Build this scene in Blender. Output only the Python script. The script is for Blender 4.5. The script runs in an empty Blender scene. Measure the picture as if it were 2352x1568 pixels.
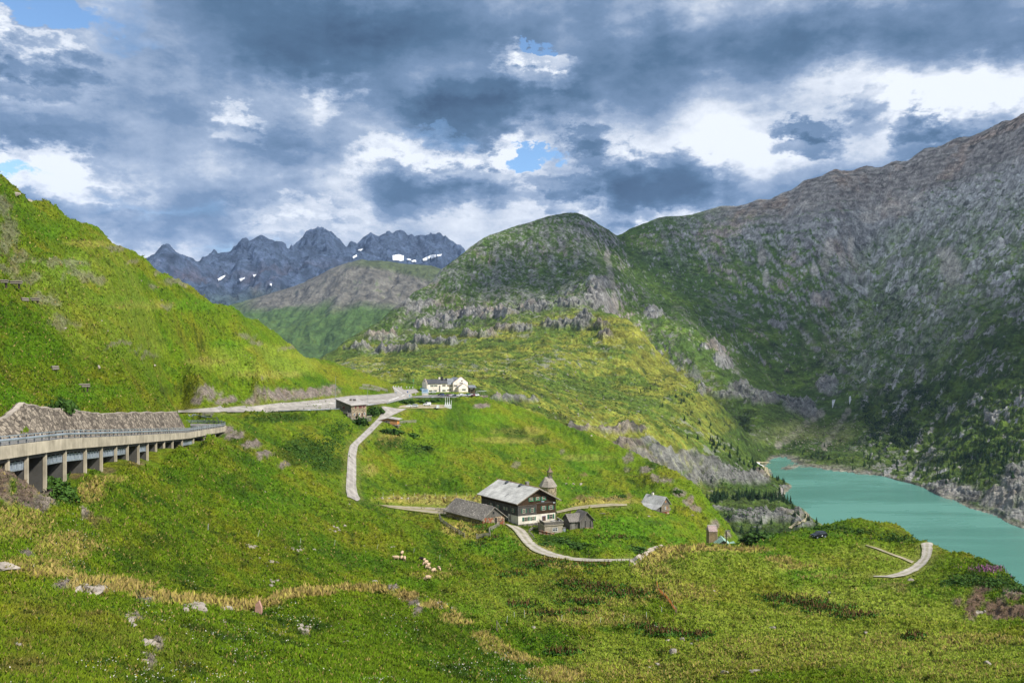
import bpy, math, random
import numpy as np
from mathutils import Vector
scene = bpy.context.scene
COL = scene.collection
# ------------------------------------------------------------------ camera, light, sky
cam_d = bpy.data.cameras.new("camera"); cam = bpy.data.objects.new("camera", cam_d); COL.objects.link(cam)
cam.location = (0, 0, 0); cam.rotation_euler = (math.radians(90), 0, 0)
cam_d.lens = 28; cam_d.sensor_width = 36; cam_d.clip_start = 0.5; cam_d.clip_end = 60000
scene.camera = cam
SUN_DIR = Vector((0.66, -0.36, 0.70)).normalized()          # towards the sun
sl = bpy.data.lights.new("sun", 'SUN'); sl.energy = 3.2; sl.angle = math.radians(4); sl.color = (1.0, 0.95, 0.86)
so = bpy.data.objects.new("sun", sl); COL.objects.link(so)
so.rotation_euler = SUN_DIR.to_track_quat('Z', 'Y').to_euler()
SUN_EL = math.asin(SUN_DIR.z); SUN_AZ = math.atan2(SUN_DIR.x, SUN_DIR.y)
scene.view_settings.view_transform = 'Standard'; scene.view_settings.look = 'None'
scene.view_settings.gamma = 1; scene.view_settings.exposure = 0.95
scene.cycles.max_bounces = 6; scene.cycles.diffuse_bounces = 2; scene.cycles.glossy_bounces = 2
scene.cycles.transparent_max_bounces = 6; scene.cycles.use_denoising = True

F = 1829.0; CX = 1176.0; CY = 784.0
def P3(px, py, d): return Vector(((px - CX) / F * d, d, -(py - CY) / F * d))

class NT:
    """tiny node-tree helper"""
    def __init__(s, tree): s.t = tree; s.n = tree.nodes; s.l = tree.links
    def node(s, typ, **kw):
        n = s.n.new(typ)
        for k, v in kw.items():
            if k.startswith('i_'):
                key = k[2:]; key = int(key) if key.isdigit() else key
                s.put(n.inputs[key], v)
            else: setattr(n, k, v)
        return n
    def put(s, sock, v):
        if isinstance(v, bpy.types.NodeSocket): s.l.new(v, sock)
        elif isinstance(v, bpy.types.Node): s.l.new(v.outputs[0], sock)
        else:
            if hasattr(sock.default_value, '__len__') and len(sock.default_value) == 4 and len(v) == 3: v = (*v, 1)
            sock.default_value = v
    def math(s, op, a, b=None, c=None, clamp=False):
        n = s.n.new('ShaderNodeMath'); n.operation = op; n.use_clamp = clamp
        s.put(n.inputs[0], a)
        if b is not None: s.put(n.inputs[1], b)
        if c is not None: s.put(n.inputs[2], c)
        return n.outputs[0]
    def noise(s, vec, scale, detail=4, rough=.55, dist=0, dim='3D'):
        n = s.n.new('ShaderNodeTexNoise'); n.noise_dimensions = dim
        if vec is not None: s.l.new(vec, n.inputs['Vector'])
        n.inputs['Scale'].default_value = scale; n.inputs['Detail'].default_value = detail
        n.inputs['Roughness'].default_value = rough; n.inputs['Distortion'].default_value = dist
        return n.outputs[0]
    def ramp(s, fac, stops, interp='LINEAR'):
        n = s.n.new('ShaderNodeValToRGB'); cr = n.color_ramp; cr.interpolation = interp
        while len(cr.elements) < len(stops): cr.elements.new(0.5)
        for e, (p, c) in zip(cr.elements, stops):
            e.position = p; e.color = (*c, 1) if len(c) == 3 else c
        s.put(n.inputs[0], fac); return n.outputs[0]
    def mix(s, fac, a, b, mode='MIX'):
        n = s.n.new('ShaderNodeMix'); n.data_type = 'RGBA'; n.blend_type = mode
        s.put(n.inputs[0], fac); s.put(n.inputs[6], a); s.put(n.inputs[7], b); return n.outputs[2]
    def maprange(s, v, a, b, c=0, d=1, smooth=True):
        n = s.n.new('ShaderNodeMapRange'); n.interpolation_type = 'SMOOTHSTEP' if smooth else 'LINEAR'
        s.put(n.inputs[0], v)
        for i, q in enumerate((a, b, c, d)): n.inputs[1 + i].default_value = q
        return n.outputs[0]

world = bpy.data.worlds.new("World"); scene.world = world; world.use_nodes = True
def build_sky():
    t = NT(world.node_tree); t.n.clear()
    out = t.node('ShaderNodeOutputWorld'); bg = t.node('ShaderNodeBackground')
    t.l.new(bg.outputs[0], out.inputs[0])
    sky = t.node('ShaderNodeTexSky'); sky.sky_type = 'NISHITA'; sky.sun_disc = False
    sky.sun_elevation = SUN_EL; sky.sun_rotation = SUN_AZ; sky.altitude = 2200
    tc = t.node('ShaderNodeTexCoord'); D = tc.outputs['Generated']
    sp = t.node('ShaderNodeSeparateXYZ', i_0=D)
    x, y, z = sp.outputs
    az = t.math('ARCTAN2', x, y); el = t.math('ARCSINE', z)
    DARK = [(820, 40, 520, 120, 1.5), (640, 120, 260, 60, .8), (960, 215, 230, 70, 1.0), (1090, 250, 150, 55, .8), (1290, 215, 230, 60, .95),
                  (1480, 110, 420, 110, .8), (1950, 60, 600, 100, .95), (2300, 90, 260, 80, .7), (90, 275, 330, 70, .8), (660, 305, 280, 60, .8),
                  (230, 480, 420, 60, .75), (560, 430, 320, 60, .5), (50, 125, 150, 45, .8), (390, 215, 240, 70, .4), (1040, 410, 190, 55, .95),
                  (1500, 400, 165, 65, 1.35), (1345, 322, 60, 25, .8), (1830, 288, 95, 30, 1.2), (2135, 285, 60, 45, .9), (2240, 285, 80, 40, .5),
                  (1900, 410, 330, 60, .75), (1290, 420, 80, 25, .7), (1985, 225, 60, 35, .5), (620, 560, 400, 40, .4), (1420, 500, 80, 60, .45)]
    LITE = [(1240, 145, 100, 32, .9), (2200, 200, 330, 70, .85), (1720, 330, 330, 70, .6), (1290, 460, 220, 60, .6), (40, 360, 130, 40, .9),
                  (200, 410, 200, 25, .8), (60, 90, 90, 28, .6), (1530, 500, 160, 30, .7), (340, 560, 260, 35, .6), (930, 345, 130, 35, .5),
                  (545, 262, 60, 22, .55), (1110, 345, 120, 40, .6), (700, 480, 160, 26, .4), (1950, 140, 260, 40, .4), (760, 190, 60, 40, .5)]
    BLUE = [(1220, 360, 84, 24, 1.5), (60, 20, 150, 30, 1.2), (1238, 112, 30, 12, 1.5), (1000, 300, 120, 22, .45), (20, 390, 70, 25, .9),
                  (640, 590, 500, 40, .55), (330, 470, 500, 60, .5), (260, 60, 100, 60, .5)]
    zz = t.math('ADD', t.math('MAXIMUM', z, 0.0), 0.16)
    flat = t.node('ShaderNodeCombineXYZ', i_0=t.math('DIVIDE', x, zz), i_1=t.math('DIVIDE', y, zz), i_2=t.math('MULTIPLY', z, 3.0)).outputs[0]
    nl = t.noise(flat, 1.1, 5, .6, .4)
    def blobs(lst, W):
        acc = None
        for (px, py, rx, ry, w) in lst:
            a0 = math.atan((px - CX) / F); e0 = math.atan((CY - py) / F * math.cos(a0))
            ra = rx * 1.5 / F * math.cos(a0); re = ry * 1.5 / F * math.cos(a0)
            m = t.node('ShaderNodeMapping', i_0=W)
            m.inputs['Scale'].default_value = (1 / ra, 1 / re, 1); m.inputs['Location'].default_value = (-a0 / ra, -e0 / re, 0)
            small = rx < 200
            g = t.node('ShaderNodeTexGradient', gradient_type='SPHERICAL' if small else 'QUADRATIC_SPHERE', i_0=m.outputs[0]).outputs['Fac']
            if small: g = t.maprange(g, .18, .62)
            acc = t.math('MULTIPLY', g, w) if acc is None else t.math('MULTIPLY_ADD', g, w, acc)
        return acc
    def field(de):
        """cloud thickness seen in a direction raised by de"""
        e = t.math('ADD', el, de)
        ae = t.node('ShaderNodeCombineXYZ', i_0=az, i_1=t.math('MULTIPLY', e, 1.75), i_2=0.0).outputs[0]
        n1 = t.node('ShaderNodeTexNoise', i_Scale=7.5, i_Detail=8.0, i_Roughness=.66); t.l.new(ae, n1.inputs['Vector'])
        off = t.node('ShaderNodeVectorMath', operation='SUBTRACT'); t.l.new(n1.outputs['Color'], off.inputs[0]); off.inputs[1].default_value = (.5, .5, .5)
        sc = t.node('ShaderNodeVectorMath', operation='MULTIPLY'); t.l.new(off.outputs[0], sc.inputs[0]); sc.inputs[1].default_value = (.17, .10, 0)
        base = t.node('ShaderNodeCombineXYZ', i_0=az, i_1=e, i_2=0.0).outputs[0]
        wv = t.node('ShaderNodeVectorMath', operation='ADD'); t.l.new(base, wv.inputs[0]); t.l.new(sc.outputs[0], wv.inputs[1])
        n3 = t.node('ShaderNodeTexNoise', i_Scale=26.0, i_Detail=5.0, i_Roughness=.65); t.l.new(ae, n3.inputs['Vector'])
        o3 = t.node('ShaderNodeVectorMath', operation='SUBTRACT'); t.l.new(n3.outputs['Color'], o3.inputs[0]); o3.inputs[1].default_value = (.5, .5, .5)
        w3 = t.node('ShaderNodeVectorMath', operation='MULTIPLY_ADD'); t.l.new(o3.outputs[0], w3.inputs[0]); w3.inputs[1].default_value = (.075, .055, 0); t.l.new(wv.outputs[0], w3.inputs[2]); W = w3.outputs[0]
        f = t.math('SUBTRACT', blobs(DARK, W), blobs(LITE, W))
        # billows: rounded puffs with creases between them
        w2 = t.node('ShaderNodeVectorMath', operation='MULTIPLY_ADD'); t.l.new(off.outputs[0], w2.inputs[0]); w2.inputs[1].default_value = (.10, .10, .10); t.l.new(ae, w2.inputs[2])
        v1 = t.node('ShaderNodeTexVoronoi', feature='F1', i_Vector=w2.outputs[0], i_Scale=8.0)
        v2 = t.node('ShaderNodeTexVoronoi', feature='F1', i_Vector=w2.outputs[0], i_Scale=23.0)
        nb = t.noise(ae, 12.0, 6, .70)
        f = t.math('MULTIPLY_ADD', t.math('SUBTRACT', .42, v1.outputs['Distance']), .50, f)
        f = t.math('MULTIPLY_ADD', t.math('SUBTRACT', .42, v2.outputs['Distance']), .34, f)
        f = t.math('MULTIPLY_ADD', t.math('SUBTRACT', nb, .5), 1.15, f)
        f = t.math('MULTIPLY_ADD', t.math('SUBTRACT', nl, .5), .7, f)
        return f, nb, W
    F0, nb, W = field(0.0); F1_, _, _ = field(0.018)
    rim = t.math('SUBTRACT', F0, F1_)                      # upper borders catch the light, bases stay dark
    blue = blobs(BLUE, W)
    L = t.math('MULTIPLY_ADD', F0, .56, .225); L = t.math('MULTIPLY_ADD', t.maprange(el, .02, .22, 1, 0), -.07, L); L = t.math('MULTIPLY_ADD', rim, -.26, L, clamp=True)
    cl = t.ramp(L, [(0.0, (.50, .525, .56)), (.10, (.39, .42, .47)), (.23, (.205, .255, .34)), (.40, (.098, .150, .235)), (.64, (.046, .088, .150)), (1.0, (.018, .039, .075))])
    skyc = t.mix(1.0, sky.outputs[0], (.085, .10, .105), 'MULTIPLY')
    bm = t.maprange(t.math('MULTIPLY_ADD', t.math('SUBTRACT', nb, .5), .9, blue), .2, 1.15)
    c = t.mix(bm, cl, skyc)
    t.put(bg.inputs[0], c); bg.inputs[1].default_value = 1.0
build_sky()

# ------------------------------------------------------------------ numpy noise
_rng = np.random.RandomState(11)
_perm = np.concatenate([_rng.permutation(256)] * 3).astype(np.int32)
_ang = _rng.rand(256) * 2 * np.pi; _gx = np.cos(_ang); _gy = np.sin(_ang)
def pn(x, y, seed=0):
    x = np.asarray(x, float) + seed * 37.17; y = np.asarray(y, float) + seed * 17.71
    xi = np.floor(x).astype(np.int64); yi = np.floor(y).astype(np.int64); xf = x - xi; yf = y - yi
    xi &= 255; yi &= 255
    u = xf * xf * xf * (xf * (xf * 6 - 15) + 10); v = yf * yf * yf * (yf * (yf * 6 - 15) + 10)
    def g(ix, iy, fx, fy):
        h = _perm[_perm[ix] + iy]; return _gx[h] * fx + _gy[h] * fy
    a = g(xi, yi, xf, yf); b = g((xi + 1) & 255, yi, xf - 1, yf); c = g(xi, (yi + 1) & 255, xf, yf - 1); d = g((xi + 1) & 255, (yi + 1) & 255, xf - 1, yf - 1)
    return ((a + u * (b - a)) * (1 - v) + (c + u * (d - c)) * v) * 1.5
def fbm(x, y, wl, oct=4, gain=.5, seed=0, ridged=False):
    s = 0; amp = 1; f = 1.0 / wl; tot = 0
    for o in range(oct):
        n = pn(x * f, y * f, seed + o)
        if ridged: n = 1 - 2 * np.abs(n)
        s = s + amp * n; tot += amp; amp *= gain; f *= 2.03
    return s / tot
def sstep(x, a, b):
    t = np.clip((x - a) / (b - a), 0, 1); return t * t * (3 - 2 * t)

# ------------------------------------------------------------------ terrain sheets
def tps(pts, qu, qv):
    p = np.array([(a / 300., math.log(d) * 3.) for a, _, d in pts]); val = np.array([b for _, b, _ in pts]) - CY
    def k(r2): return np.where(r2 > 1e-12, .5 * r2 * np.log(np.maximum(r2, 1e-12)), 0)
    n = len(p)
    K = k(((p[:, None] - p[None]) ** 2).sum(-1)) + np.eye(n) * 2e-3
    Q = np.hstack([np.ones((n, 1)), p]); A = np.zeros((n + 3, n + 3)); A[:n, :n] = K; A[:n, n:] = Q; A[n:, :n] = Q.T
    w = np.linalg.solve(A, np.concatenate([val, np.zeros(3)]))
    U, V = np.meshgrid(qu / 300., qv * 3., indexing='ij'); u = U.ravel(); v = V.ravel(); out = np.empty(len(u))
    for s in range(0, len(u), 8000):
        e = s + 8000
        out[s:e] = k((u[s:e, None] - p[None, :, 0]) ** 2 + (v[s:e, None] - p[None, :, 1]) ** 2) @ w[:n] + w[n] + w[n + 1] * u[s:e] + w[n + 2] * v[s:e]
    return out.reshape(U.shape) + CY
def cubic_w(src, dst):
    n = len(src); W = np.zeros((len(dst), n)); h = src[1] - src[0]
    t = (dst - src[0]) / h; i = np.clip(np.floor(t).astype(int), 0, n - 2); f = t - i
    cs = [(-.5 * f + f * f - .5 * f ** 3), (1 - 2.5 * f * f + 1.5 * f ** 3), (.5 * f + 2 * f * f - 1.5 * f ** 3), (-.5 * f * f + .5 * f ** 3)]
    for k in range(4):
        np.add.at(W, (np.arange(len(dst)), np.clip(i - 1 + k, 0, n - 1)), cs[k])
    return W
class Sheet:
    def __init__(s, pts, px0, px1, ncol, ds, nc=(220, 150)):
        s.px = np.linspace(px0, px1, ncol); s.ds = np.asarray(ds); s.ld = np.log(s.ds)
        cu = np.linspace(px0, px1, nc[0]); cv = np.linspace(s.ld[0], s.ld[-1], nc[1])
        C = tps(pts, cu, cv)
        s.Wu = cubic_w(cu, s.px); s.Wv = cubic_w(cv, s.ld); s.cu = cu; s.cv = cv
        PY = s.Wu @ C @ s.Wv.T
        s.D = np.broadcast_to(s.ds[None], PY.shape).copy(); s.PX = np.broadcast_to(s.px[:, None], PY.shape).copy()
        s.X = (s.PX - CX) / F * s.D; s.Z = -(PY - CY) / F * s.D; s.upd()
        s.mask = {}
    def upd(s): s.py = CY - s.Z / s.D * F
    def pick(s, px, py, dmin=0):
        c = np.interp(px, s.px, np.arange(len(s.px))); i = int(min(c, len(s.px) - 2)); f = c - i
        col = s.py[i] * (1 - f) + s.py[i + 1] * f
        k0 = np.searchsorted(s.ds, dmin)
        idx = np.nonzero(col[k0:] <= py)[0]
        if len(idx) == 0: return s.ds[np.argmin(col)]
        j = idx[0] + k0
        if j == 0: return s.ds[0]
        a, b = col[j - 1], col[j]
        t = 0 if abs(a - b) < 1e-9 else np.clip((a - py) / (a - b), 0, 1)
        return float(np.exp(s.ld[j - 1] * (1 - t) + s.ld[j] * t))
    def h(s, x, y):
        px = np.asarray(x, float) / y * F + CX
        c = np.clip(np.interp(px, s.px, np.arange(len(s.px))), 0, len(s.px) - 1.001); r = np.clip(np.interp(np.log(y), s.ld, np.arange(len(s.ld))), 0, len(s.ld) - 1.001)
        i = c.astype(int); j = r.astype(int); f = c - i; g = r - j; Z = s.Z
        return (Z[i, j] * (1 - f) + Z[i + 1, j] * f) * (1 - g) + (Z[i, j + 1] * (1 - f) + Z[i + 1, j + 1] * f) * g
    def at(s, px, py, dmin=0):
        d = s.pick(px, py, dmin); x = (px - CX) / F * d
        return Vector((x, d, float(s.h(np.array(x), np.array(d)))))
    def patch(s, lst, seed=5, rag=.55, wl=.05):
        """sum of soft irregular patches lying on the ground; each (px,py,rx,ry[,w]) fixes a spot and its extent in ground coordinates"""
        m = np.zeros(s.X.shape)
        n = fbm(s.PX, s.py, 34, 4, .62, seed)
        for q in lst:
            px, py, rx, ry = q[:4]; w = q[4] if len(q) > 4 else 1
            d0 = s.pick(px, py)
            i0 = np.searchsorted(s.px, px - 3 * rx); i1 = np.searchsorted(s.px, px + 3 * rx)
            j0 = np.searchsorted(s.ld, math.log(d0) - .30); j1 = np.searchsorted(s.ld, math.log(d0) + .30)
            u = (s.PX[i0:i1, j0:j1] - px) / rx; v = (s.py[i0:i1, j0:j1] - py) / ry
            r = np.sqrt(u * u + v * v) + n[i0:i1, j0:j1] * rag
            m[i0:i1, j0:j1] = np.maximum(m[i0:i1, j0:j1], w * sstep(r, 1.25, .65))
        return m
    def near(s, P, r0, r1):
        """1 within r0 metres of any of the plan points P, 0 beyond r1"""
        best = np.full(s.X.shape, 1e9)
        for x, y in np.asarray(P, float)[:, :2]:
            px = CX + x / y * F; k = r1 / y
            i0, i1 = np.searchsorted(s.px, (px - k * F * 1.1, px + k * F * 1.1)); j0, j1 = np.searchsorted(s.ld, (math.log(y) - 1.1 * k, math.log(y) + 1.1 * k))
            q = (s.X[i0:i1, j0:j1] - x) ** 2 + (s.D[i0:i1, j0:j1] - y) ** 2; best[i0:i1, j0:j1] = np.minimum(best[i0:i1, j0:j1], q)
        return sstep(np.sqrt(best), r1, r0)
    def mesh(s, name, col, mat, kind='structure'):
        nc, nr = s.X.shape; me = bpy.data.meshes.new(name)
        co = np.stack([s.X, s.D, s.Z], -1).reshape(-1, 3)
        q = np.arange(nc * nr).reshape(nc, nr)
        fc = np.stack([q[:-1, :-1], q[1:, :-1], q[1:, 1:], q[:-1, 1:]], -1).reshape(-1, 4)
        fast_mesh(me, co, fc)
        add_col(me, col.reshape(-1, 3))
        o = bpy.data.objects.new(name, me); COL.objects.link(o); me.materials.append(mat); o['kind'] = kind
        return o
def fast_mesh(me, co, fc, smooth=True):
    k = fc.shape[1]
    me.vertices.add(len(co)); me.vertices.foreach_set('co', np.ascontiguousarray(co, np.float32).ravel())
    me.loops.add(fc.size); me.loops.foreach_set('vertex_index', np.ascontiguousarray(fc, np.int32).ravel())
    me.polygons.add(len(fc)); me.polygons.foreach_set('loop_start', np.arange(0, fc.size, k, dtype=np.int32))
    if smooth: me.polygons.foreach_set('use_smooth', np.ones(len(fc), bool))
    me.update(calc_edges=True)
def add_col(me, c):
    a = me.attributes.new('col', 'FLOAT_COLOR', 'POINT')
    rgba = np.ones((len(c), 4), np.float32); rgba[:, :3] = c; a.data.foreach_set('color', rgba.ravel())
def lerp(a, b, m): return a * (1 - m[..., None]) + np.asarray(b) * m[..., None]

# ------------------------------------------------------------------ control points (spot in the valley: bearing, dip, distance)
def behind(pl, sl=.5, fr=(.08, .25)):
    out = []
    for (px, py, d) in pl:
        z = -(py - CY) / F * d
        for f in fr:
            d2 = d * (1 + f); z2 = z - sl * f * d; out.append((px, CY - z2 / d2 * F, d2))
    return out
def dens(pl, step=70):
    out = [pl[0]]
    for a, b in zip(pl[:-1], pl[1:]):
        n = max(1, int(abs(b[0] - a[0]) / step))
        for k in range(1, n + 1):
            t = k / n; out.append(tuple(a[i] + (b[i] - a[i]) * t for i in range(len(a))))
    return out
def zpt(x, y, z): return (CX + x / y * F, CY - z / y * F, y)
def road_z(d): return float(np.interp(d, [60, 85, 103.6, 133, 185, 230, 260], [-9.1, -11.2, -12.6, -15.7, -21.1, -24.6, -26.0]))
def road_x(d): return -37.6 - .2 * d
WALL = [(-60, 975), (0, 966), (22, 956), (56, 924), (97, 937), (155, 940), (228, 950), (300, 948), (366, 947), (407, 945)]
def wall_d(px): return 47.1 / ((CX - px) / F - .2)
A = []
# near slope below the viewer
for px, a in ((-350, .36), (200, .38), (700, .41), (1200, .43), (1700, .45), (2300, .45), (2700, .45)):
    for d in (3, 7, 13):
        A.append((px, CY + F * (1.7 + a * d) / d, d))
A += dens([(-350, 1400, 38), (0, 1300, 45), (160, 1330, 50), (300, 1365, 55), (430, 1385, 60), (600, 1390, 67), (770, 1352, 76), (860, 1356, 80), (960, 1376, 84), (1100, 1450, 84), (1200, 1512, 80), (1300, 1568, 74)], 90)
A += [(0, 1568, 22), (300, 1568, 26), (600, 1568, 32), (900, 1568, 43), (1176, 1568, 60), (0, 1430, 32), (300, 1460, 38), (600, 1470, 48), (900, 1460, 62), (-350, 1568, 20), (1100, 1520, 68)]
A += [(1380, 1568, 92), (1500, 1560, 100), (1700, 1560, 96), (1900, 1560, 90), (2100, 1560, 85), (2352, 1560, 80), (2700, 1560, 72), (1300, 1700, 34), (1700, 1690, 38), (2352, 1680, 36), (2700, 1680, 34)]
A += behind([(600, 1390, 67), (680, 1370, 71), (770, 1352, 76), (860, 1356, 80), (960, 1376, 84), (1030, 1412, 84)], .30, (.06, .16))
# valley floor behind the ridge
A += [(1000, 1440, 112), (1176, 1500, 115), (1176, 1400, 150), (1050, 1395, 140), (1300, 1450, 130), (1500, 1450, 135), (1300, 1350, 172), (1700, 1460, 128), (1900, 1470, 125), (2100, 1480, 122), (2300, 1490, 115), (2700, 1480, 110), (1500, 1380, 158), (1480, 1330, 178)]
A += [(1900, 1350, 188), (1700, 1370, 168), (2000, 1400, 160), (2150, 1420, 150), (2230, 1450, 136)]
# knoll with the dry crest
A += dens([(1470, 1290, 196), (1560, 1257, 200), (1640, 1255, 200), (1720, 1258, 202), (1800, 1285, 204), (1900, 1315, 205)], 60) + behind([(1500, 1282, 196), (1560, 1257, 200), (1640, 1255, 200), (1700, 1257, 202)], .35, (.07, .15))
# plateau on the right with track
A += [(2050, 1330, 195), (2120, 1290, 213), (2000, 1290, 208), (1881, 1230, 235), (1800, 1245, 228), (1980, 1250, 228), (2070, 1260, 225)]
KN = [(1700, 1250, 248), (1750, 1238, 250), (1850, 1212, 256), (1950, 1194, 265), (2020, 1203, 258), (2080, 1216, 250), (2140, 1245, 231), (2230, 1276, 215), (2300, 1310, 199), (2352, 1350, 185), (2450, 1400, 172), (2700, 1500, 150)]
A += dens(KN, 60) + behind(KN, .55, (.07, .2, .6))
A += [(2200, 1340, 185), (2260, 1370, 178), (2290, 1420, 160), (2352, 1430, 150)]
# slope under the road
for d in (62, 75, 85, 95, 105, 118, 133, 150, 168, 185, 205, 225):
    zz = road_z(d); dep = float(np.interp(d, [60, 78, 88, 97, 106, 125, 150, 190, 230], [2.0, 3.2, 5.5, 7.0, 5.6, 4.6, 4.0, 3.6, 3.0]))
    A.append(zpt(road_x(d) + .6, d, zz - dep)); A.append(zpt(road_x(d) - 7.6, d, zz - .45))
    A.append(zpt(road_x(d) - 4.0, d, zz - dep * .55 - .6))
for px, py in WALL:
    d = wall_d(px); z = -(py - CY) / F * d; x = (px - CX) / F * d
    A.append(zpt(x - .9, d, z - .15)); A.append(zpt(x - 4.5, d + 1, z + 1.6))
A += [(0, 1068, 80), (40, 1150, 68), (100, 1165, 72), (-200, 1150, 62), (140, 1110, 97), (200, 1085, 106), (300, 1052, 127), (400, 1030, 156), (480, 1010, 188), (100, 1250, 62), (200, 1220, 76), (300, 1250, 92), (250, 1310, 72), (450, 1350, 86), (480, 1200, 132), (600, 1365, 105), (700, 1250, 152), (800, 1330, 140), (950, 1350, 150), (915, 1278, 190), (990, 1305, 180), (1000, 1345, 164), (900, 1200, 222), (870, 1160, 264), (760, 1180, 215), (600, 1120, 190), (560, 1050, 205), (400, 1120, 138), (1050, 1260, 212), (1120, 1280, 205)]
# left hill
CR = [(-350, 215, 160), (-150, 320, 195), (0, 410, 235), (100, 455, 262), (200, 520, 300), (340, 600, 350), (430, 652, 388), (520, 705, 430), (640, 778, 490), (740, 832, 545), (810, 862, 580), (870, 882, 610)]
A += dens(CR, 60) + behind(CR, .5, (.07, .22, .5))
A += [(0, 830, 124), (0, 650, 160), (0, 530, 195), (-200, 700, 120), (150, 830, 150), (150, 700, 190), (150, 580, 240), (300, 870, 190), (300, 760, 240), (300, 660, 285), (450, 830, 310), (450, 740, 352), (600, 850, 372), (600, 800, 415), (720, 860, 445), (720, 845, 480)]
# main road, rock cuts
A += [(430, 948, 285), (520, 947, 306), (600, 946, 330), (700, 943, 358), (780, 940, 380), (880, 929, 432), (410, 942, 298), (500, 937, 330), (600, 931, 366), (717, 920, 412), (780, 912, 440), (830, 908, 468), (880, 907, 490), (470, 925, 331), (470, 898, 338), (560, 918, 354), (560, 908, 362), (640, 905, 388), (640, 893, 400), (700, 905, 412), (740, 888, 440), (770, 888, 452), (830, 895, 490), (880, 893, 530), (905, 898, 545), (903, 889, 600), (918, 896, 560), (945, 905, 530)]
A += [(380, 955, 255), (440, 960, 245), (500, 975, 232), (540, 1000, 228)]
# slope between main road and farm, driveway
A += [(600, 1000, 268), (560, 960, 300), (700, 970, 330), (700, 1080, 240), (700, 1020, 282), (790, 960, 372), (807, 964, 384), (870, 965, 392), (841, 992, 358), (812, 1026, 327), (808, 1060, 303), (808, 1100, 283), (812, 1145, 266), (890, 936, 430), (930, 937, 448), (760, 1100, 255), (909, 984, 388), (880, 1010, 365), (850, 1075, 318), (860, 1120, 290), (950, 1010, 400), (935, 960, 432)]
# farm terrace
A += [(930, 1168, 272), (1000, 1175, 266), (900, 1138, 294), (1000, 1137, 296), (1100, 1137, 297), (1200, 1140, 296), (1258, 1137, 297), (1320, 1160, 280), (1410, 1160, 281), (1440, 1168, 278), (1276, 1178, 268), (1190, 1207, 250), (1103, 1170, 272), (1158, 1206, 246), (1090, 1205, 244), (1030, 1200, 246), (1020, 1180, 262), (1251, 1226, 243), (1330, 1214, 246), (1380, 1205, 252), (1000, 1215, 232), (1085, 1232, 228), (1180, 1217, 243), (1205, 1250, 228), (1260, 1276, 217), (1340, 1288, 213), (1440, 1289, 211), (1300, 1240, 236), (1400, 1240, 240)]
# hotel spur
SP = [(1125, 927, 570), (1200, 950, 558), (1300, 985, 540), (1400, 1030, 510), (1480, 1070, 480), (1560, 1125, 440), (1640, 1203, 400), (1700, 1248, 370)]
A += dens(SP, 60) + behind(SP, .75, (.06, .2, .5))
A += [(1525, 1178, 332), (1450, 1130, 372), (1300, 1100, 375), (1200, 1050, 418), (1000, 1050, 372), (1000, 1000, 418), (1000, 955, 450), (1100, 1000, 440), (1100, 1080, 360), (1200, 990, 490), (1300, 1040, 450), (1400, 1090, 412), (1600, 1252, 288), (1550, 1225, 272), (1480, 1200, 268), (1640, 1262, 290), (1700, 1262, 282)]
A += [(940, 933, 465), (1015, 934, 470), (1030, 925, 500), (960, 918, 520), (1060, 918, 530), (950, 911, 545), (1000, 911, 560), (1090, 912, 562), (1115, 910, 575), (988, 903, 600), (1060, 903, 600), (1000, 897, 630), (950, 889, 640), (920, 886, 660)] + behind([(900, 884, 680), (950, 885, 655), (1000, 895, 650), (1060, 900, 645), (1110, 908, 630)], .9, (.06, .2))
GA = Sheet(A, -350, 2700, 1420, np.concatenate([np.geomspace(3, 20, 30)[:-1], np.geomspace(20, 820, 760)]))
print('A built', GA.X.shape)

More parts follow.
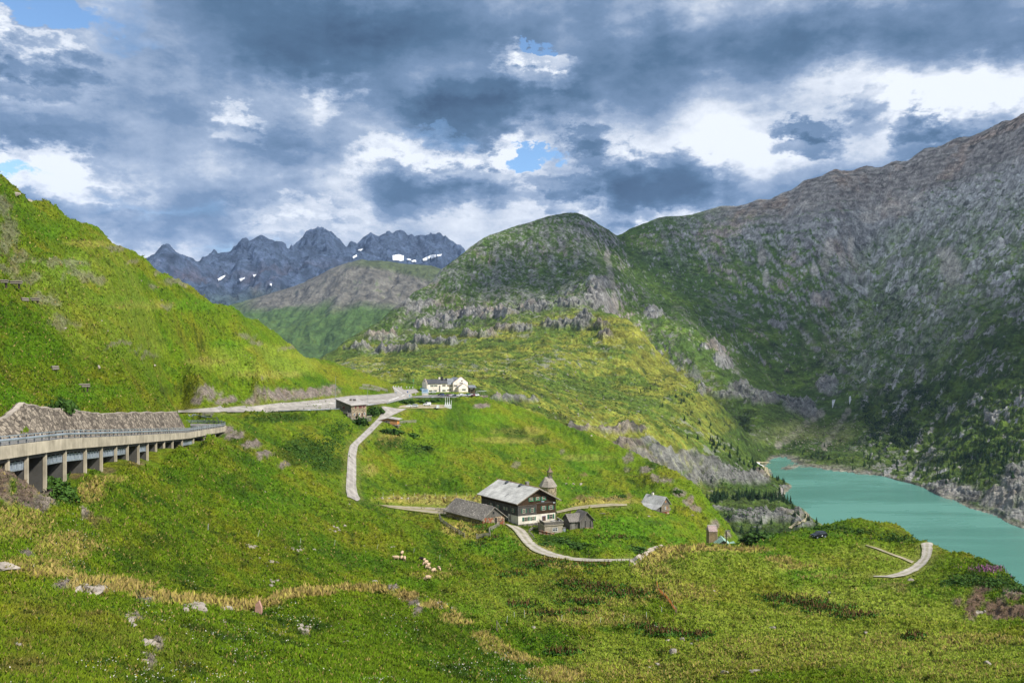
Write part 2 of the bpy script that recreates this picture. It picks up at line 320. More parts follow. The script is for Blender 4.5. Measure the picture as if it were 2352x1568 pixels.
ROADS = {
 'driveway': ([(876,934),(878,947),(869.6,960),(841,988.6),(803.6,1023.8),(799.2,1043.6),(796,1096),(794.4,1125),(798,1142.5)],
              [(935.5,939),(909,951),(887,962),(869.6,977),(852,996),(822.3,1023.8),(818,1048),(818.6,1081),(818,1116),(822.3,1138),(827.8,1146)]),
 'main_road': ([(409,943),(500,937),(600,931),(717,920),(746,917),(812,908.5),(860,907.5),(912,902)], [(409,949),(500,948),(600,947),(717,943),(746,942.5),(841,932.5),(889,927),(948,912.5)]),
 'hotel_lane': ([(905,908),(906,900),(903,893),(901,888.5)], [(948,912.5),(945,904),(928,896),(920,888.5)]),
 'forecourt': ([(926,896),(955,893)], [(944,905),(962,901)]),
 'terrace_lane': ([(940,911.5),(985,907),(1040,906.5),(1112,907.5)], [(952,914),(990,913.6),(1045,913.6),(1115,914.2)]),
 'lower_car_park': ([(930,931),(960,929),(1000,929),(1020,930)], [(912,938),(950,938.5),(1000,939.5),(1023,938)]),
 'farm_track': ([(870,1160),(930,1162),(990,1164),(1030,1166)], [(896,1167),(950,1175),(1000,1182),(1030,1184)]),
 'meadow_track': ([(1277.5,1175),(1318.5,1164.5),(1357.6,1159.6),(1406.5,1156.6),(1440,1158)], [(1279.5,1180),(1318.5,1172),(1357.6,1167.4),(1406.5,1163.5),(1440,1163)]),
 'gravel_road': ([(1159.4,1203.5),(1178,1217),(1191.6,1234.8),(1205.3,1252.3),(1224.8,1268),(1260,1279.7),(1299,1287.5),(1338,1290.4),(1406.5,1291.4),(1450,1291)],
                 [(1189.7,1210.4),(1207.2,1219),(1217,1233),(1226.8,1246.5),(1246.3,1260),(1279.5,1272.9),(1318.5,1281.6),(1357.6,1284.6),(1406.5,1285.2),(1452,1284)]),
 'track_loop': ([(2143.4,1248.5),(2141.7,1267.2),(2138,1280.8),(2126.4,1297.9),(2109.3,1311.5),(2082,1323.4),(2051.4,1327.9),(2007,1325.8)],
                [(2114.4,1250.2),(2117.8,1263.8),(2116,1279),(2106,1291),(2089,1304.7),(2061.6,1316.6),(2034.4,1323.4),(2005.4,1324.1)]),
 'cart_track': ([(1990,1252),(2015,1259),(2040,1268.5),(2075,1281),(2100,1290)], [(1988,1254),(2013,1262),(2038,1272),(2073,1285),(2094,1295)]),
}
def resample(pl, n):
    a = np.array(pl, float); s = np.r_[0, np.cumsum(np.hypot(*np.diff(a, axis=0).T))]; q = np.linspace(0, s[-1], n)
    return np.stack([np.interp(q, s, a[:, 0]), np.interp(q, s, a[:, 1])], -1)
RIB = {}
flat_pts = []
for nm, (L, R) in ROADS.items():
    n = 110; l = resample(L, n); r = resample(R, n)
    pl = np.array([GA.at(*p)[:2] for p in l]); pr = np.array([GA.at(*p)[:2] for p in r])
    k = np.array([.2, .6, .2])
    for arr in (pl, pr):
        for _ in range(4): arr[1:-1] = .25 * arr[:-2] + .5 * arr[1:-1] + .25 * arr[2:]
    RIB[nm] = (pl, pr)
    for t in (0, .25, .5, .75, 1): flat_pts += list(pl * (1 - t) + pr * t)
FLATM = GA.near(flat_pts, 2.2, 6.5); ROADM = GA.near(flat_pts, .6, 1.6)
# house sites stay smooth
SITES = [(1190,1206),(1240,1200),(1150,1190),(1090,1195),(1060,1185),(1258,1136),(1330,1212),(1360,1210),(1520,1178),(800,960),(820,962),(890,982),(1010,905),(1040,905),(1070,905),(1090,909),(1881,1232),(1270,1225)] + [(px, py) for px in range(975, 1092, 9) for py in (903, 906, 909, 912)] + [(px, 934) for px in range(930, 1030, 12)]
SITEM = GA.near([GA.at(*p)[:2] for p in SITES], 5, 13)

def road_pts(off, n=70, d0=58, d1=232):
    """plan points of the cantilevered road; off = metres to the valley side of its outer edge"""
    out = []
    for d in np.linspace(d0, d1, n):
        out.append(Vector((road_x(d) + off + .55 * math.sin((d - 90) / 19.0), d, road_z(d))))
    c = out[-1]; tdir = Vector((-.2, 1, -.095)).normalized()
    ang = 0; p = Vector(c)
    for k in range(16):                         # bend to the left behind the wall
        ang += math.radians(8.0); q = Vector((tdir.x * math.cos(ang) - tdir.y * math.sin(ang), tdir.x * math.sin(ang) + tdir.y * math.cos(ang), -.02))
        p = p + q * (2.2 + off * .15); out.append(p.copy())
    return out
EDGE = road_pts(0)
# bench cut for the road
rx = -37.6 - .2 * GA.D; rz_ = np.interp(GA.D, [60, 85, 103.6, 133, 185, 230, 260], [-9.1, -11.2, -12.6, -15.7, -21.1, -24.6, -26.0])
cut = (GA.X > rx - 7.7) & (GA.X < rx + .2) & (GA.D > 55) & (GA.D < 236)
GA.Z = np.where(cut, np.minimum(GA.Z, rz_ - .55), GA.Z)
for k in range(66, len(EDGE)):
    a = EDGE[max(k - 1, 0)]; b = EDGE[min(k + 1, len(EDGE) - 1)]; t_ = b - a; t_.z = 0; t_.normalize(); cc = EDGE[k] + Vector((-t_.y, t_.x, 0)) * 4.2
    m_ = ((GA.X - cc.x) ** 2 + (GA.D - cc.y) ** 2) < 5.2 ** 2; GA.Z = np.where(m_, np.minimum(GA.Z, cc.z - .45), GA.Z)
GA.upd()
# ------------------------------------------------------------------ relief + ground cover of the near sheet
X, D, Z = GA.X, GA.D, GA.Z
att = (1 - np.maximum(FLATM, SITEM)) * sstep(D, 4, 25)
UP = GA.at  # shorthand
rockA_l = [(20, 540, 22, 60), (8, 480, 16, 30), (40, 600, 30, 14), (60, 640, 40, 10), (130, 610, 60, 12), (190, 640, 40, 14), (110, 690, 30, 18), (150, 740, 30, 14), (20, 620, 30, 12),
           (265, 565, 26, 6), (300, 600, 16, 5), (370, 625, 18, 6), (405, 650, 34, 8), (280, 800, 40, 5), (330, 820, 25, 4), (560, 770, 22, 6), (590, 785, 16, 6), (660, 800, 18, 4), (380, 705, 20, 5), (180, 605, 30, 10), (230, 640, 22, 8), (350, 660, 14, 6),
           (480, 905, 30, 14), (520, 918, 24, 10), (640, 905, 60, 12), (700, 905, 30, 10), (575, 922, 26, 8), (760, 893, 26, 14), (455, 920, 16, 10), (730, 898, 24, 10),
           (20, 1090, 50, 30), (70, 1120, 45, 22), (20, 1140, 45, 16), (95, 1160, 30, 10), (60, 1145, 60, 20), (540, 1000, 26, 12), (575, 1025, 22, 10), (610, 1050, 20, 8), (520, 985, 16, 8), (650, 1075, 16, 6),
           (1185, 1065, 10, 4, .6), (1290, 1040, 8, 4, .6), (1445, 1052, 12, 9, .8), (1485, 1078, 14, 10, .9), (1525, 1106, 16, 10, .9), (1560, 1133, 14, 10, .9), (1600, 1172, 14, 10, .9), (1640, 1210, 12, 9, .9), (1672, 1232, 10, 8, .9), (1505, 1095, 12, 10, .9), (1580, 1152, 12, 10, .9), (1440, 1075, 8, 6, .5),
           (2240, 1385, 26, 20), (2290, 1395, 36, 24), (2260, 1350, 22, 10), (2325, 1395, 30, 16), (2230, 1412, 16, 12), (2200, 1375, 14, 12), (2330, 1365, 22, 10), (2350, 1400, 30, 12),
           (950, 1385, 14, 8), (905, 1360, 12, 6), (960, 1400, 12, 8), (700, 1440, 12, 8), (200, 1180, 16, 10), (60, 1270, 16, 8), (1105, 935, 20, 5), (1210, 935, 16, 4), (600, 870, 12, 4), (150, 1345, 25, 6), (200, 1352, 30, 6), (340, 1385, 30, 6), (315, 1420, 14, 16), (360, 1490, 12, 16), (345, 1520, 8, 14)]
rockM = GA.patch(rockA_l, 5, 1.15); rockM = rockM * (1 - .45 * (GA.py < 850) * (GA.PX < 700))
soilM = GA.patch([(175, 1085, 30, 10), (240, 1075, 25, 8), (320, 1060, 25, 6), (130, 1105, 18, 10), (1000, 1150, 90, 7), (1100, 1150, 60, 5), (1395, 1143, 50, 5), (1330, 1150, 30, 4), (220, 1190, 30, 14), (1000, 1388, 22, 8), (1030, 1395, 20, 6), (930, 1375, 30, 6), (2050, 1345, 45, 6), (2070, 1355, 20, 5), (1340, 1098, 10, 4)], 8, .6)
PYS = GA.py.copy(); HILL = sstep(D * 0 + 960 - .02 * GA.PX - PYS, 0, 30) * sstep(880 - GA.PX, 0, 60) * (GA.X < -46 - .2 * D)
HQ = PYS - .60 * GA.PX; HS1 = fbm(GA.PX * .22, HQ, 26, 4, .6, 93); HS2 = fbm(GA.PX * .3, HQ, 70, 3, .55, 94)
FQ = PYS - .50 * GA.PX; FD1 = fbm(GA.PX * .28, FQ, 46, 4, .55, 95); FD2 = fbm(GA.PX * .35, FQ, 17, 3, .6, 99); FOLD = (1 - HILL) * sstep(D, 45, 85) * sstep(1750 - GA.PX, 0, 200)
W1 = fbm(X, D, 45, 4, .55, 1); W2 = fbm(X, D, 11, 4, .55, 2); W3 = fbm(X, D, 2.8, 3, .6, 3); W4 = fbm(X * 1.0, D, .9, 2, .6, 4)
W5 = fbm(X + 3 * W2, D + 3 * W2, 22, 4, .55, 9, True)
hum = np.abs(W2)                                    # hummocky turf
amp1 = np.clip(D / 120, .15, 1.6)
W6 = fbm(X, D, 19, 3, .5, 96)
nz = 1.7 * W1 * amp1 + 1.0 * W6 * np.clip(D / 110, .25, 1.3) + 1.0 * (hum - .25) * np.clip(D / 90, .3, 1.5) + .30 * W3 * np.clip(D / 70, .4, 1.3) + .10 * W4 + .8 * (W5 - .3) * np.clip((D - 40) / 200, 0, 1.6)
TU = fbm(GA.PX, GA.ld[None] * 700 + 0 * X, 11, 3, .65, 91); TV = fbm(GA.PX, GA.ld[None] * 900 + 0 * X, 34, 3, .6, 92)
nz = nz + D * (.0022 * TU + .0030 * np.abs(TV)) * sstep(D, 12, 40)
nz = nz + FOLD * np.minimum(D, 300) * (.0085 * FD1 + .0025 * FD2)
nz = nz + HILL * D * (.0045 * HS1 + .0055 * HS2)
ter = np.sin((Z + 2.0 * W2 + .8 * W3) * 3.4)         # cattle terraces on steep turf
nz = nz + .10 * ter * np.clip(D / 120, 0, 1.5)
R1 = fbm(X + 2 * W2, D + 2 * W2, 6, 5, .6, 21, True)
nz = nz + (.55 * W2 + .22 * W3) * sstep(D, 16, 35) * sstep(D, 150, 90)
nz = nz + rockM * (R1 - .3) * np.clip(D / 60, .7, 1.5) * .8
under = (np.abs(X - (-42.0 - .2 * D)) < 7.5) & (D > 55) & (D < 245)
nz = np.where(under, nz * .15 - .25, nz)
GA.Z = Z + nz * att; hs_ = (GA.PX > 968) & (GA.PX < 1095) & (GA.D > 545) & (GA.D < 650); GA.Z = np.where(hs_, np.minimum(GA.Z, -(900 - CY) / F * GA.D), GA.Z); GA.upd()

mid = np.array((.108, .170, .0065)); lush = np.array((.062, .138, .0045)); olive = np.array((.190, .185, .013)); straw = np.array((.50, .37, .115)); deep = np.array((.024, .052, .0050))
def cl3(m): return np.clip(m, 0, 1)
V1 = fbm(X, D * .8, 30, 4, .6, 31); V2 = fbm(X, D, 8, 4, .6, 32); V3 = fbm(X, D, 90, 3, .5, 33); V4 = fbm(X, D, 2.2, 3, .65, 34)
c = np.broadcast_to(mid, X.shape + (3,)).copy()
c = lerp(c, lush, cl3(sstep(V1 + .5 * V2, .05, .5) * .9))
c = lerp(c, olive, cl3(sstep(-V1 + .6 * V2 + .3 * V3, .0, .55) * .85))
c = lerp(c, np.array((.075, .150, .004)), cl3(HILL * sstep(HS2 + .6 * HS1, .0, .45) * .9)); c = lerp(c, np.array((.160, .172, .010)), cl3(HILL * sstep(-HS1 - .4 * HS2, .05, .5) * .9)); c = lerp(c, deep * 1.1, cl3(HILL * sstep(HS1 + .4 * V4, .38, .62) * .75))
c = lerp(c, np.array((.175, .190, .012)), cl3(FOLD * sstep(FD1 + .4 * FD2, .08, .45) * .8)); c = lerp(c, np.array((.045, .100, .005)), cl3(FOLD * sstep(-FD1 + .5 * FD2, .08, .45) * .85))
c = lerp(c, deep, cl3(sstep(V2 - .35 * V1 + .5 * V4, .22, .62) * .75))
RIDGE = [(120, 1318, 60, 8.2, .8), (200, 1336, 60, 8.2, 1), (280, 1352, 60, 7.5, 1), (360, 1368, 60, 7.5, 1), (440, 1378, 60, 7.5, 1), (520, 1386, 60, 6.8, 1), (600, 1386, 50, 6.8, 1), (660, 1370, 40, 7.5, 1), (720, 1356, 45, 6.1, 1), (790, 1351, 45, 5.4, 1), (860, 1355, 45, 4.8, 1), (930, 1364, 40, 4.8, 1), (1000, 1390, 40, 8.2, .8), (1060, 1425, 40, 9.5, .7), (1120, 1460, 40, 10.9, .6), (1200, 1510, 50, 12.2, .7), (1290, 1556, 60, 10.9, .7)]
dry = GA.patch(dens([(80, 1300, 90, 18, .5), (250, 1345, 90, 16, .9), (430, 1378, 70, 10, .9), (560, 1392, 60, 9, 1), (700, 1362, 60, 9, 1), (830, 1350, 60, 6, 1), (940, 1366, 40, 6, 1), (1040, 1420, 30, 14, .6), (1150, 1480, 50, 20, .5), (1280, 1550, 70, 20, .7)], 9999) +
               [(30, 1200, 80, 40, .35), (150, 1250, 80, 30, .45), (250, 1100, 40, 10, .4), (210, 1130, 30, 25, .6), (1520, 1275, 50, 14, .8), (1600, 1259, 90, 6, 1), (1700, 1260, 60, 6, .9), (1500, 1310, 50, 20, .5), (1830, 1300, 60, 8, .6), (1900, 1325, 60, 6, .5), (1560, 1360, 90, 26, .4),
                (1000, 1146, 130, 10, .85), (1130, 1146, 60, 8, .8), (1400, 1150, 70, 9, .8), (1350, 1160, 60, 5, .5), (1050, 1215, 40, 14, .6), (1085, 1225, 26, 14, .5), (1240, 1262, 30, 10, .5), (1270, 1285, 40, 6, .5), (1000, 1320, 60, 8, .3), (1300, 1300, 50, 6, .5),
                (1800, 1500, 250, 40, .25), (2100, 1480, 200, 25, .3), (1500, 1540, 220, 30, .25), (1850, 1370, 60, 8, .4), (2250, 1470, 120, 14, .45), (2200, 1540, 200, 25, .25), (1900, 1410, 150, 12, .2), (1420, 1380, 80, 15, .3), (1350, 1420, 120, 20, .35),
                (1200, 990, 60, 10, .4), (1350, 1050, 60, 8, .4), (1180, 1010, 100, 8, .35), (330, 700, 100, 10, .3), (200, 560, 60, 8, .35), (620, 860, 90, 8, .35), (480, 830, 60, 8, .3), (900, 1010, 30, 20, .5), (850, 1080, 20, 16, .4)], 12, .6)
dry = np.maximum(dry, GA.patch(RIDGE, 13, .28)); KN_ = GA.patch([(1500, 1285, 36, 9, .8), (1560, 1262, 60, 8, 1), (1640, 1259, 60, 6, 1), (1720, 1262, 50, 6, .9), (1790, 1285, 40, 7, .6), (1000, 1150, 110, 9, .8), (1090, 1148, 70, 8, .8)], 18, .35); dry = np.maximum(dry, KN_)
c = lerp(c, straw, cl3(dry * (.72 + .5 * V4 + .25 * V2)))
lushM = GA.patch([(150, 620, 60, 30, .8), (450, 700, 60, 15, .6), (120, 530, 30, 20, .8), (280, 690, 80, 14, .5), (60, 800, 60, 40, .5), (200, 900, 90, 20, .7), (30, 920, 40, 30, .8), (540, 790, 60, 10, .6), (650, 830, 50, 8, .5),
                  (1450, 1210, 120, 25, .8), (1360, 1255, 60, 15, .6), (1560, 1240, 30, 10, .8), (1300, 1130, 50, 25, .5), (1350, 1060, 40, 30, .5), (1100, 1260, 60, 15, .7), (1170, 1250, 30, 20, .8), (600, 1160, 80, 30, .4), (1050, 1400, 90, 15, .6), (960, 1340, 80, 12, .5), (1880, 1320, 80, 16, .9), (1960, 1390, 80, 16, .5), (2020, 1345, 60, 12, .5), (2150, 1360, 70, 14, .7), (2330, 1290, 60, 15, .5), (1120, 960, 60, 12, .5), (950, 1050, 60, 20, .5), (1420, 1140, 30, 10, .6), (1000, 1020, 90, 30, .4)], 14, .7)
c = lerp(c, np.array((.082, .195, .007)), cl3(lushM * .8))
deepM = GA.patch([(640, 960, 80, 10, .9), (700, 1040, 60, 30, .9), (760, 1060, 40, 30, .8), (600, 940, 50, 6, .6), (900, 1020, 40, 18, .9), (960, 1035, 40, 14, .7), (860, 940, 22, 20, .8), (1190, 1000, 30, 14, .8), (1160, 985, 20, 10, .6), (1240, 1010, 22, 10, .8), (1500, 1060, 20, 12, .7), (1280, 1240, 40, 10, .8), (1340, 1255, 30, 8, .8), (1500, 1200, 24, 8, .7), (1720, 1225, 50, 12, .9), (1790, 1222, 30, 8, .7), (1900, 1210, 50, 6, .5), (1960, 1218, 40, 5, .7), (2080, 1240, 40, 8, .6), (2050, 1222, 40, 5, .6),
                  (2230, 1330, 40, 16, .9), (2300, 1340, 40, 14, .9), (2180, 1330, 22, 12, .7), (2270, 1300, 40, 12, .7), (2330, 1345, 30, 16, .8), (110, 1110, 30, 22, .9), (150, 1140, 25, 20, .9), (300, 1270, 40, 18, .7), (360, 1240, 40, 18, .7), (450, 1310, 50, 16, .7), (330, 1300, 60, 14, .7), (540, 1360, 40, 10, .6), (700, 1430, 60, 20, .4), (1000, 1460, 60, 40, .5), (1050, 1530, 60, 30, .5), (880, 1420, 40, 16, .5), (1250, 1350, 60, 10, .5), (1330, 1370, 70, 14, .6), (1150, 1500, 60, 10, .3), (1400, 1500, 80, 10, .4), (480, 880, 60, 8, .5), (400, 900, 50, 12, .5), (880, 895, 30, 6, .6), (1010, 918, 70, 5, .8), (940, 920, 30, 4, .8), (1080, 922, 40, 4, .6), (560, 1010, 30, 14, .5)], 15, .8)
c = lerp(c, deep, cl3(deepM * (.75 + .5 * V4)))
fgd = sstep(V2 + .55 * V4 + .3 * W2, .12, .5) * sstep(140, 60, D) if False else sstep(V2 + .6 * V4, .10, .45) * (1 - sstep(D, 70, 130)); c = lerp(c, np.array((.030, .070, .006)), cl3(fgd * .7))
heath = GA.patch([(250, 1460, 200, 60, .5), (80, 1400, 90, 40, .5), (60, 1530, 70, 25, .8), (400, 1520, 120, 30, .4), (40, 1480, 30, 12, .9), (300, 1330, 90, 18, .3), (220, 1410, 50, 10, .6)], 16, .9)
c = lerp(c, np.array((.16, .105, .035)), cl3(heath * (.40 + .9 * V4 - .6 * V2)))
soil = np.array((.20, .125, .075)); c = lerp(c, soil, cl3(soilM * (.6 + .6 * V4)))
bare = sstep(W2 + .6 * V4 + .25 * W1, .62, .85) * sstep(D, 60, 130); c = lerp(c, np.array((.17, .12, .065)), bare * .55)
yel = GA.patch([(1900, 1440, 400, 110, .8), (1600, 1320, 200, 60, .7), (2000, 1300, 160, 50, .6), (1250, 1380, 220, 70, .4), (2200, 1520, 250, 60, .7), (1500, 1500, 200, 60, .6), (1080, 1150, 220, 18, .5), (250, 700, 300, 130, .35), (600, 830, 150, 40, .4)], 17, .5)
c = lerp(c, np.array((.285, .325, .046)), cl3(yel * (.72 + .8 * V1 + .6 * V2)))
rk = np.array((.185, .155, .130)) * (1 + .5 * (R1 - .3) + .35 * V4)[..., None]
rk = lerp(rk, np.array((.25, .15, .085)), cl3(sstep(V2 + .3 * V1, .1, .5) * .5))
rgrass = sstep(V4 + .5 * V2, .25, .5)
c = lerp(c, np.maximum(rk, .04), cl3(rockM * (1 - .75 * rgrass)))
verge = GA.near(flat_pts, .9, 2.6) * (1 - FLATM * .3)
c = lerp(c, np.array((.22, .175, .075)), cl3(verge * (.35 + .6 * V4)))
c = lerp(c, deep, cl3(sstep(TU + .6 * TV, .25, .7) * .24)); c = lerp(c, np.array((.20, .19, .03)), cl3(sstep(-TU + .5 * TV, .25, .7) * .35))
c = c * (1 + .30 * W3 + .2 * W4 + .25 * TU)[..., None]
dkr = GA.patch([(2250, 1380, 60, 40, 1), (2320, 1400, 50, 30, 1), (30, 1110, 70, 50, .6)], 19, .4); c = c * (1 - .45 * dkr * rockM)[..., None] * (1 + (dkr * rockM)[..., None] * np.array((.25, .0, -.2))) * 1.10
COL_A = np.clip(c, .004, .7)

# ------------------------------------------------------------------ ground material: per-point albedo broken up by fine noise
def ground_mat(name, s1, s2, bump, var=.5, white=0.0, dist=1.0, fleck=0):
    m = bpy.data.materials.new(name); m.use_nodes = True; t = NT(m.node_tree)
    b = t.n['Principled BSDF']; b.inputs['Roughness'].default_value = .95; b.inputs['Specular IOR Level'].default_value = .12
    at = t.node('ShaderNodeAttribute', attribute_name='col')
    P = t.node('ShaderNodeNewGeometry').outputs['Position']
    na = t.noise(P, s1, 5, .65, .3); nb = t.noise(P, s2, 4, .7)
    k = t.math('MULTIPLY', t.maprange(na, .28, .72, 1 - var, 1 + var), t.maprange(nb, .25, .75, 1 - var * .8, 1 + var * .8))
    kc = t.node('ShaderNodeCombineXYZ', i_0=k, i_1=k, i_2=k).outputs[0]
    col = t.mix(1.0, at.outputs['Color'], kc, 'MULTIPLY')
    hs = t.node('ShaderNodeHueSaturation', i_Color=col); t.put(hs.inputs['Hue'], t.maprange(nb, .2, .8, .485, .515))
    col = hs.outputs[0]
    if fleck:
        f1 = t.noise(P, fleck, 6, .68, .4); f2 = t.noise(P, fleck * .12, 4, .6)
        lt = t.math('MULTIPLY', t.maprange(t.math('MULTIPLY_ADD', t.math('SUBTRACT', f2, .5), .7, f1), .60, .68), .55)
        col = t.mix(lt, col, (.27, .262, .245))
        dk_ = t.math('MULTIPLY', t.maprange(t.math('MULTIPLY_ADD', t.math('SUBTRACT', f2, .5), .5, f1), .40, .33), .60)
        col = t.mix(dk_, col, (.016, .022, .012))
    if white:
        vo = t.node('ShaderNodeTexVoronoi', i_Vector=P, i_Scale=white); pick = t.math('GREATER_THAN', t.noise(P, .08, 3), .56)
        sp = t.math('MULTIPLY', t.math('LESS_THAN', vo.outputs['Distance'], .13), pick)
        col = t.mix(t.math('MULTIPLY', sp, .6), col, (.5, .5, .38))
    t.put(b.inputs['Base Color'], col)
    bp = t.node('ShaderNodeBump', i_Strength=bump, i_Distance=dist, i_Height=t.math('ADD', t.math('MULTIPLY', na, 1.4), nb)); t.l.new(bp.outputs[0], b.inputs['Normal'])
    return m
M_turf = ground_mat('alpine_turf', .8, 3.2, 1.0, .42, 0, .7)
GA_OB = GA.mesh('meadow_terrain', COL_A, M_turf)

# ------------------------------------------------------------------ plateau, lake basin and mountains
LAKE = -175.0
def lk(px, py): return (px, py, -LAKE * F / (py - CY))
B = []
B += dens([(400, 880, 700), (800, 874, 720), (950, 872, 720), (1100, 885, 730), (1149, 914, 745), (1200, 945, 750), (1300, 962, 790), (1400, 1000, 790), (1480, 1035, 800)], 90)
B += [(400, 960, 640), (800, 955, 640), (1100, 965, 640), (1200, 1010, 640), (1300, 1060, 640), (1400, 1110, 640), (1500, 1160, 630), (1620, 1235, 625)]
B += [(700, 852, 950), (850, 855, 900), (1000, 862, 880), (1100, 870, 850), (1200, 880, 860), (1000, 840, 1050), (1150, 850, 1050), (1300, 850, 1120), (1300, 900, 950), (1400, 930, 920), (1500, 930, 1000), (1450, 970, 860), (1560, 985, 940), (1620, 1000, 970), (1400, 880, 1150), (1500, 870, 1200), (1560, 900, 1120)]
B += [(1500, 1062, 812), (1560, 1040, 860), (1560, 1095, 825), (1620, 1050, 900), (1620, 1112, 870), (1700, 1060, 955), (1680, 1035, 985), (1740, 1115, 915), (1700, 1120, 880), (1745, 1068, 1110), (1760, 1092, 1000), (1780, 1110, 945), (1500, 1120, 720), (1560, 1150, 740)]
B += [(1600, 1140, 790), (1680, 1140, 830), (1750, 1142, 850), (1800, 1150, 845), (1650, 1185, 730), (1750, 1172, 765), (1820, 1180, 770), (1850, 1200, 735), (1720, 1205, 705), (1780, 1205, 712), (1840, 1215, 690), (1700, 1235, 655), (1780, 1235, 650), (1700, 1290, 600), (1880, 1225, 685)]
# lake floor and shores
for px, py in ((1752, 1074), (1775, 1079), (1810, 1078), (1900, 1080), (1980, 1088), (2060, 1101), (2130, 1122), (2180, 1146), (2230, 1166), (2290, 1186), (2352, 1212), (2500, 1265), (2700, 1330)): B.append(lk(px, py))
for px, py in ((1815, 1100), (1850, 1150), (1890, 1190), (1950, 1150), (1950, 1230), (2050, 1180), (2050, 1250), (2150, 1200), (2150, 1300), (2250, 1250), (2250, 1340), (2352, 1300), (2352, 1380), (2500, 1400), (1900, 1110), (2000, 1120)):
    px_, py_, d_ = lk(px, py); B.append((px, CY + 187 * F / d_, d_))
for px, py in ((1772, 1088), (1800, 1104), (1817, 1114), (1812, 1124), (1802, 1136), (1832, 1164), (1862, 1184), (1886, 1201)): B.append(lk(px, py))
# bench with the yellow nose
B += dens([(740, 832, 1450), (850, 812, 1450), (1000, 790, 1430), (1120, 765, 1450), (1250, 740, 1470), (1330, 725, 1490), (1395, 722, 1480), (1440, 738, 1440), (1490, 780, 1390), (1540, 838, 1330), (1600, 890, 1270), (1680, 955, 1220), (1730, 1020, 1180)], 80)
B += behind([(1440, 738, 1440), (1490, 780, 1390), (1540, 838, 1330), (1600, 890, 1270), (1680, 955, 1220)], .45, (.05, .12))
B += [(1200, 790, 1320), (1350, 770, 1350), (1420, 800, 1280), (1300, 800, 1260), (1100, 810, 1250), (950, 826, 1250), (1500, 850, 1250), (1450, 840, 1210)]
# mountain: foot, face, crest
CRB = [(400, 1000, 1500), (640, 890, 1520), (740, 832, 1580), (830, 770, 1680), (890, 722, 1760), (950, 672, 1840), (1010, 622, 1930), (1060, 588, 2010), (1105, 556, 2080), (1180, 526, 2150), (1250, 506, 2200), (1290, 500, 2230), (1312, 494, 2250), (1345, 506, 2290), (1390, 527, 2350), (1440, 530, 2450), (1480, 519, 2490), (1520, 507, 2520), (1570, 503, 2520), (1620, 490, 2500), (1660, 474, 2460), (1740, 458, 2400), (1800, 440, 2370), (1850, 414, 2350), (1920, 388, 2300), (1990, 378, 2290), (2050, 367, 2270), (2120, 340, 2240), (2200, 315, 2200), (2260, 302, 2160), (2352, 262, 2060), (2500, 200, 1960), (2700, 130, 1900)]
B += dens(CRB, 45) + behind(CRB, .7, (.05, .16, .3))
B += [(900, 760, 1620), (1000, 740, 1680), (1000, 690, 1780), (1100, 700, 1720), (1100, 640, 1860), (1200, 690, 1700), (1200, 610, 1930), (1300, 680, 1700), (1300, 600, 1950), (1390, 690, 1680), (1390, 620, 1880), (1370, 560, 2100), (1430, 690, 1800), (1430, 620, 2050), (1440, 570, 2300)]
B += [(1500, 720, 1800), (1550, 800, 1650), (1600, 850, 1560), (1660, 905, 1480), (1720, 965, 1370), (1800, 1020, 1270), (1760, 1045, 1200), (1900, 1045, 1185), (1850, 1030, 1230), (1700, 850, 1700), (1600, 700, 1950), (1700, 700, 2000), (1600, 600, 2250), (1700, 580, 2220), (1800, 900, 1650), (1800, 780, 1850), (1800, 640, 2060), (1800, 520, 2250), (1900, 930, 1540), (1900, 860, 1700), (1915, 760, 1880), (1900, 985, 1370),
      (2000, 940, 1420), (2000, 1020, 1230), (2000, 850, 1630), (2000, 700, 1950), (2000, 560, 2140), (2100, 960, 1330), (2100, 1060, 1120), (2100, 850, 1540), (2100, 700, 1790), (2100, 520, 2058), (2100, 430, 2155), (2200, 1060, 1010), (2200, 960, 1200), (2200, 850, 1400), (2200, 700, 1640), (2200, 520, 1900), (2200, 410, 2060), (2300, 1060, 940), (2300, 960, 1090), (2300, 850, 1280), (2300, 700, 1520), (2300, 520, 1760), (2300, 400, 1930), (2352, 1130, 830), (2290, 1130, 860), (2240, 1120, 900), (2150, 1100, 980), (2450, 1000, 980), (2450, 700, 1420), (2450, 450, 1720), (2600, 900, 1050), (2600, 500, 1600), (2500, 1180, 800)]
GB = Sheet(B, 420, 2650, 1560, np.concatenate([np.geomspace(600, 1100, 220)[:-1], np.geomspace(1100, 1500, 160)[:-1], np.geomspace(1500, 2560, 340)[:-1], np.geomspace(2560, 3400, 14)]), (230, 170))
print('B built', GB.X.shape)
X, D, PX = GB.X, GB.D, GB.PX
Zs = GB.Z.copy()
mount = sstep(D, 1350, 1650); bench = 1 - mount
n1 = fbm(X, D, 260, 4, .5, 41); n2 = fbm(X, D, 70, 5, .55, 42); n3 = fbm(X, D, 18, 4, .6, 43); n4 = fbm(X, D, 6, 2, .6, 44)
gl = fbm(X + 60 * n1, D * .22 + 20 * n2, 95, 4, .55, 45, True)       # gullies that run down the fall line
gl2 = fbm(X + 14 * n2, D * .3, 30, 3, .55, 46, True)
rough = fbm(X + 10 * n2, D + 10 * n2, 40, 5, .62, 47, True)
rb = np.interp(GB.py, [300, 400, 440, 500, 580, 700, 870, 1000], [2420, 2260, 2130, 2050, 1955, 1915, 1905, 1960])
rightM = sstep(PX + 45 * n2 - rb, -15, 60) * sstep(D, 800, 1000)
hgt = Zs - LAKE
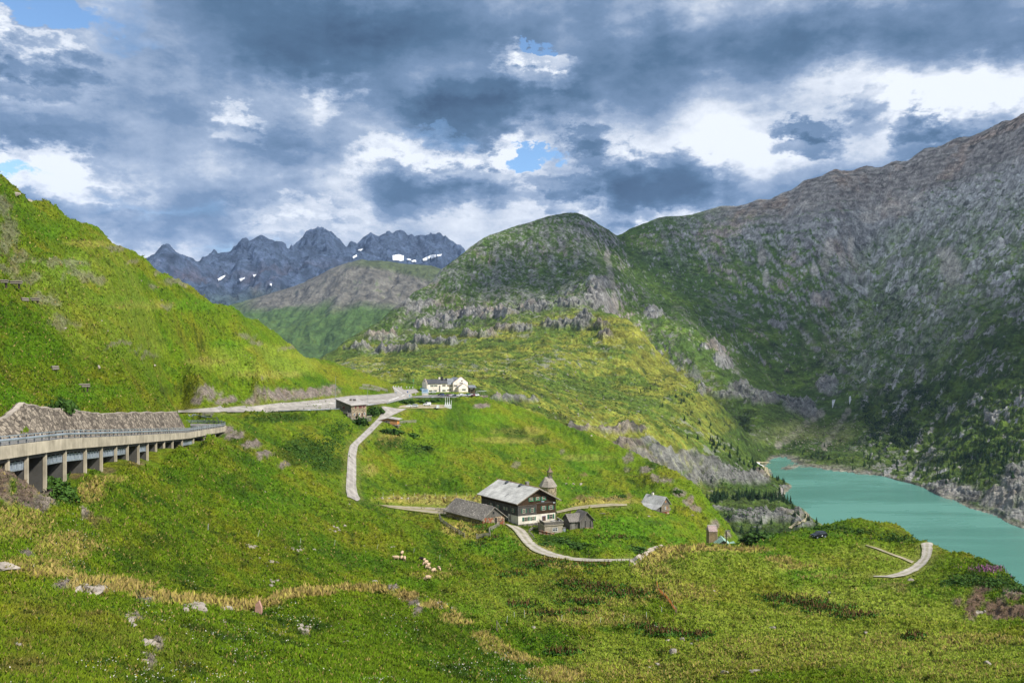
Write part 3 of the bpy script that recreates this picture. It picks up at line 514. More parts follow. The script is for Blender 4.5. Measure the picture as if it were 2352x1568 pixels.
cliffB = GB.patch([(1420, 985, 60, 10), (1450, 1020, 60, 14), (1500, 1055, 70, 24), (1560, 1062, 50, 26), (1620, 1070, 40, 22), (1650, 1095, 60, 22), (1700, 1100, 50, 14), (1740, 1095, 30, 14), (1600, 1100, 50, 16), (1200, 920, 40, 5), (1160, 918, 30, 5), (1330, 985, 30, 6),
                   (1740, 1178, 60, 7), (1770, 1195, 60, 8), (1800, 1180, 40, 8), (1840, 1185, 24, 14), (1700, 1195, 40, 6), (1650, 1170, 30, 5), (1845, 1205, 22, 8),
                   (1080, 725, 60, 8), (1150, 722, 50, 7), (1230, 712, 40, 6), (1000, 752, 40, 7), (1310, 705, 40, 8), (1370, 690, 30, 22), (1340, 735, 22, 10), (880, 775, 40, 6), (1310, 748, 60, 9), (1380, 752, 26, 5), (1100, 772, 40, 5), (1000, 790, 60, 4), (1180, 758, 50, 5), (1390, 775, 20, 8), (900, 808, 60, 4), (830, 800, 30, 5), (1020, 735, 40, 6), (950, 700, 60, 14), (1375, 655, 30, 14),
                   (2180, 1130, 60, 14), (2230, 1140, 30, 12), (2300, 1150, 50, 26), (2340, 1110, 40, 40), (2352, 1180, 40, 20), (2150, 1118, 30, 8), (2400, 1150, 60, 50), (1805, 1118, 14, 5),
                   (1690, 905, 50, 10), (1770, 918, 60, 10), (1840, 935, 40, 14), (1860, 955, 30, 8), (1700, 890, 24, 8), (1620, 900, 20, 5), (1900, 890, 24, 22), (1640, 800, 26, 10), (1660, 830, 20, 14), (1500, 720, 26, 10), (1790, 740, 24, 8), (1890, 690, 30, 14), (1960, 640, 40, 16)], 25, .7)
nz = bench * (5.5 * n2 + 3.2 * np.abs(n3) + 1.2 * n4) + mount * (9 * n1 + 5 * n2 + 3.5 * n3)
nz += mount * sstep(hgt, 40, 160) * ((gl - .35) * 12 * (1 - .75 * sstep(hgt, 380, 540)) * (1 - .6 * rightM) + (gl2 - .3) * 6)
dg_ = fbm((PX + GB.py) * 1.0 + 12 * n2, (PX - GB.py) * .28, 34, 4, .6, 97); dg2 = fbm((PX + GB.py) + 6 * n3, (PX - GB.py) * .35, 12, 3, .6, 98)
nz += rightM * 7 * dg_ * sstep(D, 1000, 1250)
nz += rightM * ((rough - .25) * 10 + (gl2 - .3) * 9) + cliffB * (rough - .15) * np.where(D < 1100, 10, 22)
nz += 1.6 * np.sin((Zs + 8 * n2) * .55) * bench * sstep(D, 1000, 1150) + 3.0 * np.sin((Zs + 14 * n2) * .22) * mount * sstep(hgt, 430, 560)
nz *= np.clip((hgt + 8) / 22, .12, 1)
cr_ld = np.log(np.interp(GB.px, [p[0] for p in CRB], [p[2] for p in CRB]))[:, None]; nz *= 1 - (.93 - .4 * sstep(PX, 1600, 1800)) * np.exp(-((GB.ld[None] - cr_ld) / .06) ** 2); nz += 1.5 * n4 + 1.5 * n3 * mount
GB.Z = np.where(Zs < LAKE - .5, Zs, np.maximum(Zs + nz, LAKE - 3)); GB.upd()
# slope for rock exposure
gz = np.abs(np.gradient(GB.Z, axis=0)) / np.maximum(np.abs(np.gradient(X, axis=0)), .1)
gd = np.abs(np.gradient(GB.Z, axis=1)) / np.maximum(np.gradient(D, axis=1), .1)
slope = np.hypot(np.minimum(gz, 3), np.minimum(gd, 3))
v1 = fbm(X, D, 120, 4, .6, 51); v2 = fbm(X, D, 28, 4, .62, 52); v3 = fbm(X, D, 8, 3, .65, 53); st = fbm(X, D * .12, 22, 4, .6, 54)
gA = np.array((.044, .075, .0135)); gB_ = np.array((.082, .125, .017)); gY = np.array((.235, .230, .036)); gD = np.array((.024, .043, .0125)); rkc = np.array((.150, .146, .140))
c = np.broadcast_to(gA, X.shape + (3,)).copy()
c = lerp(c, gB_, cl3(sstep(v1 + .6 * v2, -.1, .45) * .8)); c = lerp(c, gB_ * 1.1, cl3(rightM * sstep(-dg_ + .4 * v2, .0, .3) * .7))
noseM = GB.patch([(1440, 775, 50, 30, 1), (1490, 830, 50, 30, 1), (1540, 870, 50, 30, 1), (1400, 740, 40, 12, 1), (1330, 728, 60, 5, 1), (1230, 745, 90, 5, 1), (1100, 772, 120, 5, .9), (950, 795, 120, 5, .8), (1600, 930, 60, 25, .6), (1640, 975, 50, 22, .5)], 26, .4)
plat = bench * sstep(D, 690, 760) * sstep(1700 - PX, 0, 120)
c = lerp(c, gB_ * 1.15, cl3(plat * .8)); 
c = lerp(c, gY, cl3(plat * sstep(v2 * .9 + .8 * v1 + .5 * v3, -.25, .5) * .85)); c = lerp(c, gY * .85, cl3(noseM * (.62 + .5 * v2)))
c = lerp(c, gD * 1.3, cl3(plat * sstep(-v2 + .7 * v3, .22, .6) * .8))
treeh = GB.patch([(1690, 1150, 110, 22, .8), (1750, 1200, 120, 18, .5), (1650, 1210, 80, 20, .6), (1900, 1060, 150, 10, .4), (2150, 1060, 120, 20, .5), (2300, 1060, 90, 30, .5), (2250, 1110, 90, 16, .5)], 27, .6)
c = lerp(c, np.array((.055, .080, .016)), cl3(treeh * .8))
c = lerp(c, gD, cl3(sstep(v2 + .4 * v3 - .3 * v1, .28, .62) * .7 * (1 - .6 * plat)))
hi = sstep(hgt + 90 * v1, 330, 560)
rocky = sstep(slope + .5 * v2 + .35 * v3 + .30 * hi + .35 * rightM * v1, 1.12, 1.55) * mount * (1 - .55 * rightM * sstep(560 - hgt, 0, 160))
rocky = np.maximum(rocky, sstep(v2 * .8 + v3 * .6 + .45 * v1 + 1.25 * dg_ + .5 * dg2 + .40 * sstep(hgt, 60, 560) - .24, .10, .26) * rightM * .92)
left_face = mount * sstep(1420 - PX, 0, 90) * sstep(hgt + 60 * v1, 170, 280)
rocky = np.maximum(rocky, left_face * sstep(st * .7 + v3 * .9 + .5 * v2, -.15, .35) * .72)
rocky = np.maximum(rocky, mount * sstep(PX, 1420, 1600) * sstep(hgt + 50 * v1, 300, 470) * sstep(st + .6 * v3, -.1, .4) * .75)
tint = np.array((1.0, .97, .93))
crestM = mount * sstep(PX, 1560, 1700) * sstep(hgt - np.interp(PX, [1600, 1850, 2100, 2300], [505, 530, 560, 600]) + 50 * v2, -40, 40)
rocky = np.maximum(rocky, crestM * .95); rocky = np.maximum(rocky, cliffB * (.9 - .5 * sstep(v3, .15, .45)))
rcol = rkc * (1 + .75 * v3 + .5 * (rough - .25) + .2 * v2)[..., None]
rcol = lerp(rcol, np.array((.150, .134, .118)) * (1 + .30 * np.sin((GB.Z + 10 * v2) * .45) + .2 * v3)[..., None], cl3(crestM * .9))
warm = sstep(v1 - .3 * v2, .0, .4) * (1 - rightM); rcol = lerp(rcol, rcol * np.array((1.22, 1.0, .86)), cl3(warm * .8))
rcol = lerp(rcol, rcol * 1.25, rightM); lightrock = rightM * sstep(v3 * .6 + dg2 + .4 * dg_, .22, .5) * .75; rcol = lerp(rcol, np.array((.29, .29, .285)), lightrock)
c = lerp(c, np.clip(rcol, .03, .5), cl3(rocky))
scree = GB.patch([(1905, 570, 14, 24), (1955, 560, 9, 20), (1895, 610, 12, 16), (1935, 600, 10, 20), (1870, 620, 10, 14), (2050, 480, 60, 10), (2000, 500, 30, 12), (2090, 455, 40, 8), (1850, 470, 30, 8), (2185, 620, 26, 34), (2170, 580, 24, 14), (1750, 590, 10, 20), (1760, 640, 8, 20)] +
                 [(1395 + 4 * k, 590 + 22 * k, 7, 16, .8) for k in range(6)] + [(1885 - 16 * k, 950 + 12 * k, 10, 9, .9) for k in range(7)] + [(1948 - 9 * k, 945 + 13 * k, 7, 9, .8) for k in range(7)], 28, .5)
c = lerp(c, np.array((.25, .225, .195)) * (1 + .3 * v3)[..., None], cl3(scree * .75))
fan = GB.patch([(1830, 990, 70, 26, .9), (1930, 995, 40, 26, .8), (1760, 1000, 50, 20, .5)], 29, .5); c = lerp(c, np.array((.135, .155, .055)), cl3(fan * .7)); c = lerp(c, np.array((.4, .4, .37)), cl3(fan * sstep(v3 + .3 * n4, .5, .62) * .8))
gul = sstep(.12 - np.abs(fbm(X + 50 * n1, D * .10, 110, 2, .5, 61)), .06, .115) * mount * sstep(PX, 1420, 1500) * sstep(hgt, 30, 90) * (1 - hi)
c = lerp(c, np.array((.115, .11, .085)), cl3(gul * .55 * sstep(v2, -.3, .3)))
pale = sstep(v3 + .5 * n4, .58, .72) * (1 - .5 * rightM); c = lerp(c, np.array((.34, .33, .29)), cl3(pale * .55 * sstep(v1, -.3, .2)))
shore = sstep(GB.Z, LAKE + 3.2, LAKE + .6); c = lerp(c, np.array((.22, .20, .165)), cl3(shore * .8))
c = c * (1 + .18 * n3 + .15 * n4)[..., None]
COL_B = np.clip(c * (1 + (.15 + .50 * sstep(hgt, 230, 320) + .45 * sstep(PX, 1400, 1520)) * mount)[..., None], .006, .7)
M_mount = ground_mat('mountain_turf_and_rock', .05, .22, 1.0, .5, 0, 4.0, .055)
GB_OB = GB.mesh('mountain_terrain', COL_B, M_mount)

# ------------------------------------------------------------------ far ranges: crest traced in bearing/dip, lofted to the valley foot
def loft(name, rows, px0, px1, ncol, nr, relief, colf, mat, seed, back=.35):
    px = np.linspace(px0, px1, ncol); R = []
    for r in rows:
        a = np.array(r, float); R.append((np.interp(px, a[:, 0], a[:, 1]), np.interp(px, a[:, 0], a[:, 2])))
    d_c = R[-1][1]; z_c = -(R[-1][0] - CY) / F * d_c
    db = d_c * 1.12; zb = z_c - back * d_c * .12; R.append((CY - zb / db * F, db))
    t = np.linspace(0, len(R) - 1, nr * (len(R) - 1) + 1)
    Zc = np.stack([-(p - CY) / F * d for p, d in R]); Dc = np.stack([d for _, d in R])
    i = np.clip(t.astype(int), 0, len(R) - 2); f = (t - i)[:, None]
    Dm = (Dc[i] * (1 - f) + Dc[i + 1] * f).T; Zm = (Zc[i] * (1 - f) + Zc[i + 1] * f).T
    Xm = (px[:, None] - CX) / F * Dm
    crest = np.exp(-((t[None] - (len(R) - 2)) / .10) ** 2)
    Zm = Zm + relief(Xm, Dm, Zm, px[:, None] + 0 * Dm) * (1 - .8 * crest)
    s = Sheet.__new__(Sheet); s.X, s.D, s.Z, s.px = Xm, Dm, Zm, px
    s.ob = s.mesh(name, colf(Xm, Dm, Zm, px[:, None] + 0 * Dm), mat); s.py = CY - Zm / Dm * F
    return s
def relC(x, y, z, p):
    return fbm(x, y, 420, 5, .5, 71) * 34 + (fbm(x + 40 * fbm(x, y, 200, 3, .5, 72), y * .25, 150, 4, .55, 73, True) - .3) * 34 + fbm(x, y, 60, 3, .6, 74) * 8
def colC(x, y, z, p):
    v1 = fbm(x, y, 300, 4, .6, 75); v2 = fbm(x, y * .2, 60, 4, .6, 76); v3 = fbm(x, y, 30, 3, .6, 77); n = z + 70 * v1
    c = np.broadcast_to(np.array((.060, .105, .028)), x.shape + (3,)).copy(); c = lerp(c, np.array((.075, .115, .022)), cl3(sstep(v1 + .5 * v3, 0, .5)))
    g = np.array((.128, .119, .105)) * (1 + .3 * v2 + .35 * v3)[..., None]
    band = sstep(n, 110, 190) * sstep(p, 520, 610); c = lerp(c, g, cl3(band * (.95 - .5 * sstep(v3 + v2, .4, .8))))
    top = sstep(z - np.interp(p, [700, 830, 900, 1000], [380, 388, 372, 300]), -25, 8) * sstep(p, 760, 850); c = lerp(c, np.array((.06, .085, .025)), cl3(top * .8))
    return np.clip(c, .01, .6)
M_far = ground_mat('far_hill_turf_and_scree', .02, .09, .8, .4, 0, 8.0)
M_blue = ground_mat('haze_blue_rock', .008, .035, 1.0, .5, 0, 30.0)
loft('far_hill', [[(380, 1010, 2500), (740, 930, 2500), (1250, 930, 2500)], [(380, 820, 3100), (740, 800, 3100), (830, 760, 3200), (1250, 800, 3200)],
                  [(380, 770, 3900), (520, 703, 4000), (600, 680, 4100), (700, 648, 4200), (735, 630, 4200), (760, 618, 4200), (800, 603, 4200), (830, 598, 4200), (900, 602, 4250), (990, 611, 4300), (1050, 632, 4300), (1250, 720, 4300)]], 380, 1250, 420, 110, relC, colC, M_far, 3)
def relD(x, y, z, p):
    w = fbm(x, y, 500, 3, .5, 81) * 180
    return (fbm(x + w, y * .45 + w, 900, 5, .55, 82, True) - .3) * 200 + (fbm(x + w, y * .3, 260, 4, .55, 83, True) - .3) * 90 + fbm(x, y, 120, 4, .6, 84) * 36
def colD(x, y, z, p):
    v1 = fbm(x, y, 700, 4, .6, 85); v2 = fbm(x, y * .3, 120, 4, .6, 86); v3 = fbm(x, y, 60, 3, .6, 87)
    c = np.broadcast_to(np.array((.052, .075, .120)), x.shape + (3,)) * (1 + .45 * v2 + .4 * v3)[..., None]  # blue of the distant haze painted into the rock colour
    c = lerp(c, np.array((.092, .072, .080)), cl3(sstep(v1 + .5 * v2, .05, .5) * sstep(760 - z, 0, 350) * .7))
    c = lerp(c, np.array((.045, .070, .035)), cl3(sstep(420 - z + 160 * v1, 0, 260) * .8))
    return np.clip(c, .01, .6)
CRD = [(200, 690, 5600), (352, 602, 5800), (368, 590, 5850), (384, 580, 5900), (396, 582, 5950), (431, 597, 6100), (455, 605, 6300), (478, 597, 6700), (492, 586, 6900), (526, 582, 7000), (545, 568, 7000), (557, 560, 7000), (574, 568, 7000), (586, 560, 7000), (598, 556, 7000), (615, 561, 7000), (632, 566, 7000), (645, 575, 7100), (658, 586, 7200), (673, 575, 7500), (690, 562, 7600), (705, 546, 7600), (728, 533, 7600), (742, 537, 7600), (766, 551, 7600), (780, 565, 7700), (793, 578, 7900), (814, 567, 8400), (834, 545, 8600), (851, 535, 8600), (871, 543, 8600), (880, 537, 8600), (892, 532, 8600), (909, 541, 8600), (936, 547, 8600), (971, 544, 8600), (998, 548, 8600), (1010, 543, 8600), (1029, 553, 8500), (1058, 572, 8400), (1150, 640, 8300), (1250, 700, 8300)]
GD = loft('far_range', [[(200, 860, 4300), (1250, 860, 4300)], [(200, 770, 4900), (455, 700, 5200), (600, 680, 5700), (700, 650, 6200), (800, 640, 6600), (1250, 760, 6600)], CRD], 200, 1250, 560, 120, relD, colD, M_blue, 4)

# ------------------------------------------------------------------ lake
def water_mat():
    m = bpy.data.materials.new('glacial_water'); m.use_nodes = True; t = NT(m.node_tree); b = t.n['Principled BSDF']
    P = t.node('ShaderNodeNewGeometry').outputs['Position']
    mp = t.node('ShaderNodeMapping', i_0=P); mp.inputs['Scale'].default_value = (.25, 1, 1)
    n = t.noise(mp.outputs[0], .02, 4, .6, .4); n2 = t.noise(P, .35, 4, .65); n3 = t.noise(P, 1.6, 2, .6)
    t.put(b.inputs['Base Color'], t.mix(t.maprange(n, .3, .7), (.078, .222, .176), (.102, .258, .206)))
    t.put(b.inputs['Roughness'], t.maprange(n, .35, .65, .10, .34)); b.inputs['IOR'].default_value = 1.33; b.inputs['Specular IOR Level'].default_value = .5
    bp = t.node('ShaderNodeBump', i_Strength=.5, i_Distance=.5, i_Height=t.math('ADD', n2, t.math('MULTIPLY', n3, .35))); t.l.new(bp.outputs[0], b.inputs['Normal'])
    return m
me = bpy.data.meshes.new('lake')
me.from_pydata([(150, 420, LAKE), (900, 420, LAKE), (900, 1290, LAKE), (250, 1290, LAKE)], [], [(0, 1, 2, 3)]); me.materials.append(water_mat())
o = bpy.data.objects.new('lake', me); COL.objects.link(o); o['kind'] = 'structure'

def haze():
    me = bpy.data.meshes.new('haze')
    x0, x1, y0, y1, z0, z1 = -4200, 4200, -60, 10500, -420, 1300
    v = [(x, y, z) for x in (x0, x1) for y in (y0, y1) for z in (z0, z1)]
    me.from_pydata(v, [], [(0, 1, 3, 2), (4, 6, 7, 5), (0, 4, 5, 1), (2, 3, 7, 6), (0, 2, 6, 4), (1, 5, 7, 3)])
    m = bpy.data.materials.new('mountain_haze'); m.use_nodes = True; t = NT(m.node_tree); t.n.clear()
    o = t.node('ShaderNodeOutputMaterial'); v = t.node('ShaderNodeVolumePrincipled'); v.inputs['Color'].default_value = (.42, .62, 1, 1)
    v.inputs['Density'].default_value = 2.6e-5; v.inputs['Anisotropy'].default_value = .1
    t.l.new(v.outputs[0], o.inputs['Volume']); me.materials.append(m)
    ob = bpy.data.objects.new('haze', me); COL.objects.link(ob); ob['kind'] = 'stuff'
haze()

# unseen cloud bank, added between sun and mountains to shade the slopes
def shade_clouds():
    import bmesh
    rr = random.Random(12); Zc = 2100.0
    mt = bpy.data.materials.new('shade_cloud_white'); mt.use_nodes = True; b = mt.node_tree.nodes['Principled BSDF']; b.inputs['Base Color'].default_value = (.85, .86, .88, 1); b.inputs['Roughness'].default_value = 1; b.inputs['Specular IOR Level'].default_value = 0
    me = bpy.data.meshes.new('shade_cloud'); bm = bmesh.new()
    for (x, y, z, rx, ry) in ((1050, 2050, 350, 560, 640), (30, 2200, 280, 430, 400), (860, 1330, 80, 250, 300), (560, 1950, 20, 260, 330), (10, 1860, 130, 340, 210), (330, 2350, 250, 260, 260), (1500, 1500, 250, 450, 600), (720, 1560, 0, 180, 240)):
        k = (Zc - z) / SUN_DIR.z; cx, cy = x + SUN_DIR.x * k, y + SUN_DIR.y * k
        for j in range(6):
            a = rr.uniform(0, 6.28); q = rr.uniform(0, .55); bb = bmesh.ops.create_icosphere(bm, subdivisions=2, radius=1)['verts']; s = rr.uniform(.45, .75)
            for v in bb: v.co = Vector((cx + math.cos(a) * q * rx + v.co.x * rx * s, cy + math.sin(a) * q * ry + v.co.y * ry * s, Zc + max(v.co.z, -.25) * 170 * s))
    bm.to_mesh(me); bm.free(); me.materials.append(mt); me.polygons.foreach_set('use_smooth', [True] * len(me.polygons)); o = bpy.data.objects.new('shade_clouds', me); COL.objects.link(o); o['kind'] = 'structure'
shade_clouds()
# ------------------------------------------------------------------ object helpers
rnd = random.Random(4)
class MB:
    def __init__(s): s.v = []; s.f = []; s.c = None
    def box(s, p, a, b, c):
        p, a, b, c = Vector(p), Vector(a), Vector(b), Vector(c); n = len(s.v)
        s.v += [p, p + a, p + a + b, p + b, p + c, p + a + c, p + a + b + c, p + b + c]
        s.f += [tuple(n + i for i in q) for q in ((0, 3, 2, 1), (4, 5, 6, 7), (0, 1, 5, 4), (1, 2, 6, 5), (2, 3, 7, 6), (3, 0, 4, 7))]; return s
    def bx(s, x0, x1, y0, y1, z0, z1): return s.box((x0, y0, z0), (x1 - x0, 0, 0), (0, y1 - y0, 0), (0, 0, z1 - z0))
    def prism(s, poly, vec):
        n = len(s.v); k = len(poly); vec = Vector(vec)
        s.v += [Vector(p) for p in poly] + [Vector(p) + vec for p in poly]
        s.f += [tuple(n + i for i in reversed(range(k))), tuple(n + k + i for i in range(k))] + [(n + i, n + (i + 1) % k, n + k + (i + 1) % k, n + k + i) for i in range(k)]; return s
    def tube(s, p0, p1, r0, r1=None, k=8):
        r1 = r0 if r1 is None else r1; p0, p1 = Vector(p0), Vector(p1); ax = (p1 - p0).normalized()
        e1 = ax.orthogonal().normalized(); e2 = ax.cross(e1); n = len(s.v)
        for p, r in ((p0, r0), (p1, r1)):
            for i in range(k): a = 2 * math.pi * i / k; s.v.append(p + e1 * (r * math.cos(a)) + e2 * (r * math.sin(a)))
        s.f += [(n + i, n + (i + 1) % k, n + k + (i + 1) % k, n + k + i) for i in range(k)] + [tuple(n + i for i in reversed(range(k))), tuple(n + k + i for i in range(k))]; return s
    def face(s, pts): n = len(s.v); s.v += [Vector(p) for p in pts]; s.f.append(tuple(range(n, n + len(pts)))); return s
    def mesh(s, name, mat, smooth=False):
        me = bpy.data.meshes.new(name); me.from_pydata([tuple(v) for v in s.v], [], s.f); me.materials.append(mat)
        if smooth: me.polygons.foreach_set('use_smooth', [True] * len(s.f))
        me.update(); return me
    def build(s, name, mat, parent=None, smooth=False):
        o = bpy.data.objects.new(name, s.mesh(name, mat, smooth)); COL.objects.link(o)
        if parent: o.parent = parent
        return o
def tag(o, label, cat, group=None, kind=None):
    o['label'] = label; o['category'] = cat
    if group: o['group'] = group
    if kind: o['kind'] = kind
    return o
def thing(name, label, cat, loc, rz=0, group=None):
    o = bpy.data.objects.new(name, None); COL.objects.link(o); o.location = loc; o.rotation_euler = (0, 0, rz); o.empty_display_size = .5
    return tag(o, label, cat, group)
def copy_tree(o, loc=None, rz=None, label=None, group=None, scale=None, parent=None):
    c = o.copy(); COL.objects.link(c)
    if parent: c.parent = parent
    if loc is not None: c.location = loc
    if rz is not None: c.rotation_euler = (0, 0, rz)
    if label: c['label'] = label
    if group: c['group'] = group
    if scale is not None: c.scale = scale if hasattr(scale, '__len__') else (scale,) * 3
    for ch in list(o.children): copy_tree(ch, parent=c)
    return c

def mat(name, c1, c2=None, scale=2.0, rough=.85, kind='noise', spec=.2, metal=0, bump=.3, stretch=(1, 1, 1), c3=None, rows=.25, width=.6):
    m = bpy.data.materials.new(name); m.use_nodes = True; t = NT(m.node_tree); b = t.n['Principled BSDF']
    b.inputs['Roughness'].default_value = rough; b.inputs['Specular IOR Level'].default_value = spec; b.inputs['Metallic'].default_value = metal
    if c2 is None: c2 = tuple(.75 * x for x in c1)
    P = t.node('ShaderNodeTexCoord').outputs['Object']
    mp = t.node('ShaderNodeMapping', i_0=P); mp.inputs['Scale'].default_value = stretch; V = mp.outputs[0]
    n = t.noise(V, scale, 5, .65, .2); n2 = t.noise(P, .35, 3, .6)
    if kind == 'noise':
        col = t.mix(t.maprange(n, .3, .7), c1, c2); hgt = n
    elif kind == 'stone':
        vo = t.node('ShaderNodeTexVoronoi', i_Vector=V, i_Scale=scale); ve = t.node('ShaderNodeTexVoronoi', i_Vector=V, i_Scale=scale, feature='DISTANCE_TO_EDGE')
        sx = t.node('ShaderNodeSeparateColor', i_0=vo.outputs['Color'])
        col = t.ramp(sx.outputs[0], [(0, tuple(.7 * x for x in c2)), (.35, c2), (.7, c1), (1, tuple(min(1, 1.25 * x) for x in c1))])
        if c3: col = t.mix(t.math('GREATER_THAN', sx.outputs[1], .72), col, c3)
        e = t.maprange(ve.outputs['Distance'], .0, .10, 0, 1); col = t.mix(e, tuple(.38 * x for x in c2), col); hgt = e
    else:
        sp = t.node('ShaderNodeSeparateXYZ', i_0=P)
        u = t.math('ADD', sp.outputs[0], sp.outputs[1])
        if kind == 'vplank': vec = t.node('ShaderNodeCombineXYZ', i_0=sp.outputs[2], i_1=u, i_2=0.0).outputs[0]
        else: vec = t.node('ShaderNodeCombineXYZ', i_0=u, i_1=sp.outputs[2], i_2=0.0).outputs[0]
        br = t.node('ShaderNodeTexBrick', i_Vector=vec, i_Color1=c1, i_Color2=c2, i_Mortar=tuple(.35 * x for x in c2))
        br.inputs['Scale'].default_value = 1; br.inputs['Mortar Size'].default_value = .018 * (1 if kind != 'shingle' else 1.4); br.inputs['Row Height'].default_value = rows; br.inputs['Brick Width'].default_value = width if kind != 'vplank' and kind != 'hplank' else 7.0
        br.offset = .5; br.inputs['Bias'].default_value = -.1
        nn = t.noise(vec, 5, 4, .7); col = t.mix(t.maprange(nn, .3, .75, 0, .75), br.outputs['Color'], c3 or tuple(1.5 * x for x in c1)); hgt = br.outputs['Fac']
        hgt = t.math('SUBTRACT', nn, hgt)
    k = t.maprange(n2, .25, .75, .72, 1.22); kc = t.node('ShaderNodeCombineXYZ', i_0=k, i_1=k, i_2=k).outputs[0]
    col = t.mix(1.0, col, kc, 'MULTIPLY')
    t.put(b.inputs['Base Color'], col)
    if bump:
        bp = t.node('ShaderNodeBump', i_Strength=bump, i_Distance=.08, i_Height=hgt); t.l.new(bp.outputs[0], b.inputs['Normal'])
    return m
def plain(name, c, rough=.5, spec=.4, metal=0): return mat(name, c, tuple(.88 * x for x in c), 6, rough, 'noise', spec, metal, 0)
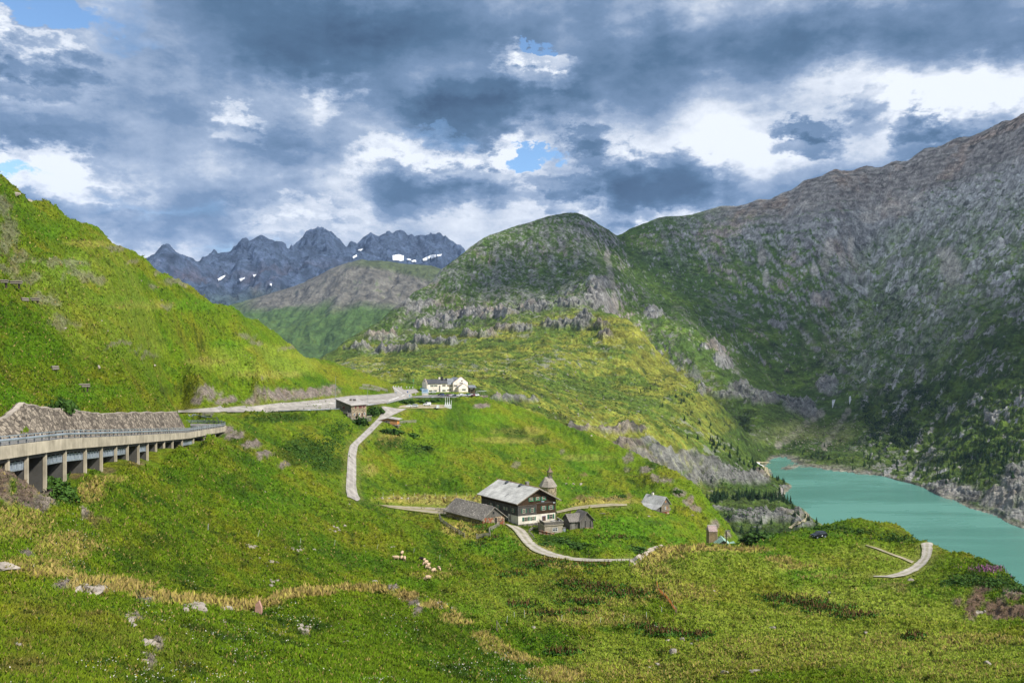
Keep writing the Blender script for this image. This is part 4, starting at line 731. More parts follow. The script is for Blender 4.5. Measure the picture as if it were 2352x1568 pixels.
M = dict(
    concrete=mat('weathered_concrete', (.44, .39, .30), (.33, .29, .22), 1.2, .9, stretch=(1.2, 1.2, .25), bump=.2), pierweb=mat('shade_dark_concrete', (.10, .097, .09), (.062, .06, .055), .7, .95), darkconc=mat('grey_concrete', (.24, .23, .21), (.17, .16, .15), 1.0, .9),  # pierweb: shade under the deck put into the concrete colour
    steel=mat('galvanised_steel', (.34, .39, .44), (.26, .30, .34), 3, .45, metal=.3, spec=.5, bump=0), darksteel=plain('dark_steel', (.075, .085, .10), .5),
    wallstone=mat('rubble_stone', (.25, .212, .165), (.14, .118, .094), 1.25, .95, 'stone', bump=.6, stretch=(1, 1, 1.3)), greystone=mat('grey_rubble_stone', (.25, .23, .20), (.15, .14, .125), 2.2, .95, 'stone', bump=.6, stretch=(1, 1, 1.5)),
    palestone=mat('pale_rubble_stone', (.42, .34, .23), (.27, .22, .15), 2.2, .95, 'stone', bump=.6, stretch=(1, 1, 1.5)), redstone=mat('rubble_with_brick', (.40, .31, .21), (.26, .19, .13), 2.4, .95, 'stone', c3=(.34, .10, .05), bump=.6),
    asphalt=mat('asphalt', (.20, .19, .178), (.165, .157, .147), .5, .9, stretch=(1, .3, 1), bump=.1), oldasphalt=mat('worn_pale_asphalt', (.33, .305, .275), (.25, .23, .21), .35, .9, stretch=(1, .4, 1), bump=.1),
    gravel=mat('gravel', (.40, .365, .31), (.26, .225, .175), .8, .95, bump=.5), dirt=mat('dusty_track', (.34, .285, .205), (.24, .19, .11), .5, .95, bump=.5),
    timber=mat('dark_timber', (.034, .021, .013), (.020, .013, .009), 2, .85, 'hplank', c3=(.105, .062, .031), rows=.28), shingle=mat('wall_shingles', (.085, .080, .074), (.042, .040, .038), 2, .9, 'shingle', c3=(.155, .143, .128), rows=.24, width=.22),
    greyplank=mat('grey_planks', (.125, .116, .104), (.066, .061, .054), 2, .9, 'vplank', c3=(.20, .188, .168), rows=.22), barkplank=mat('brown_log_wall', (.20, .16, .115), (.11, .085, .06), 2, .9, 'hplank', c3=(.27, .23, .175), rows=.3),
    orange=mat('orange_planks', (.42, .20, .085), (.33, .15, .06), 2, .8, 'vplank', c3=(.42, .24, .12), rows=.25), fencewood=mat('silvered_fence_wood', (.34, .315, .275), (.19, .175, .15), 5, .9, bump=.3),
    roofshake=mat('weathered_shake_roof', (.20, .18, .162), (.085, .075, .068), 2, .95, 'shingle', c3=(.36, .33, .30), rows=.20, width=.3), roofpale=mat('pale_shingle_roof', (.50, .49, .49), (.40, .39, .385), 2, .9, 'shingle', c3=(.56, .55, .55), rows=.22, width=.4),
    rooftin=mat('pale_corrugated_roof', (.53, .515, .49), (.45, .435, .415), 2, .7, 'shingle', c3=(.57, .56, .54), rows=1.05, width=.5), slate=mat('dark_slate_roof', (.075, .078, .085), (.055, .057, .063), 2, .7, 'shingle', c3=(.10, .102, .11), rows=.5, width=.6),
    zinc=mat('grey_metal_roof', (.21, .225, .245), (.17, .182, .20), 2, .55, 'shingle', c3=(.25, .265, .285), rows=1.0, width=1.2), roofgrey=mat('grey_sheet_roof', (.37, .345, .325), (.31, .29, .27), 2, .8, c3=None),
    greenroof=mat('pale_green_sheet_roof', (.29, .45, .36), (.23, .37, .29), 2, .7, 'shingle', c3=(.33, .48, .39), rows=.4, width=3), rustroof=mat('rusty_sheet_roof', (.24, .13, .115), (.15, .085, .08), 3, .7, 'vplank', c3=(.55, .50, .50), rows=.35),
    plaster=mat('white_plaster', (.72, .68, .60), (.60, .56, .48), .9, .9, bump=.05), cream=mat('cream_plaster', (.85, .77, .67), (.81, .73, .62), .5, .9, bump=.03), copper=plain('rust_coping', (.20, .10, .07), .7),
    frame=plain('cream_window_frame', (.62, .54, .42)), pane=mat('window_glass', (.035, .042, .05), (.02, .025, .03), 1, .12, spec=.6, bump=0), green=plain('green_shutter', (.022, .13, .085), .6), darkgreen=plain('black_green_shutter', (.018, .035, .028), .6),
    redsh=plain('red_white_shutter', (.36, .06, .05), .6), door=plain('brown_door', (.075, .042, .03), .7), white=plain('white_paint', (.75, .76, .77), .4), brick=mat('tan_brick', (.30, .22, .125), (.22, .16, .09), 2, .95, 'shingle', c3=(.33, .25, .15), rows=.18, width=.4),
    pole=plain('tarred_pole', (.05, .035, .03), .8), log=mat('bleached_log', (.27, .24, .205), (.15, .13, .11), 3, .9), net=plain('orange_plastic_net', (.72, .25, .08), .7), sky_sign=plain('pale_blue_sign', (.42, .56, .68), .5), teal_sign=plain('turquoise_sign', (.20, .45, .58), .5),
    blue=plain('blue_sign', (.03, .13, .45), .5), dirtysnow=mat('dirty_snow', (.60, .61, .63), (.42, .42, .42), .15, .9, bump=0), snow=mat('old_snow', (.80, .82, .86), (.70, .73, .78), .02, .8, bump=0), line=plain('road_paint', (.75, .74, .71), .8), trunk=plain('conifer_bark', (.075, .055, .04), .9), greenflag=plain('green_flag_cloth', (.03, .35, .10), .8), yellow=plain('yellow_cloth', (.65, .45, .05), .8), red=plain('red_paint', (.35, .05, .04), .5))

def worn(m, edge, green, centre, wheel, e0=.80):
    """grass creeping over the ragged edges and along the crown of a track, bare wheel ruts between"""
    t = NT(m.node_tree); b = t.n['Principled BSDF']; src = b.inputs['Base Color'].links[0].from_socket
    a = t.node('ShaderNodeAttribute', attribute_name='across').outputs['Fac']; P = t.node('ShaderNodeNewGeometry').outputs['Position']
    n = t.noise(P, .55, 5, .7); n2 = t.noise(P, 2.2, 4, .7)
    rut = t.math('MULTIPLY', t.maprange(t.math('ABSOLUTE', t.math('SUBTRACT', a, .48)), .0, .28, 1, 0), wheel); c = t.mix(rut, src, (.44, .41, .365))
    cen = t.math('MULTIPLY', t.maprange(t.math('MULTIPLY_ADD', t.math('SUBTRACT', n, .5), -1.0, a), .0, .24, 1, 0), centre); c = t.mix(cen, c, green)
    ed = t.maprange(t.math('ADD', a, t.math('ADD', t.math('MULTIPLY', t.math('SUBTRACT', n, .5), .9), t.math('MULTIPLY', t.math('SUBTRACT', n2, .5), .5))), e0, e0 + .16); c = t.mix(t.math('MULTIPLY', ed, edge), c, green)
    t.put(b.inputs['Base Color'], c)
G_ = (.125, .165, .014)
worn(M['gravel'], .95, G_, .25, .5, .86); worn(M['dirt'], 1.0, (.17, .19, .028), .45, .4, .70); worn(M['oldasphalt'], .85, G_, 0, .25, .97); worn(M['asphalt'], .6, (.2, .18, .10), 0, .1, 1.0)
# ------------------------------------------------------------------ roads
def ribbon(name, L, R, sheet, m, lift=.10, nu=5, kind='structure', smoothz=True):
    n = len(L); co = []
    t = np.linspace(0, 1, nu)
    P = L[:, None] * (1 - t[None, :, None]) + R[:, None] * t[None, :, None]
    z = sheet.h(P[..., 0], P[..., 1])
    if smoothz:
        for _ in range(5): z[1:-1] = .25 * z[:-2] + .5 * z[1:-1] + .25 * z[2:]
        z = np.maximum(z, sheet.h(P[..., 0], P[..., 1]) - .05)
    co = np.stack([P[..., 0], P[..., 1], z + lift], -1).reshape(-1, 3)
    q = np.arange(n * nu).reshape(n, nu); fc = np.stack([q[:-1, :-1], q[:-1, 1:], q[1:, 1:], q[1:, :-1]], -1).reshape(-1, 4)
    me = bpy.data.meshes.new(name); fast_mesh(me, co, fc); me.materials.append(m)
    at = me.attributes.new('across', 'FLOAT', 'POINT'); at.data.foreach_set('value', np.tile(np.abs(t * 2 - 1), n).astype(np.float32))
    o = bpy.data.objects.new(name, me); COL.objects.link(o); o['kind'] = kind
    return o
RM = {'driveway': 'oldasphalt', 'main_road': 'oldasphalt', 'hotel_lane': 'oldasphalt', 'forecourt': 'oldasphalt', 'terrace_lane': 'asphalt', 'lower_car_park': 'dirt', 'farm_track': 'dirt', 'meadow_track': 'dirt', 'gravel_road': 'gravel', 'track_loop': 'gravel', 'cart_track': 'dirt'}
for i, (nm, (L, R)) in enumerate(RIB.items()):
    ribbon(nm, L, R, GA, M[RM[nm]], .26 + .012 * (i % 5), 11)
def pix_ribbon(name, Lp, Rp, sheet, m, lift, n=14, nu=4):
    l = resample(Lp, n); r = resample(Rp, n)
    return ribbon(name, np.array([sheet.at(*p)[:2] for p in l]), np.array([sheet.at(*p)[:2] for p in r]), sheet, m, lift, nu, smoothz=False)
# road markings on the main road
for a, b in (([(912, 901), (948, 911)],), ()) if False else (): pass
mk = [([(893, 921.5), (930, 907)], .25), ([(903, 890), (925, 905)], .25), ([(700, 931), (800, 925), (890, 919)], .2)]
for pl, w in mk:
    p = np.array([GA.at(*q)[:2] for q in resample(pl, 20)]); dv = np.gradient(p, axis=0); nrm = np.stack([-dv[:, 1], dv[:, 0]], -1); nrm /= np.linalg.norm(nrm, axis=1)[:, None]
    ribbon('road_line', p - nrm * w, p + nrm * w, GA, M['line'], .30, 2)

# ------------------------------------------------------------------ viaduct, guard rail, retaining wall
def sweep(name, path, prof, m, parent=None, closed=True):
    """profile of (side, up) points swept along a plan path; side is positive towards the valley"""
    k = len(prof); V = []; Fc = []
    for i, p in enumerate(path):
        t = (path[min(i + 1, len(path) - 1)] - path[max(i - 1, 0)]); t.z = 0; t.normalize(); s = Vector((t.y, -t.x, 0))
        V += [p + s * a + Vector((0, 0, b)) for a, b in prof]
    for i in range(len(path) - 1):
        for j in range(k if closed else k - 1):
            a = i * k + j; b = i * k + (j + 1) % k; Fc.append((a, b, b + k, a + k))
    if closed: Fc += [tuple(range(k)), tuple(reversed(range((len(path) - 1) * k, len(path) * k)))]
    mb = MB(); mb.v = V; mb.f = Fc
    return mb.build(name, m, parent)
vr = thing('viaduct', 'concrete half viaduct carrying the road along the left slope on wall piers', 'viaduct', (0, 0, 0))
sweep('parapet_beam', EDGE, [(-.35, 0), (.25, 0), (.25, -1.40), (-.05, -1.40), (-.35, -1.0)], M['concrete'], vr)
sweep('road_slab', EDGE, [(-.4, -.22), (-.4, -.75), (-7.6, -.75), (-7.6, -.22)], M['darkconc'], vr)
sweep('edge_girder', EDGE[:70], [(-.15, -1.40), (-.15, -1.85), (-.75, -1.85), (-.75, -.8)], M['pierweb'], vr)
PIER_PX = [40, 109, 183, 252, 330, 396, 453, 505, 550, 592, 631, 666, 702, 741, 783, 824, 860]   # in 1/1.96 zoom units of the first look
ppx = [x / 1.96 / 1.7415 for x in (75, 215, 350, 497, 650, 775, 890, 986, 1080, 1160, 1235, 1305, 1377, 1453, 1537, 1615, 1685)]
pier_d = [37.6 / ((CX - p) / F - .2) for p in ppx]
pier_d = [62, 68, 74] + [d for d in pier_d if d < 236]
for i, d in enumerate(pier_d):
    p = Vector((road_x(d) + .55 * math.sin((d - 90) / 19.0), d, road_z(d)))
    t = Vector((-.2, 1, 0)).normalized(); s = Vector((t.y, -t.x, 0))
    q = p + s * -.05; gz = float(GA.h(np.array(q.x), np.array(q.y)))
    pr = MB().prism([q + Vector((0, 0, -1.42)), q + Vector((0, 0, gz - q.z - 1.0)), q - s * .34 + Vector((0, 0, gz - q.z - .8)), q - s * .34 + Vector((0, 0, -1.42))], t * .42).build('pier', M['concrete'], vr)
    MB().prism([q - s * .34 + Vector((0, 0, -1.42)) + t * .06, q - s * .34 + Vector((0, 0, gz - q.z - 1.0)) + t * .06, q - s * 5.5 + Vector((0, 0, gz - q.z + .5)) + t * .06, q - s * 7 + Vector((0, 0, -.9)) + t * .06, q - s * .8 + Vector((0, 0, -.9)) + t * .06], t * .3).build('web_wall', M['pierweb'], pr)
# hanging formwork frames between some piers
for i in (3, 5, 6, 7, 8, 9, 11, 16):
    if i + 1 >= len(pier_d): continue
    da, db = pier_d[i] + .55, pier_d[i + 1] - .1
    pa, pb = [Vector((road_x(d) + .55 * math.sin((d - 90) / 19.0) - .45, d, road_z(d))) for d in (da, db)]
    mb = MB(); ax = pb - pa; L = ax.length; up = Vector((0, 0, 1)); th = Vector((-.12, -.02, 0))
    for h0, h1 in ((-2.15, -2.05), (-3.05, -2.85)): mb.box(pa + up * h0, ax, th, up * (h1 - h0))
    n = max(3, int(L / 1.2))
    for k in range(n + 1): mb.box(pa + ax * (k / n * .97) + up * -3.0, ax.normalized() * .14, th, up * .9)
    for k in range(n): mb.box(pa + ax * ((k + .5) / n) + up * -2.1, ax.normalized() * .06, th, up * .5)
    mb.build('steel_frame', M['steel'], vr)
    mb2 = MB(); mb2.box(pa + up * -2.85 + Vector((-.15, 0, 0)), ax, Vector((-.05, 0, 0)), up * .65); mb2.build('panel', M['steel'], vr)
# road surface on the viaduct
mb = MB(); path = EDGE
def sweep_flat(name, path, a, b, up, m):
    o = sweep(name, path, [(a, up), (b, up)], m, None, False); o['kind'] = 'structure'; return o
sweep_flat('viaduct_road', road_pts(0)[:], -.4, -7.4, .02, M['asphalt'])
for off in (-.75, -7.0): sweep_flat('road_edge_line', EDGE, off, off - .16, .04, M['line'])
dash = MB()
for i in range(2, len(EDGE) - 1, 3):
    a, b = EDGE[i], EDGE[i + 1]; t = (b - a); s = Vector((t.y, -t.x, 0)).normalized(); up = Vector((0, 0, .045))
    dash.face([a - s * 3.65 + up, a - s * 3.8 + up, b - s * 3.8 + up, b - s * 3.65 + up])
o = dash.build('road_centre_line', M['line']); o['kind'] = 'structure'
def guard_rail(path, label, step, hr=.75, post=None, off=-.05, railm='steel', double=True, group='steel guard rails along the roads', zoff=0.0):
    g = thing('guard_rail', label, 'guard rail', (0, 0, 0), group=group)
    sweep('rail', [p + Vector((0, 0, zoff)) for p in path], [(off, hr), (off + .06, hr - .16), (off, hr - .31), (off - .05, hr - .16)], M[railm], g)
    if double: sweep('top_tube', [p + Vector((0, 0, zoff)) for p in path], [(off - .05, hr + .33), (off + .06, hr + .33), (off + .06, hr + .22), (off - .05, hr + .22)], M[railm], g)
    s = [0]
    for a, b in zip(path[:-1], path[1:]): s.append(s[-1] + (b - a).length)
    n = min(98, int(s[-1] / step))
    for k in range(n + 1):
        q = k / n * s[-1]; i = max(0, min(len(path) - 2, int(np.searchsorted(s, q)) - 1)); f = (q - s[i]) / max(1e-6, s[i + 1] - s[i])
        p = path[i].lerp(path[i + 1], f); t = (path[i + 1] - path[i]); t.z = 0; t.normalize(); sd = Vector((t.y, -t.x, 0))
        b = MB(); b.box(p + sd * (off - .18) + Vector((0, 0, zoff - .05)) - t * .06, t * .12, sd * .11, (0, 0, hr + .05 + (.35 if double else 0))); b.build('post', M['darksteel'] if railm == 'steel' else M[railm], g)
    return g
guard_rail(EDGE, 'long steel guard rail with top tube bolted on the viaduct parapet', 2.0)
inner = [Vector((*GA.at(*p)[:2], 0)) for p in resample([(430, 957), (455, 960), (485, 964), (505, 971)], 14)]
# retaining wall
wl = resample(WALL, 46); wt = thing('retaining_wall', 'tall rubble stone retaining wall behind the viaduct road', 'wall', (0, 0, 0))
top = []; bot = []
for px, py in wl:
    d = wall_d(px); top.append(P3(px, py, d)); bot.append(Vector((road_x(d) - 7.3, d, road_z(d) - .6)))
mb = MB(); n = len(top)
for i in range(n):
    jig = .12 * math.sin(i * 2.3) + rnd.uniform(-.1, .1); t_ = top[i] + Vector((0, 0, jig)); top[i] = t_
    mb.v += [bot[i] + Vector((.35, 0, 0)), t_ + Vector((.0, 0, 0)), t_ + Vector((-1.1, .1, 0)), bot[i] + Vector((-1.5, 0, 0))]
for i in range(n - 1):
    for j in range(4): a = i * 4 + j; b = i * 4 + (j + 1) % 4; mb.f.append((a, b, b + 4, a + 4))
mb.f += [(0, 1, 2, 3), tuple((n - 1) * 4 + j for j in (3, 2, 1, 0))]
mb.build('wall_face', M['wallstone'], wt)
mb = MB()
for i in range(n - 1):
    a, b = top[i], top[i + 1]; mb.box(a + Vector((.06, 0, -.05)), b - a, Vector((-.75, 0, 0)), Vector((0, 0, .16)))
mb.build('coping', mat('pale_coping', (.42, .37, .31), (.30, .26, .22), 2, .95), wt)
# ------------------------------------------------------------------ buildings
UPV = Vector((0, 0, 1))
def win(root, p, h, n, w, ht, shut='green', frame='frame', cross=True, closed=False, name='window'):
    p, h, n = Vector(p), Vector(h).normalized(), Vector(n).normalized(); u = UPV
    o = p - h * w / 2 - u * ht / 2
    pane = MB().box(o - n * .05, h * w, n * .08, u * ht).build(name, M['pane'] if not closed else M[shut], root)
    fr = MB(); t = .09
    fr.box(o - h * t - u * t - n * .05, h * (w + 2 * t), n * .13, u * t); fr.box(o - h * t + u * ht - n * .05, h * (w + 2 * t), n * .13, u * t)
    fr.box(o - h * t - n * .05, h * t, n * .13, u * ht); fr.box(o + h * w - n * .05, h * t, n * .13, u * ht)
    if cross: fr.box(o + h * (w / 2 - .04) - n * .03, h * .08, n * .10, u * ht); fr.box(o + u * (ht * .55) - n * .03, h * w, n * .095, u * .07)
    fr.build('frame', M[frame], pane)
    if shut and not closed:
        for sgn in (-1, 1):
            q = p + h * sgn * (w / 2 + .13 + w * .25) - h * w * .25 - u * (ht / 2 + .05)
            MB().box(q - n * .02, h * w * .5, n * .07, u * (ht + .1)).build('shutter', M[shut], pane)
    return pane
def gable_roof(mb, L, a0, a1, b0, b1, ze, zr, th=.22, along='b'):
    """two slabs; ridge along local b (or a); a0..a1, b0..b1 are roof edges, ze edge height, zr ridge height"""
    if along == 'b':
        am = (a0 + a1) / 2
        for s in (a0, a1): mb.prism([L(s, b0, ze), L(am, b0, zr), L(am, b0, zr - th), L(s, b0, ze - th)], L(0, b1 - b0, 0))
    else:
        bm_ = (b0 + b1) / 2
        for s in (b0, b1): mb.prism([L(a0, s, ze), L(a0, bm_, zr), L(a0, bm_, zr - th), L(a0, s, ze - th)], L(a1 - a0, 0, 0))
    return mb
def skew(deg):
    c, s = math.cos(math.radians(deg)), math.sin(math.radians(deg))
    return lambda a, b, z: Vector((a + b * c, b * s, z))
def site(px, py, d): return P3(px, py, d)
def farmhouse():
    o = site(1190, 1206, 250); L = skew(104); U = L(1, 0, 0); Vv = L(0, 1, 0); nL = Vector((-Vv.y, Vv.x, 0)); nF = Vector((0, -1, 0))
    r = thing('farmhouse', 'large alpine farmhouse with white base, dark timber gable and pale roof', 'farmhouse', o, math.radians(25))
    W, Ln = 13.2, 19.2; box = lambda mb, a0, a1, b0, b1, z0, z1: mb.box(L(a0, b0, z0), L(a1 - a0, 0, 0), L(0, b1 - b0, 0), (0, 0, z1 - z0))
    ew, sl = 7.45, .56; rz = ew + sl * W / 2
    box(MB(), 0, W, 0, 5.0, -2.5, 2.85).build('plaster_wall', M['plaster'], r)
    mb = MB(); box(mb, .02, W - .02, 5.0, Ln, -1.2, 2.9); box(mb, -.05, 6.3, -.05, Ln, 2.9, 5.75); mb.build('shingled_wall', M['shingle'], r)
    mb = MB(); box(mb, 6.3, W + .04, -.04, Ln, 2.9, 5.75); box(mb, -.12, W + .12, -.12, Ln, 5.75, ew)
    mb.prism([L(-.12, -.12, ew), L(W + .12, -.12, ew), L(W / 2, -.12, rz - .05)], L(0, Ln, 0)); mb.build('timber_wall', M['timber'], r)
    box(MB(), -.12, W + .1, -.12, Ln, -2.5, .25).build('stone_plinth', M['greystone'], r)
    mb = MB(); box(mb, -.02, 6.3, -.22, -.05, 5.95, 6.08); box(mb, 6.3, W, -.22, -.05, 6.35, 6.48); box(mb, 6.2, 6.36, -.16, -.02, 2.9, 5.9); mb.build('beam', M['greyplank'], r)
    for b in (3.6, 7.5, 11.4, 15.2): MB().box(L(-.12, b, 0.2), L(.12, 0, 0), L(0, .12, 0), (0, 0, 5.5)).build('wall_batten', M['greyplank'], r)
    for q in (L(-.16, -.16, 0), L(W + .14, -.1, 0)): MB().tube(q, q + UPV * 6.9, .07).build('downpipe', M['darksteel'], r)
    e = 1.25; za = ew - sl * e
    roof = gable_roof(MB(), L, -e, W + e, -1.25, Ln + .6, za + .25, rz + .25, .16).build('roof', M['rooftin'], r)
    mb = MB()
    for s, sg in ((-e, 1), (W + e, -1)):
        mb.prism([L(s, -1.32, za + .12), L(W / 2, -1.32, rz + .12), L(W / 2, -1.32, rz - .18), L(s, -1.32, za - .18)], L(0, .08, 0))
    mb.tube(L(-e - .06, -1.2, za + .08), L(-e - .06, Ln + .5, za + .08), .09); mb.build('bargeboard', M['barkplank'], roof)
    mb = MB(); mb.tube(L(W / 2, -1.25, rz + .27), L(W / 2, Ln + .6, rz + .27), .13); mb.build('ridge_cap', plain('terracotta_ridge', (.50, .33, .24), .8), roof)
    ch = MB(); box(ch, W / 2 + .1, W / 2 + 1.0, 5.2, 6.0, rz - .6, rz + 1.0); box(ch, W / 2, W / 2 + 1.1, 5.1, 6.1, rz + 1.15, rz + 1.28); box(ch, W / 2 + .25, W / 2 + .85, 5.3, 5.9, rz + 1.0, rz + 1.15); ch.build('chimney', M['darkconc'], roof)
    for b in (6.6, 13.6):
        mb = MB(); mb.prism([L(W / 2 - 1.3, b, rz - .43), L(W / 2 - .5, b, rz + .02), L(W / 2 - .5, b, rz + .55), L(W / 2 - 1.3, b, rz + .0)], L(0, .9, 0)); mb.build('roof_vent', M['darksteel'], roof)
    mb = MB(); k = sl; mb.prism([L(.4, 7.2, ew + k * .4 + .27), L(1.9, 7.2, ew + k * 1.9 + .27), L(1.9, 7.2, ew + k * 1.9 + .33), L(.4, 7.2, ew + k * .4 + .33)], L(0, .12, 0)); mb.build('roof_bar', M['darksteel'], roof)
    mb = MB()
    for b in (-.9,):
        mb.box(L(W + .05, b, ew - .5), L(e - .3, 0, 0), L(0, .12, 0), (0, 0, .14))
    mb.tube(L(W + .1, -.3, ew - 1.3), L(W + .9, -.3, ew - .45), .06); mb.build('eave_bracket', M['timber'], r)
    F_ = L(0, -.06, 0)
    for a in (2.0, 4.9): win(r, L(a, -.06, 4.35), U, nF, .78, 1.1)
    for a in (8.95, 11.6): win(r, L(a, -.06, 4.65), U, nF, .85, 1.15)
    for a in (4.5, 6.75, 8.9): win(r, L(a, -.14, 7.75), U, nF, .78, 1.1)
    win(r, L(2.75, -.02, 1.75), U, nF, 1.15, 1.1); win(r, L(5.25, -.02, 1.7), U, nF, .8, 1.05); win(r, L(11.6, -.02, 1.75), U, nF, 1.1, 1.35)
    d = MB().box(L(8.6, -.1, -.2), L(1.0, 0, 0), (0, .12, 0), (0, 0, 2.25)).build('door', M['door'], r)
    mb = MB().box(L(8.45, -.16, 2.05), L(1.3, 0, 0), (0, .18, 0), (0, 0, .14)); mb.box(L(8.47, -.13, -.2), L(.12, 0, 0), (0, .1, 0), (0, 0, 2.25)); mb.box(L(9.61, -.13, -.2), L(.12, 0, 0), (0, .1, 0), (0, 0, 2.25)); mb.build('frame', plain('violet_grey_frame', (.20, .15, .24)), d)
    MB().box(L(9.45, -.15, .9), L(.07, 0, 0), (0, .06, 0), (0, 0, .16)).build('handle', M['steel'], d)
    for b, z in ((2.5, 4.3), (10.2, 4.2), (13.8, 4.2)): win(r, L(-.06, b, z), Vv, nL, .75, 1.1)
    for b in (5.6, 6.9): win(r, L(-.06, b, 4.3), Vv, nL, .5, .8)
    for b in (5.9, 7.2): win(r, L(-.06, b, 1.5), Vv, nL, .55, .85)
    win(r, L(-.03, 3.9, 1.7), Vv, nL, .7, 1.2, 'darkgreen', closed=True)
    fl = MB()
    for a, z in ((4.5, 7.1), (6.75, 7.1), (8.9, 7.1)): fl.box(L(a - .5, -.34, z), L(1.0, 0, 0), (0, .2, 0), (0, 0, .16))
    fl.build('flower_box', M['timber'], r)
    fl = MB(); rr = random.Random(3)
    for a, z in ((4.5, 7.3), (6.75, 7.3), (8.9, 7.3)):
        for k in range(7): x = a - .45 + k * .15; fl.box(L(x, -.36, z - .05), (.1, 0, 0), (0, .1, 0), (0, 0, rr.uniform(.1, .3)))
    fl.build('flowers', M['greenflag'], r)
    sg = MB().box(L(8.0, -.3, 6.75), L(1.0, 0, 0), (0, .05, 0), (0, 0, .22)).build('sign_board', M['sky_sign'], r)
    lamp = MB(); box(lamp, W - .9, W - .6, -.35, -.1, 6.0, 6.3); box(lamp, W - .45, W - .2, -.35, -.1, 6.0, 6.3); lamp.build('lamp', M['white'], r)
farmhouse()
def terrace_bunker():
    o = site(1251, 1226, 242.5); r = thing('terrace_block', 'plastered cellar block with a planked terrace railing beside the farmhouse', 'terrace', o, math.radians(18))
    w, dp = 5.9, 6.0
    MB().bx(0, w, 0, dp, -2.0, 2.5).build('wall', mat('stained_plaster', (.37, .33, .26), (.25, .22, .17), .9, .95), r)
    MB().bx(-.25, w + .25, -.25, dp, 2.5, 2.68).build('slab', M['concrete'], r)
    rl = MB().bx(-.2, w + .2, -.2, -.13, 2.72, 3.55); rl.bx(-.2, -.13, -.2, 4.2, 2.72, 3.55); rl.bx(w + .13, w + .2, -.2, 5.4, 2.72, 3.55); rl.build('railing', M['greyplank'], r)
    MB().bx(-.3, w + .3, -.3, -.05, 3.55, 3.66).bx(-.3, -.05, -.05, 4.3, 3.55, 3.66).bx(w + .05, w + .3, -.05, 5.5, 3.55, 3.66).build('handrail', M['fencewood'], r)
    win(r, (3.4, 0, 1.2), (1, 0, 0), (0, -1, 0), 1.5, .9, None, 'white')
    st = MB(); st.prism([(-1.6, .6, -.6), (2.6, -1.4, -1.2), (2.6, -1.4, .15), (-1.6, .6, 1.1)], (.15, .3, 0)); st.prism([(-1.7, .5, 1.1), (2.6, -1.55, .15), (2.6, -1.55, .27), (-1.7, .5, 1.24)], (.2, .55, 0)); st.build('ramp_wall', M['redstone'], r)
    tk = MB().bx(w + .15, w + .95, -.1, .8, -1.0, 1.3); tk.build('cabinet', M['steel'], r); MB().bx(w - .1, w + 1.05, -.2, 1.0, 1.35, 1.5).build('cabinet_roof', M['greyplank'], r)
    c = r.matrix_basis
    t = thing('covered_table', 'grey covered table standing on the farmhouse terrace', 'table', o + Vector((2.6, 3.1, 2.68)), .2)
    mb = MB(); ring = [(.75 * math.cos(a), .55 * math.sin(a)) for a in np.linspace(0, 2 * math.pi, 13)[:-1]]
    n = 12; mb.v = [Vector((x * 1.05, y * 1.05, 0)) for x, y in ring] + [Vector((x, y, .72)) for x, y in ring] + [Vector((x * .7, y * .7, .82)) for x, y in ring]
    mb.f = [(i + k * n, (i + 1) % n + k * n, (i + 1) % n + (k + 1) * n, i + (k + 1) * n) for k in range(2) for i in range(n)] + [tuple(range(2 * n, 3 * n))]
    mb.build('table_cover', mat('grey_tarp', (.36, .34, .31), (.26, .25, .23), 3), t)
    q = thing('garden_chair', 'small white chair by the railing of the farmhouse terrace', 'chair', o + Vector((4.6, 3.2, 2.68)), -.4)
    MB().bx(-.22, .22, -.22, .22, .42, .47).build('seat', M['white'], q); MB().bx(-.22, .22, .18, .22, .47, .95).build('backrest', M['white'], q)
    for x in (-.2, .17):
        for y in (-.2, .17): MB().bx(x, x + .04, y, y + .04, 0, .42).build('leg', M['white'], q)
terrace_bunker()
